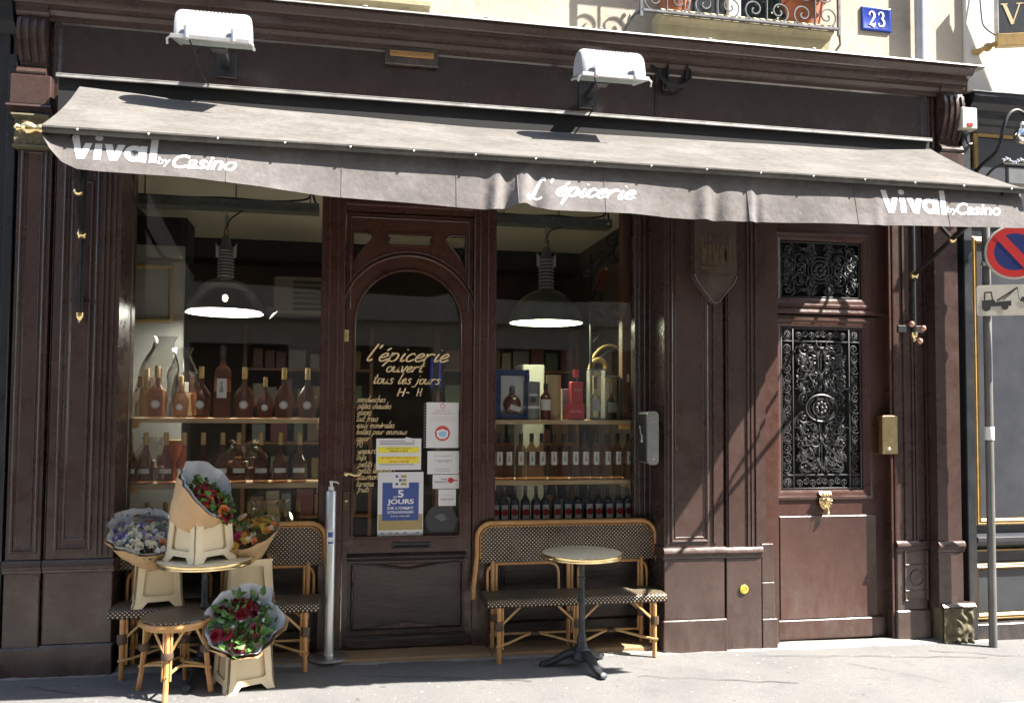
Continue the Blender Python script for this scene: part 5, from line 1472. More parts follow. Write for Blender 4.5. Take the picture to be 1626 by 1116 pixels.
m_ = MB(); m_.run([(.099, 3.98), (.06, 4.0), (.03, 4.04), (.03, 4.06), (-.01, 4.09), (-.03, 4.13), (-.03, 4.15), (-.08, 4.19), (-.10, 4.24), (-.10, 4.27), (.099, 4.29)], NX+.05, 18); m_.build('cornice', 'paint_black', nr, ang=20)
m_ = MB(); m_.run([(.098, 4.31), (-.11, 4.276), (-.11, 4.272), (.098, 4.294)], NX+.03, 18); m_.build('zinc_flashing', 'zinc', nr)
gm = MB(); pn = MB()
for (xa, yt, yb_) in ((1546, 208, 352), (1546, 377, 833), (1546, 893, 983)):
    x0 = PX(xa, (yt+yb_)/2, .08); x1 = x0+.9
    z0, z1 = PZ(1570, yb_, .08), PZ(1570, yt, .08)
    gm.rects(x0, x1, z0, z1, [(0, .098), (0, .075), (.012, .066), (.022, .070), (.034, .062), (.046, .078), (.052, .09)], fill=False)
    pn.rects(x0+.053, x1-.053, z0+.053, z1-.053, [(0, .096), (.006, .094)])
    gm.rects(x0+1.1, x1+1.1, z0, z1, [(0, .098), (0, .075), (.012, .066), (.022, .070), (.034, .062), (.046, .078), (.052, .09)], fill=False)
    pn.rects(x0+1.153, x1+1.047, z0+.053, z1-.053, [(0, .096), (.006, .094)])
lg = MB(); zz = PZ(1570, 858, .05); xl = PX(1546, 858, .05)
lg.run([(.099, zz-.07), (.02, zz-.03), (.0, zz), (-.005, zz+.03), (.02, zz+.04), (.099, zz+.05)], xl, 12)
lg.build('dado_ledge', 'paint_slate', nr, ang=20)
gm.box(xl, xl+.9, .06, .098, zz-.085, zz-.072)
gm.build('gold_moulding', 'gold_paint', nr, ang=20); pn.build('panel', 'paint_slate', nr, smooth=False)
nru = thing('white_plaster_house', 'bright white plastered house front above the black shopfront', 'building', (0, 0, 0))
NXW = XR+.095
MB().box(NXW, 18, .02, 5.2, 4.31, 13).build('wall', 'plaster', nru, smooth=False)

# white alarm box
a, c = P(1521, 207, -.04), P(1545, 175, -.04)
r = thing('alarm_box', 'small white electrical box with red button between the two shopfronts', 'alarm box', ((a.x+c.x)/2, -.0, (a.z+c.z)/2))
hw, hh = (c.x-a.x)/2, (c.z-a.z)/2
MB().box(-hw, hw, -.09, .09, -hh, hh, .008).build('case', 'sign_white', r)
MB().box(-hw*.35, hw*.35, -.096, -.0905, -hh*.75, -hh*.45, .003).build('button', 'sign_red', r)
w_ = MB(); w_.tube(catmull([(0, -.04, -hh), (0, -.04, -hh-.05), (.03, -.03, -hh-.1), (.07, -.02, -hh-.09), (.08, .05, -hh-.04)], 6), .008, 6); w_.build('cable', 'dark_plastic', r)
w_ = MB(); w_.lathe([(.014, 0), (.014, -.03)], (0, -.04, -hh), 10); w_.build('gland', 'grey_metal', r)

# hanging trade sign with gold letters
q = P(1584, 56, -.12)
r = thing('hanging_sign', 'dark grey hanging sign with gold serif letters on a gilt bracket', 'sign', (q.x, -.12, q.z), math.radians(-18))
MB().box(0, 1.0, -.02, .02, .0, .62, .004).build('board', 'paint_slate', r)
m_ = MB()
m_.box(-.012, 1.0, -.03, .03, -.10, -.001, .004)
m_.build('frame', 'gold_paint', r)
m_ = MB(); m_.box(-.014, -.001, -.03, .03, .0, .62, .003); m_.build('edge', 'zinc', r)
lt = MB()
def bar(p, q_, wd): flat(lt, ribbon([p, q_], wd), lambda u, v: (u, -.0215, v))
zL, hL = .075, .165
bar((.045, zL+hL), (.108, zL), .027); bar((.108, zL+.005), (.162, zL+hL), .010)
for xx in (.045, .162): bar((xx-.026, zL+hL), (xx+.026, zL+hL), .008)
bar((.215, zL), (.215, zL+hL), .025)
for z_ in (zL, zL+hL): bar((.192, z_), (.238, z_), .008)
lt.build('letters', 'gold_leaf', r, smooth=False)
m_ = MB(); m_.tube(catmull([(.02, 0, -.06), (-.05, .03, -.075), (-.10, .08, -.085), (-.13, .12, -.08)], 6), [.02]*18+[.03], 8); m_.ball((-.06, .04, -.08), .035, 10); m_.ball((-.12, .10, -.09), .04, 10, 1.2, 1, .6)
m_.build('gilt_bracket', 'gold_paint', r)
m_ = MB(); m_.tube(catmull([(-.02, 0, 0), (-.09, .02, .08), (-.10, .05, .2), (-.10, .1, .6)], 6), .006, 6); m_.build('stay', 'grey_metal', r)

# black gooseneck lamp of the neighbouring shop
q = P(1594, 258, -.25)
r = thing('wall_lantern', 'black gooseneck wall lamp with chrome globe beside the black shopfront', 'wall lamp', (q.x, .09, q.z))
m_ = MB(); m_.lathe([(.05, 0), (.05, .015), (.03, .03)], (0, 0, 0), 16, mtx=Matrix.Rotation(PI/2, 4, 'X'))
m_.tube(catmull([(0, -.02, 0), (0, -.12, .05), (0, -.28, .12), (.01, -.33, .28), (.05, -.34, .38), (.13, -.34, .42), (.22, -.34, .37), (.25, -.34, .28)], 8), .014, 8)
m_.build('gooseneck', 'black_iron', r)
m_ = MB(); m_.ball((.17, -.34, .22), .065, 16); m_.lathe([(.02, 0), (.03, .03), (.012, .06)], (.17, -.34, .27), 12); m_.build('globe', 'chrome', r)
m_ = MB()
for i in range(9): m_.ball((.0+i*.026, -.33, .02+.015*math.sin(i*1.3)), .016, 8)
m_.build('chain', 'chrome', r)
m_ = MB(); m_.box(-.03, .36, -.37, -.31, -.03, -.012, .004); m_.tube(catmull([(-.03, -.34, -.02), (-.07, -.30, -.05), (-.05, -.2, -.08), (0, -.02, -.05)], 6), .010, 6); m_.build('support_bar', 'black_iron', r)
m_ = MB(); m_.box(.02, .30, -.36, -.32, -.17, -.035, .006); m_.build('lamp_box', 'grey_metal', r)

# no parking sign
g_ = PG(1577, 1027)
r = thing('road_sign', 'no-parking road sign with tow-away plate on a grey pole', 'road sign', (g_.x, g_.y, zg(g_.x)))
hs = 2.62
MB().lathe([(.030, -.05), (.030, 3.28), (.026, 3.30), (0, 3.30)], n=16).build('pole', mat('galvanised_pole', (.17, .165, .155), (.11, .105, .10), .5, .3, scale=9, stretch=(1, 1, .3)), r)
for z_ in (2.56, 2.93): MB().lathe([(.036, z_), (.04, z_+.003), (.04, z_+.03), (.036, z_+.033)], n=16, cap=False).build('clamp', 'steel', r)
MB().lathe([(.0345, 1.58), (.035, 1.582), (.035, 1.68), (.0345, 1.682)], n=16, cap=False).build('tape', 'paper', r)
TZ = Matrix.Rotation(math.radians(-24), 4, 'Z')
def disc(mb, r0, r1, y, c_, n=48):
    vs = []; fs = []
    for k in range(n):
        a = 2*PI*k/n
        vs += [(c_[0]+r0*math.cos(a), y, c_[1]+r0*math.sin(a)), (c_[0]+r1*math.cos(a), y, c_[1]+r1*math.sin(a))]
    for k in range(n):
        j = (k+1) % n; fs.append((2*k, 2*j, 2*j+1, 2*k+1))
    mb.add([TZ @ Vector(v) for v in vs], fs)
cD = (.180, 3.025); RD = .205
m_ = MB(); vs = []
prof = [(0, -.040), (RD, -.040), (RD+.004, -.045), (RD+.004, -.062), (RD, -.066), (0, -.066)]
N_ = 48
for rr, y in prof:
    for k in range(N_): vs.append(TZ @ Vector((cD[0]+rr*math.cos(2*PI*k/N_), y, cD[1]+rr*math.sin(2*PI*k/N_))))
fs = []
for i in range(len(prof)-1):
    for k in range(N_): fs.append((i*N_+k, i*N_+(k+1) % N_, (i+1)*N_+(k+1) % N_, (i+1)*N_+k))
m_.add(vs, fs); m_.build('disc', 'sign_white', r)
m_ = MB(); disc(m_, RD*.70, RD*.955, -.0675, cD); 
sl_ = [TZ @ Vector((cD[0]+x, -.0685, cD[1]+z)) for x, z in ((-.60*RD-.02, .6*RD-.02+.02), (-.6*RD+.035, .6*RD+.035-.0), (.6*RD+.02, -.6*RD+.02-.02), (.6*RD-.035, -.6*RD-.035))]
m_.add(sl_, [(0, 1, 2, 3)])
m_.build('red_ring', 'sign_red', r, smooth=False)
m_ = MB(); disc(m_, 0.001, RD*.70, -.0675, cD); m_.build('blue_field', 'sign_blue', r, smooth=False)
m_ = MB(); pc = (.180, 2.655); pw, ph = .27, .118
m_.plate([[(x+pc[0], z+pc[1]) for x, z in rrect(-pw, pw, -ph, ph, .02)]], -.066, -.044, f=lambda v: TZ @ v)
m_.build('tow_plate', 'sign_white', r)
m_ = MB()
def poly(pts): m_.add([TZ @ Vector((pc[0]+x, -.0675, pc[1]+z)) for x, z in pts], [tuple(range(len(pts)))])
def wheel(x, z, r_): 
    m_.add([TZ @ Vector((pc[0]+x+r_*math.cos(k*PI/10), -.068, pc[1]+z+r_*math.sin(k*PI/10))) for k in range(20)], [tuple(range(20))])
poly([(-.235, -.05), (-.235, .0), (-.15, .005), (-.14, -.015), (-.03, -.005), (-.03, -.045), (-.235, -.05)][:-1])
poly([(-.222, .0), (-.218, .065), (-.165, .068), (-.155, .003), (-.165, .003), (-.173, .056), (-.208, .054), (-.212, .0)])
wheel(-.205, -.055, .030); wheel(-.075, -.05, .026)
for (p0, p1, wd_) in (((-.13, -.005), (.015, .095), .012), ((-.09, -.0), (.01, .09), .006), ((.015, .095), (.02, .02), .004), ((.02, .02), (.03, .0), .005)):
    v_, f_ = ribbon([p0, p1], wd_); m_.add([TZ @ Vector((pc[0]+x, -.0678, pc[1]+z)) for x, z in v_], f_)
poly([(.03, -.01), (.04, .02), (.09, .03), (.12, .06), (.20, .068), (.235, .04), (.26, .035), (.262, .005), (.03, -.012)])
wheel(.075, -.005, .024); wheel(.215, .012, .024)
m_.build('tow_pictogram', 'ink', r, smooth=False)
# ================================================================== STREET FURNITURE
BW = 1.28
def make_bench(name, label, loc, rz=0.0):
    r = thing(name, label, 'bench', loc, rz, 'woven cane benches outside the shop windows')
    h = .445
    def rbox(mb, x0, x1, y0, y1, z0, z1, rr, n=5):
        prof = []
        for cy, cz, a0 in ((y0+rr, z1-rr, PI/2), (y0+rr, z0+rr, PI), (y1-.01, z0+.01, 3*PI/2), (y1-.01, z1-.01, 0)):
            q_ = rr if a0 in (PI/2, PI) else .01
            prof += [(cy+q_*math.cos(a0+PI/2*i/n), cz+q_*math.sin(a0+PI/2*i/n)) for i in range(n+1)]
        mb.run(prof, x0, x1)
    s_ = MB(); rbox(s_, -BW/2-.01, BW/2+.01, -.02, .30, h-.062, h, .022); s_.build('seat', 'weave_y', r, ang=60)
    hw, zt, rc, yb = BW/2+.040, .928, .11, .275
    lean = lambda z: yb+.06*(z-.44)
    pts = [(-hw-.035, yb-.06, .40), (-hw-.03, yb-.03, .48), (-hw, lean(.7), .7)]
    pts += [(-hw+rc-rc*math.cos(a), lean(zt-rc+rc*math.sin(a)), zt-rc+rc*math.sin(a)) for a in [PI/2*i/6 for i in range(7)]]
    full = pts+[(-x, y, z) for x, y, z in pts[::-1]]
    fb = MB(); fb.tube(full, .0165, 8)
    inn = [(-hw+.028, lean(.67), .67)]+[(-hw+.028+(rc-.02)-(rc-.02)*math.cos(a), lean(.9), zt-.028-(rc-.02)+(rc-.02)*math.sin(a)) for a in [PI/2*i/6 for i in range(7)]]
    fb.tube(inn+[(-x, y, z) for x, y, z in inn[::-1]], .010, 6)
    fb.build('back_frame', 'rattan', r)
    bk = MB(); zb0 = .655
    ol = [(x, z) for x, y, z in inn]
    ol = [(-hw+.02, zb0)]+ol+[(-x, z) for x, z in ol[::-1]]+[(hw-.02, zb0)]
    bk.plate([ol], -.012, .012, f=lambda v: Vector((v.x, v.y+lean(v.z), v.z)))
    bk.tube([(-hw+.02, lean(zb0), zb0), (hw-.02, lean(zb0), zb0)], .014, 6)
    bk.build('backrest', 'weave_z', r, ang=40)
    for cx in (-BW/4-.02, BW/4+.02):
        ah = BW/4-.055; za = .635
        am = MB()
        am.tube([(cx-ah, .275, .43), (cx-ah, lean(za-.08), za-.08)]+[(cx-ah+.07-.07*math.cos(a), lean(za), za-.07+.07*math.sin(a)) for a in [PI/2*i/5 for i in range(6)]]
                +[(cx+ah-.07+.07*math.sin(a), lean(za), za-.07+.07*math.cos(a)) for a in [PI/2*i/5 for i in range(6)]]+[(cx+ah, lean(za-.08), za-.08), (cx+ah, .275, .43)], .010, 6)
        am.build('back_arch', 'rattan', r)
    lx = BW/2-.075
    for x in (-lx, 0, lx):
        f = MB(); f.tube([(x, .005, 0), (x, .005, h-.055)], [.0165, .0165], 8)
        for sd in ((1,) if x < 0 else (-1,) if x > 0 else (-1, 1)):
            f.tube([(x+sd*.026, .01, .10), (x+sd*.026, .01, h-.06)], .009, 6)
        f.build('leg', 'rattan', r)
        bq = MB(); bq.lathe([(.030, h-.215), (.032, h-.205), (.032, h-.165), (.030, h-.155)], (x, .006, 0), 10, cap=False); bq.build('binding', 'binding', r)
        g_ = MB(); zb = .022
        g_.tube([(x, .29, zb), (x, .275, h-.055), (x, lean(.66), .66)], .0155, 8); g_.tube([(x+(.026 if x <= 0 else -.026), .28, .12), (x+(.026 if x <= 0 else -.026), .275, .64)], .009, 6)
        g_.build('leg', 'rattan', r)
        bq = MB(); bq.lathe([(.032, h-.215), (.034, h-.165)], (x+(.008 if x <= 0 else -.008), .282, 0), 10, cap=False); bq.build('binding', 'binding', r)
        for y in (.005, .28):
            for sd in ((1,) if x < 0 else (-1,) if x > 0 else (-1, 1)):
                b_ = MB(); b_.tube([(x+sd*.012, y, h-.185), (x+sd*.15, y, h-.058)], .0085, 6); b_.build('brace', 'rattan_pale', r)
    for (xa, xb) in ((-lx, 0), (0, lx)):
        xm = (xa+xb)/2
        for (ya, ym) in ((-.012, .13), (.295, .158)):
            st = MB(); st.tube(catmull([(xa-.02, ya, .125), (xa+.06, ya*.8+ym*.2, .135), (xm-.04, ym, .165), (xm+.04, ym, .165), (xb-.06, ya*.8+ym*.2, .135), (xb+.02, ya, .125)], 5), .009, 6); st.build('stretcher', 'rattan_pale', r)
        tb_ = MB(); tb_.box(xm-.03, xm+.03, .115, .175, .152, .180, .01); tb_.build('binding', 'binding', r)
    return r
ra, rb_ = PG(791, 1052), PG(1040, 1043)
XB = (ra.x+rb_.x)/2
make_bench('cane_bench', 'woven brown cane bench under the right display window, behind the empty round table', (XB, -.10, zg(XB)))
la, lb = PG(187, 1079), PG(488, 1067)
XB2 = (la.x+lb.x)/2
make_bench('cane_bench', 'woven brown cane bench under the left display window, carrying two flower buckets', (XB2, -.13, zg(XB2)))

def make_table(label, X, Y, zt, rad, rz):
    z0 = zg(X)
    r = thing('bistro_table', label, 'table', (X, Y, z0), rz, 'round bistro tables')
    h = zt-z0
    MB().lathe([(0, h-.022), (rad-.012, h-.022), (rad-.006, h-.012), (rad-.006, h-.002), (rad-.012, h), (0, h)], n=48).build('tabletop', 'marble', r)
    MB().lathe([(rad-.0055, h-.034), (rad+.002, h-.032), (rad+.004, h-.024), (rad+.001, h-.020), (rad+.004, h-.014), (rad+.003, h-.003), (rad-.0055, h-.0015)], n=48, cap=False).build('brass_rim', 'brass', r)
    MB().lathe([(.10, h-.034), (.10, h-.024)], n=20).build('top_plate', 'iron', r)
    c = MB(); c.lathe([(.052, .10), (.045, .14), (.036, .16), (.034, .20), (.026, .23), (.022, .26), (.021, .44), (.030, .445), (.032, .455), (.026, .465), (.019, .48), (.018, .60), (.024, .605), (.024, .615), (.018, .62), (.019, h-.034)], n=16)
    c.build('column', 'iron', r)
    b_ = MB(); b_.lathe([(.05, .055), (.075, .07), (.07, .10), (.055, .12), (.06, .13), (.05, .145)], n=16)
    b_.build('base', 'iron', r)
    for k in range(3):
        a = k*2*PI/3
        ca, sa = math.cos(a), math.sin(a)
        l_ = MB()
        P_ = catmull([(ca*t, sa*t, z) for t, z in ((.03, .10), (.09, .095), (.16, .06), (.22, .03), (.265, .022), (.285, .03))], 5)
        n = len(P_)
        l_.tube(P_, [.040-.022*i/n for i in range(n-4)]+[.02, .024, .026, .02], 8, flat=.85)
        for s_ in (-1, 1): l_.tube(catmull([(ca*t-s_*sa*w_, sa*t+s_*ca*w_, z) for t, z, w_ in ((.06, .11, .02), (.13, .085, .022), (.2, .045, .018), (.25, .035, .012))], 4), .009, 6)
        l_.lathe([(.02, 0), (.024, .006), (.02, .02)], (ca*.265, sa*.265, -.002), 10)
        l_.build('foot', 'iron', r)
    return r
tq = PG(922, 1061)
TX, TY = PX(924, 950, -.27), -.27
make_table('empty round bistro table with pale marble top and brass rim before the right bench', TX, TY, PZ(924, 876, TY), .278, math.radians(-75))
T2Y = -.16
T2X, T2Z = PX(326, 886, T2Y), PZ(326, 886, T2Y)
make_table('round bistro table with brass rim supporting a flower bucket at the left bench', T2X, T2Y, T2Z, .300, math.radians(20))

# cane stool
SX, SY = -1.015, -.39
r = thing('cane_stool', 'round woven cane stool on four rattan legs in front of the flower buckets', 'stool', (SX, SY, zg(SX)))
h = .455
MB().lathe([(0, h-.02), (.19, h-.022), (.198, h-.012), (.195, h-.002), (.15, h+.001), (0, h)], n=40).build('seat', 'weave_y', r, ang=60)
MB().tube([(.199*math.cos(a*PI/20), .199*math.sin(a*PI/20), h-.030) for a in range(40)], .0155, 8, True).build('seat_ring', 'rattan', r)
rim2 = MB(); rim2.tube([(.185*math.cos(a*PI/20), .185*math.sin(a*PI/20), h-.052) for a in range(40)], .010, 6, True); rim2.build('lower_ring', 'rattan_pale', r)
an = [math.radians(v) for v in (-93, -12, 168, 84)]
for a in an:
    ca, sa = math.cos(a), math.sin(a); ta = Vector((-sa, ca, 0))
    f = MB(); p0, p1 = Vector((ca*.215, sa*.215, 0)), Vector((ca*.175, sa*.175, h-.03))
    pm = p0.lerp(p1, .5)
    f.tube([p0+Vector((ca*.01, sa*.01, 0)), p0.lerp(p1, .3), p1], [.0165, .016, .015], 8)
    for s_ in (-1, 1): f.tube([p0.lerp(p1, .28)+ta*s_*.022, p0.lerp(p1, .97)+ta*s_*.022], .008, 6)
    f.build('leg', 'rattan', r)
    b_ = MB(); q_ = p0.lerp(p1, .62); b_.lathe([(.034, -.022), (.036, -.015), (.036, .015), (.034, .022)], q_, 12, cap=False); b_.build('binding', 'binding', r)
    for s_ in (-1, 1):
        b_ = MB(); q_ = p0.lerp(p1, .66)
        e_ = Vector((math.cos(a+s_*.5)*.178, math.sin(a+s_*.5)*.178, h-.05))
        b_.tube([q_+ta*s_*.02, q_.lerp(e_, .6)+ta*s_*.008, e_], .0085, 6); b_.build('brace', 'rattan_pale', r)
for i in range(4):
    a0 = an[i]; a1 = an[[1, 3, 0, 2][i]]
    p0, p1 = Vector((math.cos(a0)*.222, math.sin(a0)*.222, .145)), Vector((math.cos(a1)*.222, math.sin(a1)*.222, .145))
    m_ = (p0+p1)*.5*.45; m_.z = .165
    b_ = MB(); b_.tube(catmull([p0, p0.lerp(m_, .5)+Vector((0, 0, .006)), m_, p1.lerp(m_, .5)+Vector((0, 0, .006)), p1], 5), .009, 6); b_.build('stretcher', 'rattan_pale', r)

# plastic flower buckets
def make_bucket(label, loc, rz, sc=1.0):
    r = thing('flower_bucket', label, 'flower bucket', loc, rz, 'cream plastic flower buckets')
    r.scale = (sc, sc, sc)
    H = .285
    def hw(v): return .137+(.153-.137)*(1-v/H)+.012*max(0, 1-v/.05)
    mb = MB()
    def face(k):
        R_ = Matrix.Rotation(k*PI/2, 4, 'Z')
        return lambda u, v, d: R_ @ Vector((u*hw(v), -hw(v)+d, v))
    for k in range(4):
        F = face(k)
        def prism(poly, d0, d1):
            tr = tessellate_polygon([[Vector((u, v, 0)) for u, v in poly]])
            n = len(poly)
            vs = [F(u, v, d0) for u, v in poly]+[F(u, v, d1) for u, v in poly]
            fs = [tuple(t) for t in tr]+[tuple(i+n for i in t[::-1]) for t in tr]+[(i, (i+1) % n, n+(i+1) % n, n+i) for i in range(n)]
            mb.add(vs, fs)
        prism([(-1, 0), (-.70, 0), (-.70, .04), (-.64, .09), (-.60, .20), (-.60, H), (-1, H), (-1, .05)], 0, .014)
        prism([(1, 0), (1, .05), (1, H), (.60, H), (.60, .20), (.64, .09), (.70, .04), (.70, 0)], 0, .014)
        prism([(-.60, .235), (-.52, .245), (.52, .245), (.60, .235), (.60, H), (-.60, H)], 0.0003, .0137)
        prism([(-.699, 0), (-.60, .0), (-.42, .036), (.42, .036), (.60, 0), (.699, 0), (.699, .04), (.64, .085), (.52, .072), (-.52, .072), (-.64, .085), (-.699, .04)], .0003, .0137)
        prism([(-.66, .05), (.66, .05), (.66, .26), (-.66, .26)], .022, .026)
        prism([(-1.04, H-.012), (1.04, H-.012), (1.04, H+.004), (-1.04, H+.004)], -.004, .010)
    mb.build('body', 'bucket', r, ang=30)
    a = .126
    MB().add([(-a, -a, H-.03), (a, -a, H-.03), (a, a, H-.03), (-a, a, H-.03)], [(0, 1, 2, 3)]).build('water', mat('dark_water', (.03, .03, .02), None, .1), r, smooth=False)
    return r
MB_label = []
def blossom(mb, c, s, kind, d):
    c = Vector(c); d = Vector(d).normalized()
    t1 = d.orthogonal().normalized(); t2 = d.cross(t1)
    if kind == 'rose':
        for ring, (n, rr, op) in enumerate(((3, .25, .15), (5, .5, .45), (6, .8, .85), (7, 1.0, 1.25))):
            for k in range(n):
                a = 2*PI*k/n+ring*.7+random.uniform(-.2, .2)
                o = t1*math.cos(a)+t2*math.sin(a); sd = d.cross(o)
                b0 = c+o*s*rr*.25-d*s*.3
                w_ = s*(.35+.22*rr)
                m_ = b0+o*s*rr*.55+d*s*(.55-.15*op)
                tp = b0+o*s*rr*(.55+.28*op)+d*s*(.85-.42*op)
                mb.add([b0-sd*w_*.4, b0+sd*w_*.4, m_+sd*w_, tp+sd*w_*.55, tp-sd*w_*.55, m_-sd*w_], [(0, 1, 2, 5), (5, 2, 3, 4)])
    else:
        for k in range(8):
            a = 2*PI*k/8+random.uniform(-.2, .2)
            o = (t1*math.cos(a)+t2*math.sin(a))
            sd = d.cross(o); up = d*random.uniform(.1, .5)*s
            mb.add([c, c+o*s*.5+sd*s*.3+up*.5, c+o*s*1.0+sd*s*.15+up, c+o*s*1.05-sd*s*.15+up, c+o*s*.5-sd*s*.3+up*.5], [(0, 1, 2, 3, 4)])
        for k in range(5):
            a = 2*PI*k/5+.4
            o = (t1*math.cos(a)+t2*math.sin(a)); sd = d.cross(o)
            mb.add([c, c+o*s*.35+sd*s*.2+d*s*.25, c+o*s*.55+d*s*.4, c+o*s*.35-sd*s*.2+d*s*.25], [(0, 1, 2, 3)])
def bouquet(label, loc, axis, H, R, back, ecc, flowers, leaves, seed, tissue=True, spread=.8, leafmat='leaf', r0=.04, tis_h=1.12, lsize=.035, fz=.78, tback=None, fshift=0.0, fang=0.0):
    random.seed(seed)
    ax = Vector(axis).normalized()
    r = thing('bouquet', label, 'bouquet', loc, 0, 'wrapped bouquets in the flower buckets')
    X_ = Vector((1, 0, 0)); X_ = (X_-ax*X_.dot(ax)).normalized(); Y_ = ax.cross(X_)
    B = lambda x, y, z: X_*x+Y_*y+ax*z
    kback = back
    def wrap(scale_h, scale_r, t0, arc0, arc1, nz_, back=back):
        nz = 0
        mb = MB(); N, Mv = 56, 14; vs = []; fs = []
        for j in range(Mv+1):
            t = t0+(1-t0)*j/Mv
            for i in range(N+1):
                th = arc0+(arc1-arc0)*i/N
                hh = H*scale_h*(1+ecc*math.cos(th-back))
                if nz_: hh = max(hh, H*1.06*(1+ecc*math.cos(th-kback)))
                cr = (noise.noise(Vector((math.cos(th)*1.7, math.sin(th)*1.7, seed+t*1.3+nz)))*.5+.5*noise.noise(Vector((math.cos(th)*4, math.sin(th)*4, seed+t*2.5+nz))))
                rr = (r0+(R-r0)*t**.85)*scale_r*(1+.20*cr*(.3+t)+.05*math.cos(th*5+nz)*t)
                z = hh*t*(1+.05*noise.noise(Vector((th*2.2, nz, seed)))*t)
                vs.append(B(rr*math.cos(th), rr*math.sin(th), z))
        for j in range(Mv):
            for i in range(N):
                a = j*(N+1)+i; fs.append((a, a+1, a+N+2, a+N+1))
        mb.add(vs, fs); return mb
    wrap(1.0, 1.0, 0.0, 0, 2*PI, 0).build('kraft_wrap', 'kraft', r, ang=80)
    if tissue: wrap(tis_h, .93, .25, 0, 2*PI, 11, back if tback is None else tback).build('tissue', 'tissue', r, ang=80)
    fh = H*(1-ecc*.6)
    for n, col, kind, s in flowers:
        for k in range(n):
            a = random.uniform(0, 2*PI); q_ = math.sqrt(random.random())*spread
            x, y = R*q_*math.cos(a)+fshift*R*math.cos(fang), R*q_*math.sin(a)+fshift*R*math.sin(fang)
            hloc = H*(1+ecc*math.cos(a-back)*q_)*fz+.05*(1-q_*q_)
            c = B(x, y, hloc)
            d = (B(x*1.2, y*1.2, 0)+ax*.16+Vector((0, -.10, .05)))
            mb = MB(); blossom(mb, c, s*random.uniform(.85, 1.15), kind, d); mb.build('flower', 'petal_'+col, r, ang=50)
    lf = MB()
    for k in range(leaves):
        a = random.uniform(0, 2*PI); q_ = math.sqrt(random.random())*spread*1.05
        x, y = R*q_*math.cos(a)+fshift*R*math.cos(fang), R*q_*math.sin(a)+fshift*R*math.sin(fang)
        hloc = H*(1+ecc*math.cos(a-back)*q_)*fz+random.uniform(-.05, .05)+.03*(1-q_*q_)
        leafquad(lf, B(x, y, hloc), lsize*random.uniform(.6, 1.3), B(x, y, 0)*3+Vector((random.gauss(0, .6), random.gauss(-.4, .6), random.gauss(.5, .6))))
    for k in range(10):
        a = random.uniform(0, 2*PI); q_ = random.random()*.6
        lf.tube([B(.2*R*math.cos(a), .2*R*math.sin(a), H*.3), B(R*q_*math.cos(a), R*q_*math.sin(a), fh*.95)], .003, 4)
    lf.build('foliage', leafmat, r, smooth=False)
    return r
def on_ground(px, py): q_ = PG(px, py); return q_
BH = .285
# front bucket on the pavement
fl_, fr_ = PG(360, 1104), PG(437, 1090)
rz = math.atan2(fr_.y-fl_.y, fr_.x-fl_.x)
cx = (fl_.x+fr_.x)/2-math.sin(rz)*.15; cy = (fl_.y+fr_.y)/2+math.cos(rz)*.15
make_bucket('cream plastic bucket standing on the pavement beside the stool', (cx, cy, zg(cx)), rz, .97)
bouquet('leafy bouquet of dark red roses in the pavement bucket, ringed by white tissue', (cx-.01, cy-.02, zg(cx)+BH*.80), (.06, -.50, 1), .205, .245, math.radians(80), .36,
        ((8, 'red', 'rose', .036), (4, 'dark_red', 'rose', .036), (10, 'white', 'daisy', .015)), 170, 3, True, .74, 'leaf', .06, 1.13, .052, .90)
# bucket on the table
tz = T2Z+.001
bx, by = PX(317, 880, T2Y-.03), T2Y-.03
make_bucket('cream plastic bucket with a corner to the front, standing on the left bistro table', (bx, by, tz), math.radians(47), .98)
bouquet('tall kraft-wrapped bouquet of deep red and orange blooms leaning right, topmost bucket', (bx-.075, by-.03, tz+BH*.80), (.54, -.22, 1), .215, .205, math.radians(190), .36,
        ((14, 'red', 'rose', .036), (6, 'dark_red', 'rose', .036), (5, 'orange', 'rose', .036)), 120, 5, True, .70, 'leaf', .12, 1.24, .05, .92, math.radians(120), .34, math.radians(-25))
# bucket on the bench, left
sz_ = zg(XB2)+.446
bx, by = PX(246, 950, -.03), .045
make_bucket('cream plastic bucket on the bench at the left, behind the table edge', (bx, by, sz_), math.radians(14), .98)
bouquet('wide kraft cone of cream and violet flowers in the leftmost bucket', (bx-.01, by-.03, sz_+BH*.86), (-.20, -.34, 1), .245, .235, math.radians(150), .38,
        ((46, 'cream', 'daisy', .026), (18, 'violet', 'daisy', .025), (5, 'orange', 'daisy', .022), (26, 'white', 'daisy', .020)), 60, 8, True, .82, 'leaf2', .08, 1.04, .022, .90)
bx, by = PX(392, 945, -.02), .05
make_bucket('cream plastic bucket on the bench between the table and the cane backrest', (bx, by, sz_), math.radians(12), .98)
bouquet('bouquet of yellow flowers with one pink bloom in the bucket right of the left table', (bx-.02, by-.02, sz_+BH*.86), (.14, -.36, 1), .225, .20, math.radians(0), .44,
        ((30, 'yellow', 'daisy', .030), (1, 'pink', 'rose', .044), (8, 'orange', 'daisy', .026), (8, 'cream', 'daisy', .022)), 90, 12, False, .84, 'leaf', .07, .98, .030, .96)
random.seed(21)

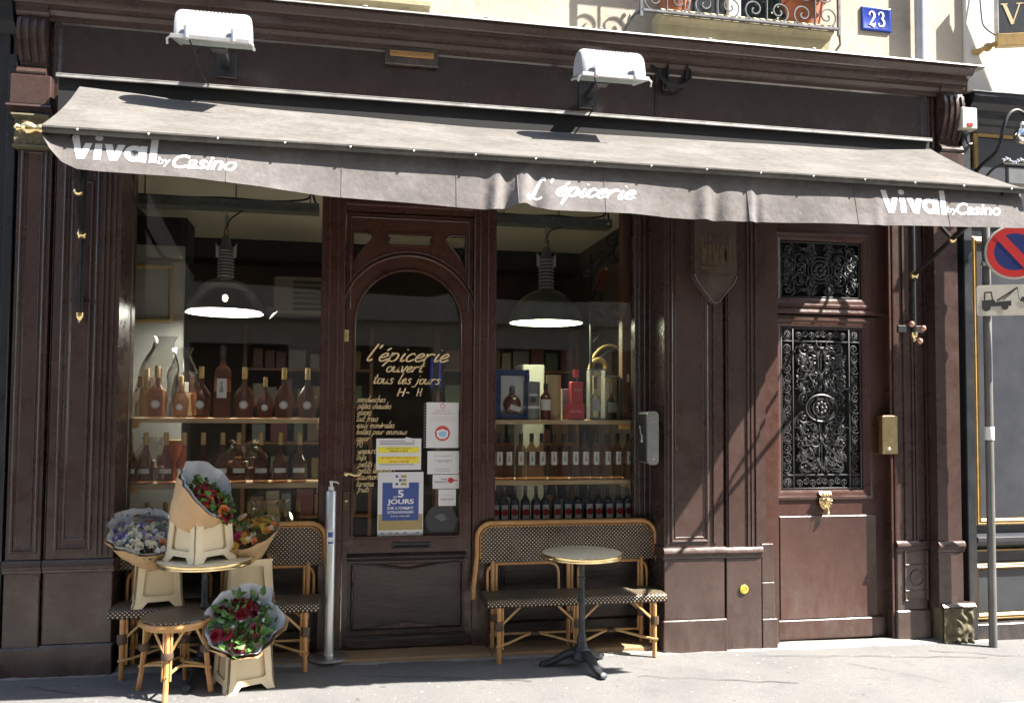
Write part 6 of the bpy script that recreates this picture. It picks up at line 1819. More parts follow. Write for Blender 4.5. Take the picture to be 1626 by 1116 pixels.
# hand-sanitiser post
pq = P(522, 1038, .12)
px_, py_ = PX(524, 900, .10), .10
r = thing('sanitiser_post', 'brushed steel hand-sanitiser post with pump beside the shop door', 'post', (px_, py_, .006))
MB().lathe([(0, 0), (.132, 0), (.132, .012), (.122, .018), (.04, .022), (0, .022)], n=36).build('base', 'steel', r)
hz = PZ(523, 779, py_)
MB().lathe([(.035, .02), (.035, hz-.012), (.032, hz-.006), (.0, hz-.006)], n=28).build('pole', 'steel', r)
m_ = MB(); m_.lathe([(.020, hz-.006), (.020, hz+.022), (.011, hz+.026), (.010, hz+.048), (.014, hz+.05), (.014, hz+.062), (0, hz+.064)], n=16); m_.tube([(0, 0, hz+.056), (.035, -.02, hz+.056), (.05, -.03, hz+.046)], .006, 6); m_.build('pump', 'white_plastic', r)
m_ = MB(); zl = PZ(523, 853, py_); 
for k in range(6):
    a0, a1 = -PI*.5+(k-3)*.24, -PI*.5+(k-2)*.24
    m_.add([(.0358*math.cos(a0), .0358*math.sin(a0), zl-.05), (.0358*math.cos(a1), .0358*math.sin(a1), zl-.05), (.0358*math.cos(a1), .0358*math.sin(a1), zl+.05), (.0358*math.cos(a0), .0358*math.sin(a0), zl+.05)], [(0, 1, 2, 3)])
m_.build('sticker', 'paper', r)
for k, (za, zb2) in enumerate(((-.044, -.03), (.0, .035))):
    m_ = MB()
    for j in range(4):
        a0, a1 = -PI*.5+(j-2)*.24, -PI*.5+(j-1)*.24
        m_.add([(.0364*math.cos(a0), .0364*math.sin(a0), zl+za), (.0364*math.cos(a1), .0364*math.sin(a1), zl+za), (.0364*math.cos(a1), .0364*math.sin(a1), zl+zb2), (.0364*math.cos(a0), .0364*math.sin(a0), zl+zb2)], [(0, 1, 2, 3)])
    m_.build('sticker_print', 'ink_blue', r)

# ------------------------------------------------------------------ notices on the door glass
PY = WY+.0125
def notice(name, label, x0, x1, y0, y1, cat='notice'):
    a, c = P(x0, y1, PY), P(x1, y0, PY)
    r = thing(name, label, cat, ((a.x+c.x)/2, PY, (a.z+c.z)/2))
    hw, hh = (c.x-a.x)/2, (c.z-a.z)/2
    MB().box(-hw, hw, 0, .003, -hh, hh).build('sheet', 'paper', r, smooth=False)
    return r, hw, hh
def pr(mb, x0, x1, z0, z1, d=-.0012): mb.add([(x0, d, z0), (x1, d, z0), (x1, d, z1), (x0, d, z1)], [(0, 1, 2, 3)])
def tx(mb, s_, x0, x1, z0, z1, bold=.0, d=-.0016, shear=0): flat(mb, fit2(block(s_, bold, shear), x0, x1, z0, z1), lambda u, v: (u, d, v))
r, hw, hh = notice('exhibition_poster', 'blue and tan exhibition poster low on the shop door glass', 599, 672.5, 749, 851, 'poster')
m_ = MB(); pr(m_, -hw*.80, -hw*.36, -hh*.52, hh*.67); pr(m_, hw*.36, hw*.80, -hh*.52, hh*.67); pr(m_, -hw*.36, hw*.36, -hh*.52, hh*.50)
for k, (cx_, cz_) in enumerate(((-.17, .87), (-.17, .63), (-.02, .75))): pr(m_, hw*(cx_-.06), hw*(cx_+.05), hh*(cz_-.045), hh*(cz_+.035))
m_.build('blue_print', 'ink_blue', r, smooth=False)
m_ = MB(); pr(m_, -hw*.97, hw*.97, -hh*.82, -hh*.521); pr(m_, -hw*.97, -hw*.801, -hh*.521, -hh*.32); pr(m_, hw*.801, hw*.97, -hh*.521, -hh*.32)
for cz_ in (.87, .75, .63): pr(m_, hw*.0 if cz_ != .75 else hw*.06, hw*.25, hh*(cz_-.045), hh*(cz_+.035))
m_.build('tan_print', 'ink_tan', r, smooth=False)
m_ = MB()
tx(m_, '5', -hw*.13, hw*.13, hh*.20, hh*.44, .03); tx(m_, 'LES', -hw*.33, -hw*.16, hh*.19, hh*.25, .01); tx(m_, 'JOURS', -hw*.58, hw*.58, -hh*.05, hh*.15, .03)
tx(m_, "DE L'OBJET", -hw*.57, hw*.58, -hh*.19, -hh*.09, .03); tx(m_, 'EXTRAORDINAIRE', -hw*.57, hw*.57, -hh*.30, -hh*.22, .02); tx(m_, 'Du 9 au 14 juin 2021', -hw*.42, hw*.42, -hh*.42, -hh*.36, .02)
pr(m_, -hw*.2, hw*.2, -hh*.46, -hh*.445)
m_.build('white_lettering', 'white_print', r, smooth=False)
m_ = MB()
for x in (-.8, -.45, -.15, .2, .75): pr(m_, hw*(x-.07), hw*(x+.09), -hh*.93, -hh*.89)
pr(m_, -hw*.25, hw*.25, -hh*.70, -hh*.69, -.0018)
m_.build('small_print', 'ink_grey', r, smooth=False)
r, hw, hh = notice('opening_notice', 'white notice with two yellow bands above the exhibition poster', 597, 669, 696, 746)
m_ = MB(); pr(m_, -hw*.93, hw*.90, hh*.10, hh*.46); pr(m_, -hw*.93, hw*.90, -hh*.58, -hh*.14); m_.build('yellow_band', 'ink_yellow', r, smooth=False)
m_ = MB()
tx(m_, 'DEPOT DES COLIS ICI', -hw*.55, hw*.55, hh*.32, hh*.42, .0); tx(m_, '10H30 A 21H', -hw*.4, hw*.4, hh*.14, hh*.26, .02)
m_.build('lettering', 'ink', r, smooth=False)
m_ = MB(); tx(m_, 'RETRAIT DES COLIS ICI', -hw*.77, hw*.77, -hh*.30, -hh*.18, .01); tx(m_, '16H30 A 20H30', -hw*.45, hw*.45, -hh*.53, -hh*.40, .02); m_.build('red_lettering', 'ink_red', r, smooth=False)
m_ = MB()
for z in (.82, .70, .60, -.68): pr(m_, -hw*.85, hw*.7, hh*z, hh*(z+.05))
m_.build('small_print', 'ink_grey', r, smooth=False)
m_ = MB(); m_.box(hw*.1, hw*.42, -.002, .002, hh*.9, hh*1.18, 0, Matrix.Rotation(.25, 4, 'Y')); m_.build('tape', 'paper', r)
r, hw, hh = notice('mask_notice', 'white notice with a red face-mask pictogram at the upper right of the door glass', 676.5, 728.5, 639, 711)
m_ = MB()
N_ = 30
def discp(mb, cx, cz, r0, r1, d=-.0012):
    vs = []; fs = []
    for k in range(N_):
        a = 2*PI*k/N_; vs += [(cx+r0*math.cos(a), d, cz+r0*math.sin(a)), (cx+r1*math.cos(a), d, cz+r1*math.sin(a))]
    for k in range(N_): j = (k+1) % N_; fs.append((2*k, 2*j, 2*j+1, 2*k+1))
    mb.add(vs, fs)
discp(m_, 0, -hh*.36, 0.0001, hw*.47); m_.build('red_disc', 'ink_red', r, smooth=False)
m_ = MB(); m_.add([(hw*x, -.002, -hh*.36+hh*z) for x, z in ((-.36, .10), (0, .20), (.36, .10), (.34, -.12), (.16, -.24), (-.16, -.24), (-.34, -.12))], [tuple(range(7))]); m_.build('mask_face', 'white_print', r, smooth=False)
m_ = MB(); m_.add([(hw*x, -.0026, -hh*.36+hh*z) for x, z in ((-.24, .04), (0, .10), (.26, .06), (.22, -.12), (0, -.17), (-.2, -.12))], [tuple(range(6))]); m_.build('mask', 'ink_sky', r, smooth=False)
m_ = MB(); tx(m_, 'INFORMATION', -hw*.5, hw*.42, hh*.60, hh*.66); tx(m_, 'PORT DU MASQUE', -hw*.65, hw*.6, hh*.47, hh*.54); discp(m_, 0, hh*.84, hw*.1, hw*.16)
for z, a in ((.33, .7), (.24, .85), (.15, .8)): tx(m_, 'pour tous les clients du magasin', -hw*a, hw*a, hh*z, hh*(z+.055))
m_.build('lettering', 'ink_pink', r, smooth=False)
m_ = MB()
for k in range(16): pr(m_, -hw*1.15, -hw*1.06, -hh+hh*2*k/16+.003, -hh+hh*2*(k+.5)/16)
m_.build('perforated_edge', 'ink_grey', r, smooth=False)
r, hw, hh = notice('plain_notice', 'plain white text notice directly under the face-mask notice', 678.5, 729, 716, 752.5)
m_ = MB()
for z, a, s_ in ((.52, .6, 'horaires exceptionnels'), (.15, .55, 'du lundi au samedi'), (.0, .35, '8h00 - 21h00'), (-.62, .45, 'merci'), (-.8, .42, 'la direction')): tx(m_, s_, -hw*a, hw*a, hh*z, hh*(z+.13))
m_.build('lettering', 'ink_grey', r, smooth=False)
r, hw, hh = notice('voucher_sticker', 'pale meal-voucher sticker with a red spot, on the right of the door glass', 687, 729, 753.2, 775.8, 'sticker')
m_ = MB(); discp(m_, hw*.36, hh*.18, .0001, hw*.22); pr(m_, hw*.36, hw*.86, hh*.10, hh*.26); m_.build('red_spot', 'ink_red', r, smooth=False)
m_ = MB(); tx(m_, 'Ticket', -hw*.4, hw*.08, hh*.25, hh*.55); tx(m_, 'Restaurant', -hw*.85, hw*.08, -hh*.15, hh*.15); m_.build('lettering', 'ink', r, smooth=False)
r, hw, hh = notice('payment_sticker', 'small white card-payment sticker, lowest on the right of the door glass', 696, 724, 776.4, 803, 'sticker')
m_ = MB(); tx(m_, 'VISA', -hw*.75, -hw*.05, -hh*.35, -hh*.1, .02, shear=.2); tx(m_, 'carte', hw*.1, hw*.75, -hh*.35, -hh*.08); tx(m_, 'ici on accepte', -hw*.6, hw*.6, hh*.25, hh*.38); m_.build('lettering', 'ink_grey', r, smooth=False)
q = P(700.6, 825.5, PY+.004); rd = P(725.5, 825, PY).x-q.x
r = thing('round_door_sticker', 'round dark translucent sticker near the bottom of the door glass', 'sticker', (q.x, PY+.004, q.z))
m_ = MB(); discp(m_, 0, 0, .0001, rd, 0); m_.build('disc', mat('grey_film', (.035, .037, .042), None, .5), r, smooth=False)
m_ = MB(); m_.add([(x*rd, -.001, z*rd) for x, z in ((-.4, .25), (-.2, .35), (0, .42), (.22, .35), (.25, .15), (.45, .1), (.2, .0), (-.05, -.1), (-.15, .05), (-.3, .1))], [tuple(range(10))])
m_.build('emblem', mat('grey_film_light', (.12, .12, .125), None, .5), r, smooth=False)
# ================================================================== INSIDE THE WINDOWS
SYF = .43                                                   # front of the shelves
BY = .52
def shelf(label, px0, px1, py, name='shelf_board', bracket=True, depth=.30, grp='display shelves in the shop windows'):
    z = PZ((px0+px1)/2, py, SYF)
    x0, x1 = P(px0, py, SYF).x, P(px1, py, SYF).x
    r = thing(name, label, 'shelf', ((x0+x1)/2, SYF, z), 0, grp)
    hw = (x1-x0)/2
    MB().box(-hw, hw, 0, depth, -.034, 0, .003).build('board', 'wood_shelf', r)
    for s_ in (-1, 1):
        b_ = MB(); b_.box(s_*hw-.012, s_*hw+.012, .02, depth, -.075, -.0345, .002); b_.build('cleat', 'wood_shelf', r)
    return z
zA = shelf('upper pine shelf of squat rosé bottles in the left window', 203, 505, 664)
zB = shelf('lower pine shelf of tall rosé bottles in the left window', 203, 505, 768)
zC = shelf('upper pine shelf of spirits and gift boxes in the right window', 786, 1004, 666.5)
zD = shelf('lower pine shelf of pale-labelled bottles in the right window', 786, 1004, 762)
zE0 = PZ(360, 797, BY)-.325
r = thing('display_deck', 'low deck in the left window, behind the cane backrest', 'shelf', (0, 0, 0), 0, 'display shelves in the shop windows')
MB().box(GX0-.05, dlx0-.01, .47, .95, zE0-.04, zE0, .004).build('board', 'wood_shelf', r)
zF0 = PZ(890, 771, BY)-.335
r = thing('display_deck', 'low deck in the right window, hidden by the bench back', 'shelf', (0, 0, 0), 0, 'display shelves in the shop windows')
MB().box(drx1+.01, GX1+.05, .47, .95, zF0-.04, zF0, .004).build('board', 'wood_shelf', r)

def arc_label(mb, rad, z0, z1, half, n=8, sy=1.0, mid=-PI/2):
    vs = []
    for k in range(n+1):
        a = mid-half+2*half*k/n
        vs += [(rad*math.cos(a), rad*math.sin(a)*sy, z0), (rad*math.cos(a), rad*math.sin(a)*sy, z1)]
    mb.add(vs, [(2*k, 2*k+2, 2*k+3, 2*k+1) for k in range(n)])
def disc_label(mb, y, cz, rad, n=20):
    mb.add([(rad*math.cos(2*PI*k/n), y, cz+rad*math.sin(2*PI*k/n)) for k in range(n)], [tuple(range(n))])
def bottle(name, label, loc, prof, glass_mat, cap=None, cap_mat='capsule', sy=1.0, group=None):
    r = thing(name, label, 'bottle', loc, 0, group)
    MB().lathe(catmull(prof, 3), n=24, sy=sy).build('glass', glass_mat, r, ang=50)
    if cap: MB().lathe(cap, n=16).build('capsule', cap_mat, r)
    return r
# squat rosé magnum
def squat(label, loc, h, grp):
    k = h/.378
    r = bottle('rose_bottle', label, loc, [(0, 0), (.052*k, .0), (.060*k, .012*k), (.067*k, .08*k), (.073*k, .145*k), (.066*k, .178*k), (.038*k, .222*k), (.022*k, .245*k), (.019*k, .27*k), (.0185*k, .305*k)], 'rose',
               [(.0195*k, .290*k), (.0198*k, .293*k), (.0185*k, .374*k), (.017*k, .378*k), (0, .378*k)], 'capsule', .72, grp)
    m_ = MB(); disc_label(m_, -.073*k*.72-.0015, .098*k, .031*k); m_.build('round_label', 'label', r, smooth=False)
    m_ = MB(); 
    vs = []; fs = []
    for q_ in range(20):
        a = 2*PI*q_/20
        vs += [(.023*k*math.cos(a), -.073*k*.72-.0022, .098*k+.023*k*math.sin(a)), (.0285*k*math.cos(a), -.073*k*.72-.0022, .098*k+.0285*k*math.sin(a))]
    for q_ in range(20): j = (q_+1) % 20; fs.append((2*q_, 2*j, 2*j+1, 2*q_+1))
    m_.add(vs, fs); m_.build('label_ring', 'ink_grey', r, smooth=False)
    return r
GA = 'squat rosé bottles on the upper left shelf'
big = small = None
Li = [(249, 1), (286.5, 0), (319, 1), (388, 1), (421, 0), (451, 1), (488, 1)]
nb_ = ns_ = 0
for px, isbig in Li:
    x = PX(px, 640, BY)
    if isbig:
        nb_ += 1; lab = 'large squat rosé bottle, %s large one from the left on the upper left shelf' % ORD[nb_-1]
        if big is None: big = squat(lab, (x, BY, zA+.001), .372, GA)
        else: dup(big, (x, BY, zA+.001), 0, lab)
    else:
        ns_ += 1; lab = 'small squat rosé bottle, %s small one from the left on the upper left shelf' % ORD[ns_-1]
        if small is None: small = squat(lab, (x, BY, zA+.001), .30, GA)
        else: dup(small, (x, BY, zA+.001), 0, lab)
x = PX(353.5, 620, BY)
r = bottle('rose_bottle', 'tallest straight rosé bottle with white figure label on the upper left shelf', (x, BY, zA+.001), [(0, 0), (.054, 0), (.058, .008), (.058, .20), (.058, .325), (.05, .355), (.03, .375), (.019, .39), (.017, .43), (.017, .48)], 'rose2',
           [(.019, .455), (.0195, .457), (.0185, .525), (0, .526)], 'dark_plastic')
m_ = MB(); arc_label(m_, .0588, .145, .285, .62); m_.build('label', 'label', r)
m_ = MB(); arc_label(m_, .0584, .19, .285, 1.5); m_.build('peach_band', mat('peach_band', (.50, .24, .12), None, .6), r)
m_ = MB(); m_.ball((0, -.0595, .255), .009, 8, 1, .15); m_.add([(-.005, -.0597, .245), (.005, -.0597, .245), (.016, -.0597, .185), (-.016, -.0597, .185)], [(0, 1, 2, 3)]); m_.build('figure_print', 'ink_grey', r, smooth=False)
# tall tapered rosé bottles on the lower shelf
def tall(label, loc, h, grp, name='rose_bottle'):
    k = h/.36
    r = bottle(name, label, loc, [(0, 0), (.050*k, 0), (.054*k, .01*k), (.050*k, .06*k), (.054*k, .12*k), (.052*k, .15*k), (.030*k, .20*k), (.019*k, .245*k), (.0165*k, .285*k)], 'rose',
               [(.0175*k, .272*k), (.018*k, .275*k), (.017*k, .356*k), (.015*k, .36*k), (0, .36*k)], 'capsule', 1, grp)
    m_ = MB(); arc_label(m_, .0545*k, .072*k, .105*k, .85); m_.build('label', 'label', r)
    return r
GB = 'tall rosé bottles on the lower left shelf'
first = None
for i, px in enumerate((206, 231, 263, 292, 322, 353, 379, 414, 445, 475)):
    x = PX(px, 740, BY); lab = 'tall rosé bottle, %s from the left on the lower left shelf' % ORD[i]
    loc = (x, BY, zB+.001)
    if first is None: first = tall(lab, loc, .362, GB)
    else: dup(first, loc, random.uniform(-.25, .25), lab)
GC = 'gold-capped bottles on the deck behind the left bench'
for i, px in enumerate((234, 263, 367.5, 396, 421, 447, 473)):
    x = PX(px, 800, BY+.03)
    dup(first, (x, BY+.03, zE0+.001), 0, 'gold-capped bottle on the deck behind the left bench, %s from the left' % ORD[i], GC, scale=(.9, .9, .9))
# right window: middle row
GD = 'pale-labelled bottles on the lower right shelf'
def mid(label, loc):
    r = bottle('wine_bottle', label, loc, [(0, 0), (.037, 0), (.040, .006), (.040, .12), (.040, .225), (.035, .245), (.020, .265), (.0155, .28), (.015, .30)], 'rose2',
               [(.0165, .288), (.0168, .29), (.016, .355), (0, .356)], 'dark_plastic', 1, GD)
    m_ = MB(); arc_label(m_, .0403, .118, .212, 1.7, 12); m_.build('peach_band', mat('brown_peach_band', (.26, .13, .075), None, .55), r)
    m_ = MB(); arc_label(m_, .0408, .112, .214, .56); m_.build('label', 'label', r)
    m_ = MB(); m_.add([(-.003, -.0413, .19), (.003, -.0413, .19), (.009, -.0413, .14), (-.009, -.0413, .14)], [(0, 1, 2, 3)]); m_.add([(.005*math.cos(k), -.0413, .198+.005*math.sin(k)) for k in range(6)], [tuple(range(6))]); m_.build('figure_print', 'ink_grey', r, smooth=False)
    return r
first = None
for i, px in enumerate((792.5, 808, 827, 844, 860, 879, 895, 913, 929, 946, 963, 980, 997)):
    x = PX(px, 720, BY); lab = 'white-labelled bottle with dark cap, %s from the left on the lower right shelf' % ORD[i]
    if first is None: first = mid(lab, (x, BY, zD+.001))
    else: dup(first, (x, BY, zD+.001), random.uniform(-.12, .12), lab)
GE = 'dark bottles with red-spot labels above the right bench'
lab_red = mat('label_red', (.60, .03, .05), None, .5)
def dark(label, loc):
    r = bottle('dark_bottle', label, loc, [(0, 0), (.036, 0), (.039, .006), (.039, .12), (.039, .20), (.034, .225), (.019, .25), (.0145, .27), (.014, .315), (.0155, .317), (.0155, .335), (0, .336)], 'red_wine', None, None, 1, GE)
    m_ = MB(); arc_label(m_, .0432, .075, .195, .62, 10); m_.build('label', 'label', r, smooth=False)
    m_ = MB(); m_.lathe([(.026, 0), (.026, .0035), (0, .0035)], (0, -.0405, .138), 18, mtx=Matrix.Rotation(PI/2, 4, 'X')); m_.build('red_spot', lab_red, r, smooth=False)
    return r
first = None
for i, px in enumerate((786, 800, 817, 834, 851, 866, 883, 901, 917, 934, 950, 965, 982, 996)):
    x = PX(px, 800, BY); lab = 'dark bottle with red-spot label above the right bench, %s from the left' % ORD[i]
    if first is None: first = dark(lab, (x, BY, zF0+.001))
    else: dup(first, (x, BY, zF0+.001), random.uniform(-.12, .12), lab)
# right window: spirits
def atpx(px0, px1, ytop, z0, Y=BY):
    a, c = P(px0, 640, Y), P(px1, 640, Y)
    return (a.x+c.x)/2, (c.x-a.x)/2, PZ((px0+px1)/2, ytop, Y)-z0
z0 = zC+.001
x, hw, H = atpx(785, 838, 587, z0)
r = thing('gift_box', 'dark blue gift box framing a cognac decanter, first on the spirits shelf', 'gift box', (x, BY, z0))
navy = mat('navy_card', (.02, .04, .13), (.03, .055, .17), .45, scale=12)
m_ = MB()
for (a, bb, c, d) in ((-hw, -hw+.04, 0, H), (hw-.025, hw, 0, H), (-hw+.041, hw-.026, 0, .04), (-hw+.041, hw-.026, H-.045, H)): m_.box(a, bb, -.06, .06, c, d, .003)
m_.build('case', navy, r)
MB().box(-hw+.041, hw-.026, .0, .055, .041, H-.046).build('lining', 'paper', r, smooth=False)
m_ = MB(); m_.lathe(catmull([(0, .05), (.045, .052), (.055, .07), (.068, .115), (.052, .16), (.02, .185), (.016, .205), (.022, .21), (.018, .22)], 3), (-.0+.005, -.02, 0), 20, sy=.4); m_.build('decanter', 'cognac', r)
m_ = MB(); m_.lathe([(.018, .222), (.022, .235), (.018, .255), (0, .257)], (.005, -.02, 0), 14); m_.build('stopper', 'clear', r)
m_ = MB(); m_.box(-hw*.35, hw*.3, -.052, -.05, .07, .11, 0, Matrix.Rotation(.3, 4, 'Y')); m_.build('label', 'label', r, smooth=False)
x, hw, H = atpx(831, 856.5, 606, z0)
r = thing('spirit_tube', 'grey whisky presentation tube with a white band beside the blue gift box', 'tube', (x, BY-.01, z0))
MB().lathe([(0, 0), (hw, 0), (hw, H-.004), (hw-.003, H), (0, H)], n=24).build('tube', mat('grey_card', (.20, .21, .22), (.26, .27, .28), .5, scale=9), r)
m_ = MB(); arc_label(m_, hw+.001, .085, .105, 1.5, 12); arc_label(m_, hw+.001, H*.62, H*.68, .55); m_.build('white_band', 'white_print', r)
m_ = MB(); arc_label(m_, hw+.0012, H*.45, H*.58, .3); m_.build('crest', 'dull_gold', r)
x, hw, H = atpx(857, 873.5, 609, z0)
r = bottle('whisky_bottle', 'small dark whisky bottle with a white label between two tubes', (x, BY-.02, z0), [(0, 0), (hw*.95, 0), (hw, .006), (hw, H*.55), (hw*.9, H*.66), (hw*.4, H*.76), (hw*.34, H*.86)], 'cognac', [(hw*.42, H*.83), (hw*.42, H), (0, H)], 'dark_plastic')
m_ = MB(); arc_label(m_, hw+.001, H*.26, H*.56, 1.1); m_.build('label', 'label', r)
x, hw, H = atpx(868.5, 892, 595, z0)
r = thing('spirit_tube', 'tall cream presentation tube with a metal foot behind the whisky bottle', 'tube', (x, BY+.03, z0))
MB().lathe([(0, 0), (hw, 0), (hw, .06), (hw*.985, .061), (hw*.985, H-.03), (hw, H-.029), (hw, H), (0, H)], n=24).build('tube', mat('cream_card', (.48, .37, .20), (.52, .41, .24), .5, scale=9), r)
x, hw, H = atpx(892, 908, 617, z0, BY+.06)
r = thing('carton', 'plain grey-white carton behind the red boxed bottle', 'carton', (x, BY+.07, z0)); MB().box(-hw, hw, -.03, .03, 0, H, .002).build('carton', mat('grey_white_card', (.33, .32, .33), None, .6), r); MB().box(-hw*.9, hw*.9, -.0305, -.030, H*.5, H*.52).build('print_line', 'ink_grey', r)
red = mat('bright_red_card', (.50, .015, .025), (.56, .02, .03), .4, scale=12)
x, hw, H = atpx(899, 925, 641, z0)
r = thing('gift_box', 'low bright red gift box under the red bottle', 'gift box', (x, BY-.01, z0)); MB().box(-hw, hw, -.05, .05, 0, H, .003).build('box', red, r)
m_ = MB(); tx(m_, 'BELOVED', -hw*.65, hw*.65, H*.45, H*.6, .02, -.0515); m_.build('lettering', 'ink_pink', r, smooth=False)
H0 = H
x, hw, H = atpx(905, 923, 587, z0+H0)
r = thing('red_bottle', 'square red spirit bottle with red cap standing on the red box', 'bottle', (x, BY-.01, z0+H0+.001))
MB().box(-hw, hw, -hw, hw, 0, H*.64, .006).build('glass', red, r)
MB().lathe([(hw*.5, H*.641), (hw*.4, H*.68), (hw*.4, H*.76)], n=16).build('neck', 'clear', r)
MB().lathe([(hw*.55, H*.761), (hw*.55, H), (0, H)], n=16).build('cap', red, r)
m_ = MB(); tx(m_, 'BELOVED', -hw*.6, hw*.6, H*.36, H*.44, .02, -hw-.0015); m_.build('lettering', 'ink_pink', r, smooth=False)
for (pa, pb, yt, lab, liq, lb, capm) in ((934, 957.5, 588, 'clear bottle with dark blue neck in a clear display case', 'clear', 'label', navy), (958, 982.5, 600, 'amber bottle with cream label and white cap in a clear case', 'cognac', 'cream', 'white_plastic')):
    x, hw, H = atpx(pa, pb, yt, z0)
    r = thing('cased_bottle', lab, 'bottle', (x, BY, z0), 0, 'cased bottles on the spirits shelf')
    w_ = hw*.62
    MB().lathe(catmull([(0, .012), (w_, .012), (w_*1.05, .02), (w_*1.05, H*.35), (w_*.9, H*.46), (w_*.3, H*.56), (w_*.28, H*.7)], 3), n=20).build('glass', liq, r)
    MB().lathe([(w_*.38, H*.62), (w_*.38, H*.88), (0, H*.88)], n=14).build('cap', capm, r)
    m_ = MB(); arc_label(m_, w_*1.08, H*.18, H*.42, .9); m_.build('label', mat('cream_label', (.56, .52, .34), None, .6) if lb == 'cream' else 'label', r)
    MB().box(-hw, hw, -.05, .05, 0, H).build('case', 'clear', r, smooth=False)
    m_ = MB(); m_.box(-hw, hw, -.05, .05, H+.0005, H+.012, .002); m_.box(-hw, hw, -.05, .05, -.0005, .010, .002); m_.build('case_frame', 'grey_metal', r)
x, hw, H = atpx(983, 1002, 570, z0)
r = bottle('spirit_bottle', 'tall slim clear spirit bottle, last on the spirits shelf by the wood post', (x, BY+.01, z0), [(0, 0), (hw*.95, 0), (hw, .006), (hw, H*.5), (hw*.9, H*.6), (hw*.4, H*.7), (hw*.35, H*.85)], 'clear', [(hw*.42, H*.83), (hw*.42, H), (0, H)], 'dark_plastic')
m_ = MB(); arc_label(m_, hw+.001, H*.2, H*.42, .8); m_.build('label', mat('faint_label', (.2, .21, .22), None, .6), r)

# pendant lamps and the galvanised rails they hang from
LYP = 1.0
def rail(px0, px1, yc, label):
    q0, q1 = P(px0, yc, LYP), P(px1, yc, LYP)
    z = (q0.z+q1.z)/2
    r = thing('cable_tray', label, 'rail', ((q0.x+q1.x)/2, LYP, z), 0, 'perforated rails under the shop ceiling')
    L = (q1.x-q0.x)/2
    m_ = MB(); m_.box(-L, L, -.07, .07, -.012, -.004, .002)
    n = int(L*2/.075)
    m_.box(-L, L, -.072, -.068, .028, .060); m_.box(-L, L, -.072, -.068, -.012, .008)
    for k in range(n+1):
        xx = -L+2*L*k/n
        m_.box(max(-L, xx-.02), min(L, xx+.02), -.0719, -.0681, .0081, .0279)
    m_.box(-L, L, .068, .072, -.012, .060)
    m_.build('tray', 'galv', r, smooth=False)
    for s_ in (-.85, .1, .9):
        h_ = MB(); h_.tube([(L*s_, 0, -.004), (L*s_, 0, CEIL-z)], .006, 6); h_.build('hanger', 'galv', r)
    c_ = MB(); c_.tube(catmull([(-L, -.04, .07), (-L*.4, -.03, .068), (0, -.05, .072), (L*.5, -.03, .068), (L*.85, -.05, .09), (L*.92, -.06, .14), (L*.96, -.04, .07), (L, -.03, .06)], 5), .008, 6); c_.build('cable', 'black', r)
    return z
zr1 = rail(206, 507, 331, 'perforated grey cable tray across the top of the left window')
zr2 = rail(786, 968, 358, 'perforated grey cable tray across the top of the right window')
def pendant(px, pydisc, pxr, ytop, yneck, zr, shade, bulb, label, dome_mat):
    q = P(px, pydisc, LYP)
    rad = P(px+pxr, pydisc, LYP).x-q.x
    z = q.z
    r = thing('pendant_lamp', label, 'pendant lamp', (q.x, LYP, z), 0, 'industrial pendant lamps in the shop windows')
    hn = PZ(px, yneck, LYP)-z; ht = PZ(px, ytop, LYP)-z
    pr_ = [(rad, 0), (rad*.99, .02), (rad*.93, hn*.30), (rad*.80, hn*.58), (rad*.58, hn*.82), (rad*.32, hn*.97), (rad*.22, hn)]
    MB().lathe(catmull(pr_, 4), n=40, cap=False).build('shade', dome_mat, r, ang=80)
    rm = MB(); rm.tube([(rad*math.cos(k*PI/20), rad*math.sin(k*PI/20), .002) for k in range(40)], .006, 6, True); rm.build('rim', 'lamp_white', r)
    MB().lathe([(0, .004), (rad*.985, .004), (rad*.985, .010), (0, .012)], n=40).build('diffuser', bulb, r)
    MB().lathe([(0, .0125), (rad*.975, .0105), (rad*.95, .016), (0, .018)], n=40).build('added_baffle', 'dark_plastic', r)  # added dark disc, keeps the diffuser's upward glow out of the dome
    nf = MB(); rb0 = rad*.20
    nf.lathe([(rb0*.92, hn), (rb0*.92, ht), (rb0*.6, ht+.06), (rb0*.5, ht+.10), (rb0*.3, ht+.11), (0, ht+.11)], n=24)
    nf.build('housing', 'grey_metal', r)
    for k in range(9):
        zz = hn+.012+(ht-hn-.03)*k/8
        f = MB(); f.lathe([(rb0*.9, zz), (rb0*1.1, zz+.003), (rb0*1.1, zz+.011), (rb0*.9, zz+.014)], n=24, cap=False); f.build('fin', 'alu', r)
    for s_ in (-1, 1):
        c_ = MB(); c_.box(s_*rb0*1.12-.012, s_*rb0*1.12+.012, -.012, .012, ht-.06, ht+.03, .003); c_.tube([(s_*rb0*1.1, 0, ht+.02), (s_*rb0*1.3, 0, ht+.05), (s_*rb0*1.25, 0, ht-.03)], .006, 6); c_.build('latch', 'steel', r)
    MB().lathe([(.022, ht+.105), (.022, ht+.16), (.012, ht+.17), (0, ht+.17)], n=14).build('cap', 'brass', r)
    ch = MB(); ch.tube([(0, 0, ht+.16), (0, 0, zr-z-.012)], .006, 6)
    for k in range(3): ch.tube([(.012*math.cos(a*PI/6), .0, ht+.19+k*.035+.016*math.sin(a*PI/6)) for a in range(12)], .004, 5, True)
    ch.build('chain', 'steel', r)
    cw = MB(); cw.tube(catmull([(0, 0, ht+.17), (.03, -.02, ht+.24), (.12, -.03, zr-z-.02)], 5), .006, 6); cw.build('flex', 'black', r)
    return r
r = pendant(357, 497.5, 61.5, 397, 443, zr1, 0, 'bulb', 'smoky-domed industrial pendant lamp glowing in the left window', 'smoke')
MB().ball((0, 0, .12), .022, 10, sz=1.3).build('bulb', 'filament', r)
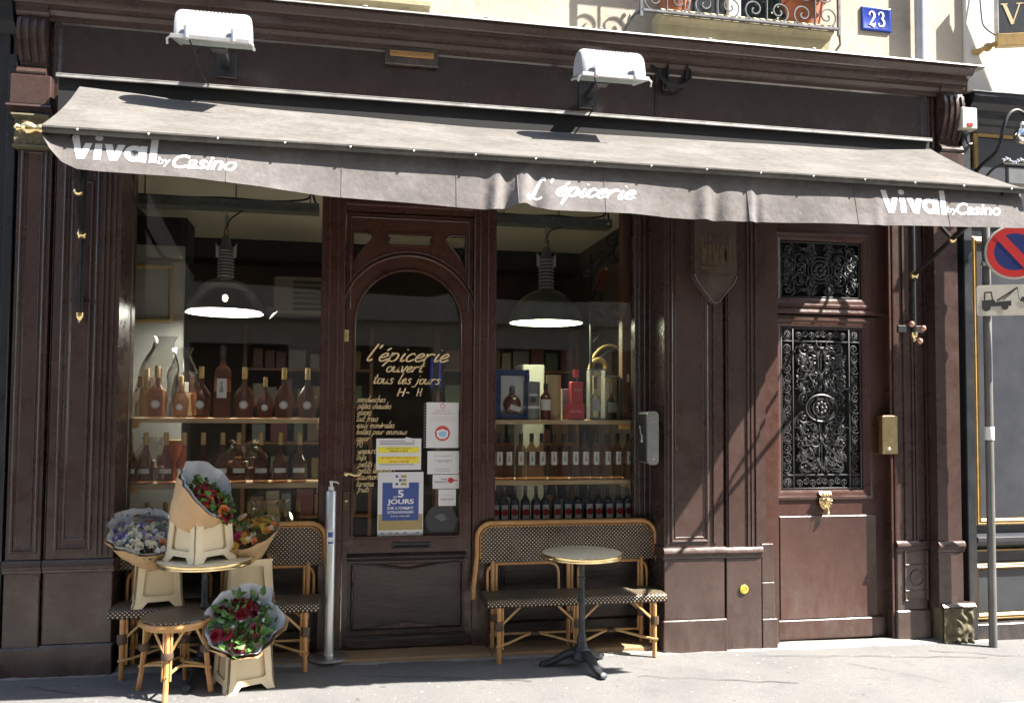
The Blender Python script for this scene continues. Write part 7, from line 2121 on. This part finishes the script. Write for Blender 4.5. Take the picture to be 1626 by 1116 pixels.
pendant(867, 513, 56, 412, 461, zr2, 0, 'bulb_yellow', 'grey-green industrial pendant lamp glowing in the right window', mat('grey_green_enamel', (.05, .055, .048), (.065, .07, .06), .3, scale=6))

# things further inside
def inq(px, py, Y): return P(px, py, Y)
a, c = P(190, 720, 1.5), P(292, 424, 1.5)
r = thing('wall_panel', 'grey panelled screen with gold moulding inside the left window', 'panel', (0, 0, 0))
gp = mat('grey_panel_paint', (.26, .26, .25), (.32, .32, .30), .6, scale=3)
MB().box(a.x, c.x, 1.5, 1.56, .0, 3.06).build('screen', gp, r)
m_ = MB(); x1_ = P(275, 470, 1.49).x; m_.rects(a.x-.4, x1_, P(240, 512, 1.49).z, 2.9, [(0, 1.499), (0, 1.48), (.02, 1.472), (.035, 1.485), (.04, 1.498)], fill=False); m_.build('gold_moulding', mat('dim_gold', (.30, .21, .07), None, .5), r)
def hamper(px, pyb, w_, h_, Y, lean, label, tint):
    q = P(px, pyb, Y)
    r = thing('gift_hamper', label, 'hamper', (q.x, Y, q.z), 0, 'wrapped gift hampers in the left window')
    vs = []; fs = []; N, Mv = 28, 12
    for j in range(Mv+1):
        t = j/Mv
        rr = w_*(1-.25*t if t < .6 else (.85-(t-.6)*1.7))+.0
        if t > .85: rr = w_*(.32+(t-.85)*1.6)
        for i in range(N):
            a = 2*PI*i/N
            nz = 1+.22*noise.noise(Vector((math.cos(a)*1.8, math.sin(a)*1.8, t*3+px)))
            vs.append((rr*nz*math.cos(a)+lean*t, rr*nz*math.sin(a)*.5, h_*t))
    for j in range(Mv):
        for i in range(N): fs.append((j*N+i, j*N+(i+1) % N, (j+1)*N+(i+1) % N, (j+1)*N+i))
    m_ = MB(); m_.add(vs, fs); m_.build('wrapping', 'cello', r, ang=20)
    m_ = MB(); m_.box(-w_*.6, w_*.6, -w_*.2, w_*.2, .005, h_*.35, .01); m_.build('basket', tint, r)
    for k in range(4):
        b_ = MB(); b_.box(-w_*.5+k*w_*.26, -w_*.30+k*w_*.26, -w_*.25, w_*.0, h_*.352, h_*(.5+.1*(k % 2)), .005); b_.build('packet', ('kraft', 'wood_shelf', 'label', 'rose')[k], r)
    return r
zf = zA+.03
hamper(238, 662, .17, .62, .95, .10, 'cellophane-wrapped kraft hamper at the far left, behind the squat bottles', 'kraft')
hamper(292, 662, .15, .55, 1.15, -.02, 'cellophane-wrapped hamper leaning behind the small squat bottle', 'wood_shelf')
hamper(240, 765, .15, .34, .95, .0, 'cellophane-wrapped hamper behind the tall bottles at the left', 'label')
hamper(384, 765, .22, .33, 1.0, .02, 'dark cellophane-wrapped hamper behind the middle of the lower left shelf', 'brown_wood')
hamper(425, 868, .26, .36, .85, .0, 'pale paper-wrapped hamper behind the deck bottles at the left', 'kraft')
q = P(278, 762, .8); r = thing('orange_tin', 'orange tin with a lid behind the tall rosé bottles', 'tin', (q.x, .8, q.z)); tn = mat('orange_tin_paint', (.45, .12, .05), (.5, .15, .07), .4, scale=12)
MB().lathe([(0, 0), (.075, 0), (.075, .28)], n=24).build('tin', tn, r); MB().lathe([(.077, .275), (.077, .30), (0, .302)], n=24).build('lid', 'gold_paint', r)
# white air conditioner, spot lamp
q = P(478, 470, 3.0); r = thing('air_conditioner', 'pale slatted air conditioner high inside the left window', 'air conditioner', (q.x, 3.0, q.z))
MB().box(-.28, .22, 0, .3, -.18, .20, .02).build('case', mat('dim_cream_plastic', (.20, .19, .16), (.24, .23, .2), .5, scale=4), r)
m_ = MB()
for k in range(6): m_.box(-.08, .21, -.012, .0, -.15+k*.055, -.12+k*.055, .003)
m_.build('louvre', 'dark_plastic', r)
q = P(434, 500, 2.4); r = thing('spot_lamp', 'small lit spot lamp beside the left pendant', 'spot lamp', (q.x, 2.4, q.z))
MB().lathe([(.02, .10), (.05, .02), (.055, 0)], n=16, cap=False, mtx=Matrix.Rotation(-.8, 4, 'Y')).build('shade', 'grey_metal', r)
MB().lathe([(0, .012), (.048, .012)], n=16, cap=False, mtx=Matrix.Rotation(-.8, 4, 'Y')).build('lens', M['bulb'], r)
# shelves of groceries deep inside
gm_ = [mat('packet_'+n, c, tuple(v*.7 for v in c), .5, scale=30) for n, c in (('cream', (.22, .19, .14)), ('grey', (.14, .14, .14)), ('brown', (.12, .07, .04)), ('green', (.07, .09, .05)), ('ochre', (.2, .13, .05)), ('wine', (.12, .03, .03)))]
def rack(label, x0, x1, Y, zs, h_):
    r = thing('grocery_rack', label, 'shelving', ((x0+x1)/2, Y, 0), 0, 'grocery racks at the back of the shop')
    hw = (x1-x0)/2
    for z in zs: MB().box(-hw, hw, 0, .3, z-.03, z, .003).build('shelf', 'brown_wood', r)
    for s_ in (-hw, hw): MB().box(s_-.02, s_+.02, -.01, .31, 0, h_, .003).build('upright', 'brown_wood', r)
    return r
nbx = 0
proto = {}
for (x0, x1, Y, lab) in ((-1.1, .25, 3.6, 'rack of groceries dimly seen through the left window'), (.95, 2.5, 3.2, 'rack of groceries dimly seen through the right window')):
    zs = (.55, .95, 1.35, 1.75, 2.15)
    rack(lab, x0, x1, Y, zs, 2.6)
    for si, z in enumerate(zs):
        x = x0+.08
        while x < x1-.12:
            k = random.randrange(6); w_ = random.choice((.10, .14, .18)); hh_ = random.uniform(.14, .28)
            lab2 = 'dim grocery packet standing on the racks at the back of the shop'
            if k not in proto:
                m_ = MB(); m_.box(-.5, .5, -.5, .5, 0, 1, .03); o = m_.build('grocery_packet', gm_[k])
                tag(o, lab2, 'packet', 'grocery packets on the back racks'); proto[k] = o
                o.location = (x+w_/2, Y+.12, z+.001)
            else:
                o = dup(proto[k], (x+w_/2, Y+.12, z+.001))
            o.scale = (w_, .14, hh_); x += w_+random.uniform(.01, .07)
# right window depths: wood post, wrought iron bracket, shield, straw baskets
a, c = P(986, 640, .5), P(1005, 640, .5)
r = thing('wood_post', 'plain brown wood post at the right edge of the right window', 'post', ((a.x+c.x)/2, .5, 0))
MB().box(-(c.x-a.x)/2, (c.x-a.x)/2, -.03, .06, zC+.002, 3.5, .004).build('post', 'brown_wood', r); MB().box(-.01, .01, -.034, -.0301, zC+.3, zC+.36, .001).build('hook_plate', 'steel', r)
q = P(938, 600, .9)
r = thing('iron_bracket', 'black wrought iron bracket with scrolls inside the right window', 'bracket', (q.x, .9, q.z))
s1 = 1/ (FPX/6.9)
m_ = MB()
def ip(px, py): return ((px-938)*s1*1.02, 0, -(py-600)*s1*1.02)
m_.tube([ip(938, 640), ip(938, 400)], .012, 8)
m_.tube([ip(985, 380), ip(950, 415), ip(938, 440)], .010, 8); m_.tube([ip(990, 405), ip(955, 420), ip(940, 430)], .010, 8); m_.tube([ip(985, 362), ip(978, 385), ip(975, 410)], .010, 8)
m_.build('frame', 'black_iron', r)
def scroll(cx, cy, rr, a0, d, tu=1.3):
    p_ = ip(cx, cy); sp_ = spiral((p_[0], p_[2]), rr, tu, a0, d)
    s_ = MB(); s_.tube([(u, 0, v) for u, v in sp_], .009, 6); s_.build('scroll', 'black_iron', r)
for (cx, cy, rr, a0, d) in ((930, 432, .05, 0, 1), (946, 418, .04, PI, -1), (955, 405, .05, 0, 1), (975, 378, .06, PI/2, 1), (972, 405, .05, -PI/2, 1), (984, 408, .05, PI, -1), (948, 470, .06, PI, 1), (950, 500, .07, PI, -1), (982, 488, .05, 0, 1)): scroll(cx, cy, rr, a0, d)
for (pa, pb) in (((940, 545), (985, 500)), ((940, 530), (985, 518)), ((940, 505), (950, 480)), ((935, 480), (955, 440)), ((945, 575), (985, 550))):
    s_ = MB(); s_.tube([ip(*pa), ((ip(*pa)[0]+ip(*pb)[0])/2, .02, (ip(*pa)[2]+ip(*pb)[2])/2+.02), ip(*pb)], .006, 6); s_.build('strand', 'black_iron', r)
q = P(954, 443, 1.2); r = thing('leather_tag', 'brick-red leather tag hanging behind the iron bracket', 'tag', (q.x, 1.2, q.z))
m_ = MB(); m_.plate([[(x*.9, z*.9) for x, z in ((-.07, -.1), (.03, -.1), (.09, .06), (.08, .11), (.03, .12), (-.02, .06))]], 0, .02); m_.build('leather', mat('brick_leather', (.22, .06, .03), None, .5), r); MB().ball((.05, -.005, .09), .01, 8).build('eyelet', 'brass', r)
q = P(968, 662, 1.0); r = thing('straw_basket', 'straw coloured gift basket behind the cased bottles', 'basket', (q.x, 1.0, q.z))
stw = mat('straw_weave', (.34, .23, .08), (.22, .14, .05), .7, scale=30, stretch=(1, 1, 4), bs=.8, bscale=60)
MB().lathe([(0, 0), (.14, 0), (.18, .2), (.20, .34), (.185, .345), (.17, .2)], n=24, sy=.6).build('body', stw, r, ang=60)
m_ = MB(); m_.tube([(.19*math.cos(k*PI/12), 0, .33+.28*math.sin(k*PI/12)) for k in range(13)], .012, 8); m_.build('handle', stw, r)
m_ = MB(); m_.tube([(.06*math.cos(k*PI/8)-.12, -.08, .42+.06*math.sin(k*PI/8)) for k in range(16)], .022, 8, True); m_.build('bow', stw, r)
q = P(855, 662, 1.3); r = thing('fridge', 'pale tall drinks cabinet seen behind the right pendant', 'fridge', (q.x, 1.5, 0))
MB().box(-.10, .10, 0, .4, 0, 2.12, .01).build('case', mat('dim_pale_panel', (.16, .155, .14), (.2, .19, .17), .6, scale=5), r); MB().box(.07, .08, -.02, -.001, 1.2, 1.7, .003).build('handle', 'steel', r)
r = thing('blue_strip_light', 'faint blue strip light glowing deep inside behind the shop door', 'strip light', (PX(693, 590, 3.0), 3.0, PZ(693, 590, 3.0)))
for dx in (-.05, .04): MB().box(dx-.012, dx+.012, 0, .02, -.16, .14).build('tube', 'blue_glow', r)
MB().box(-.08, .08, .021, .05, -.2, .18, .004).build('backplate', 'black', r)
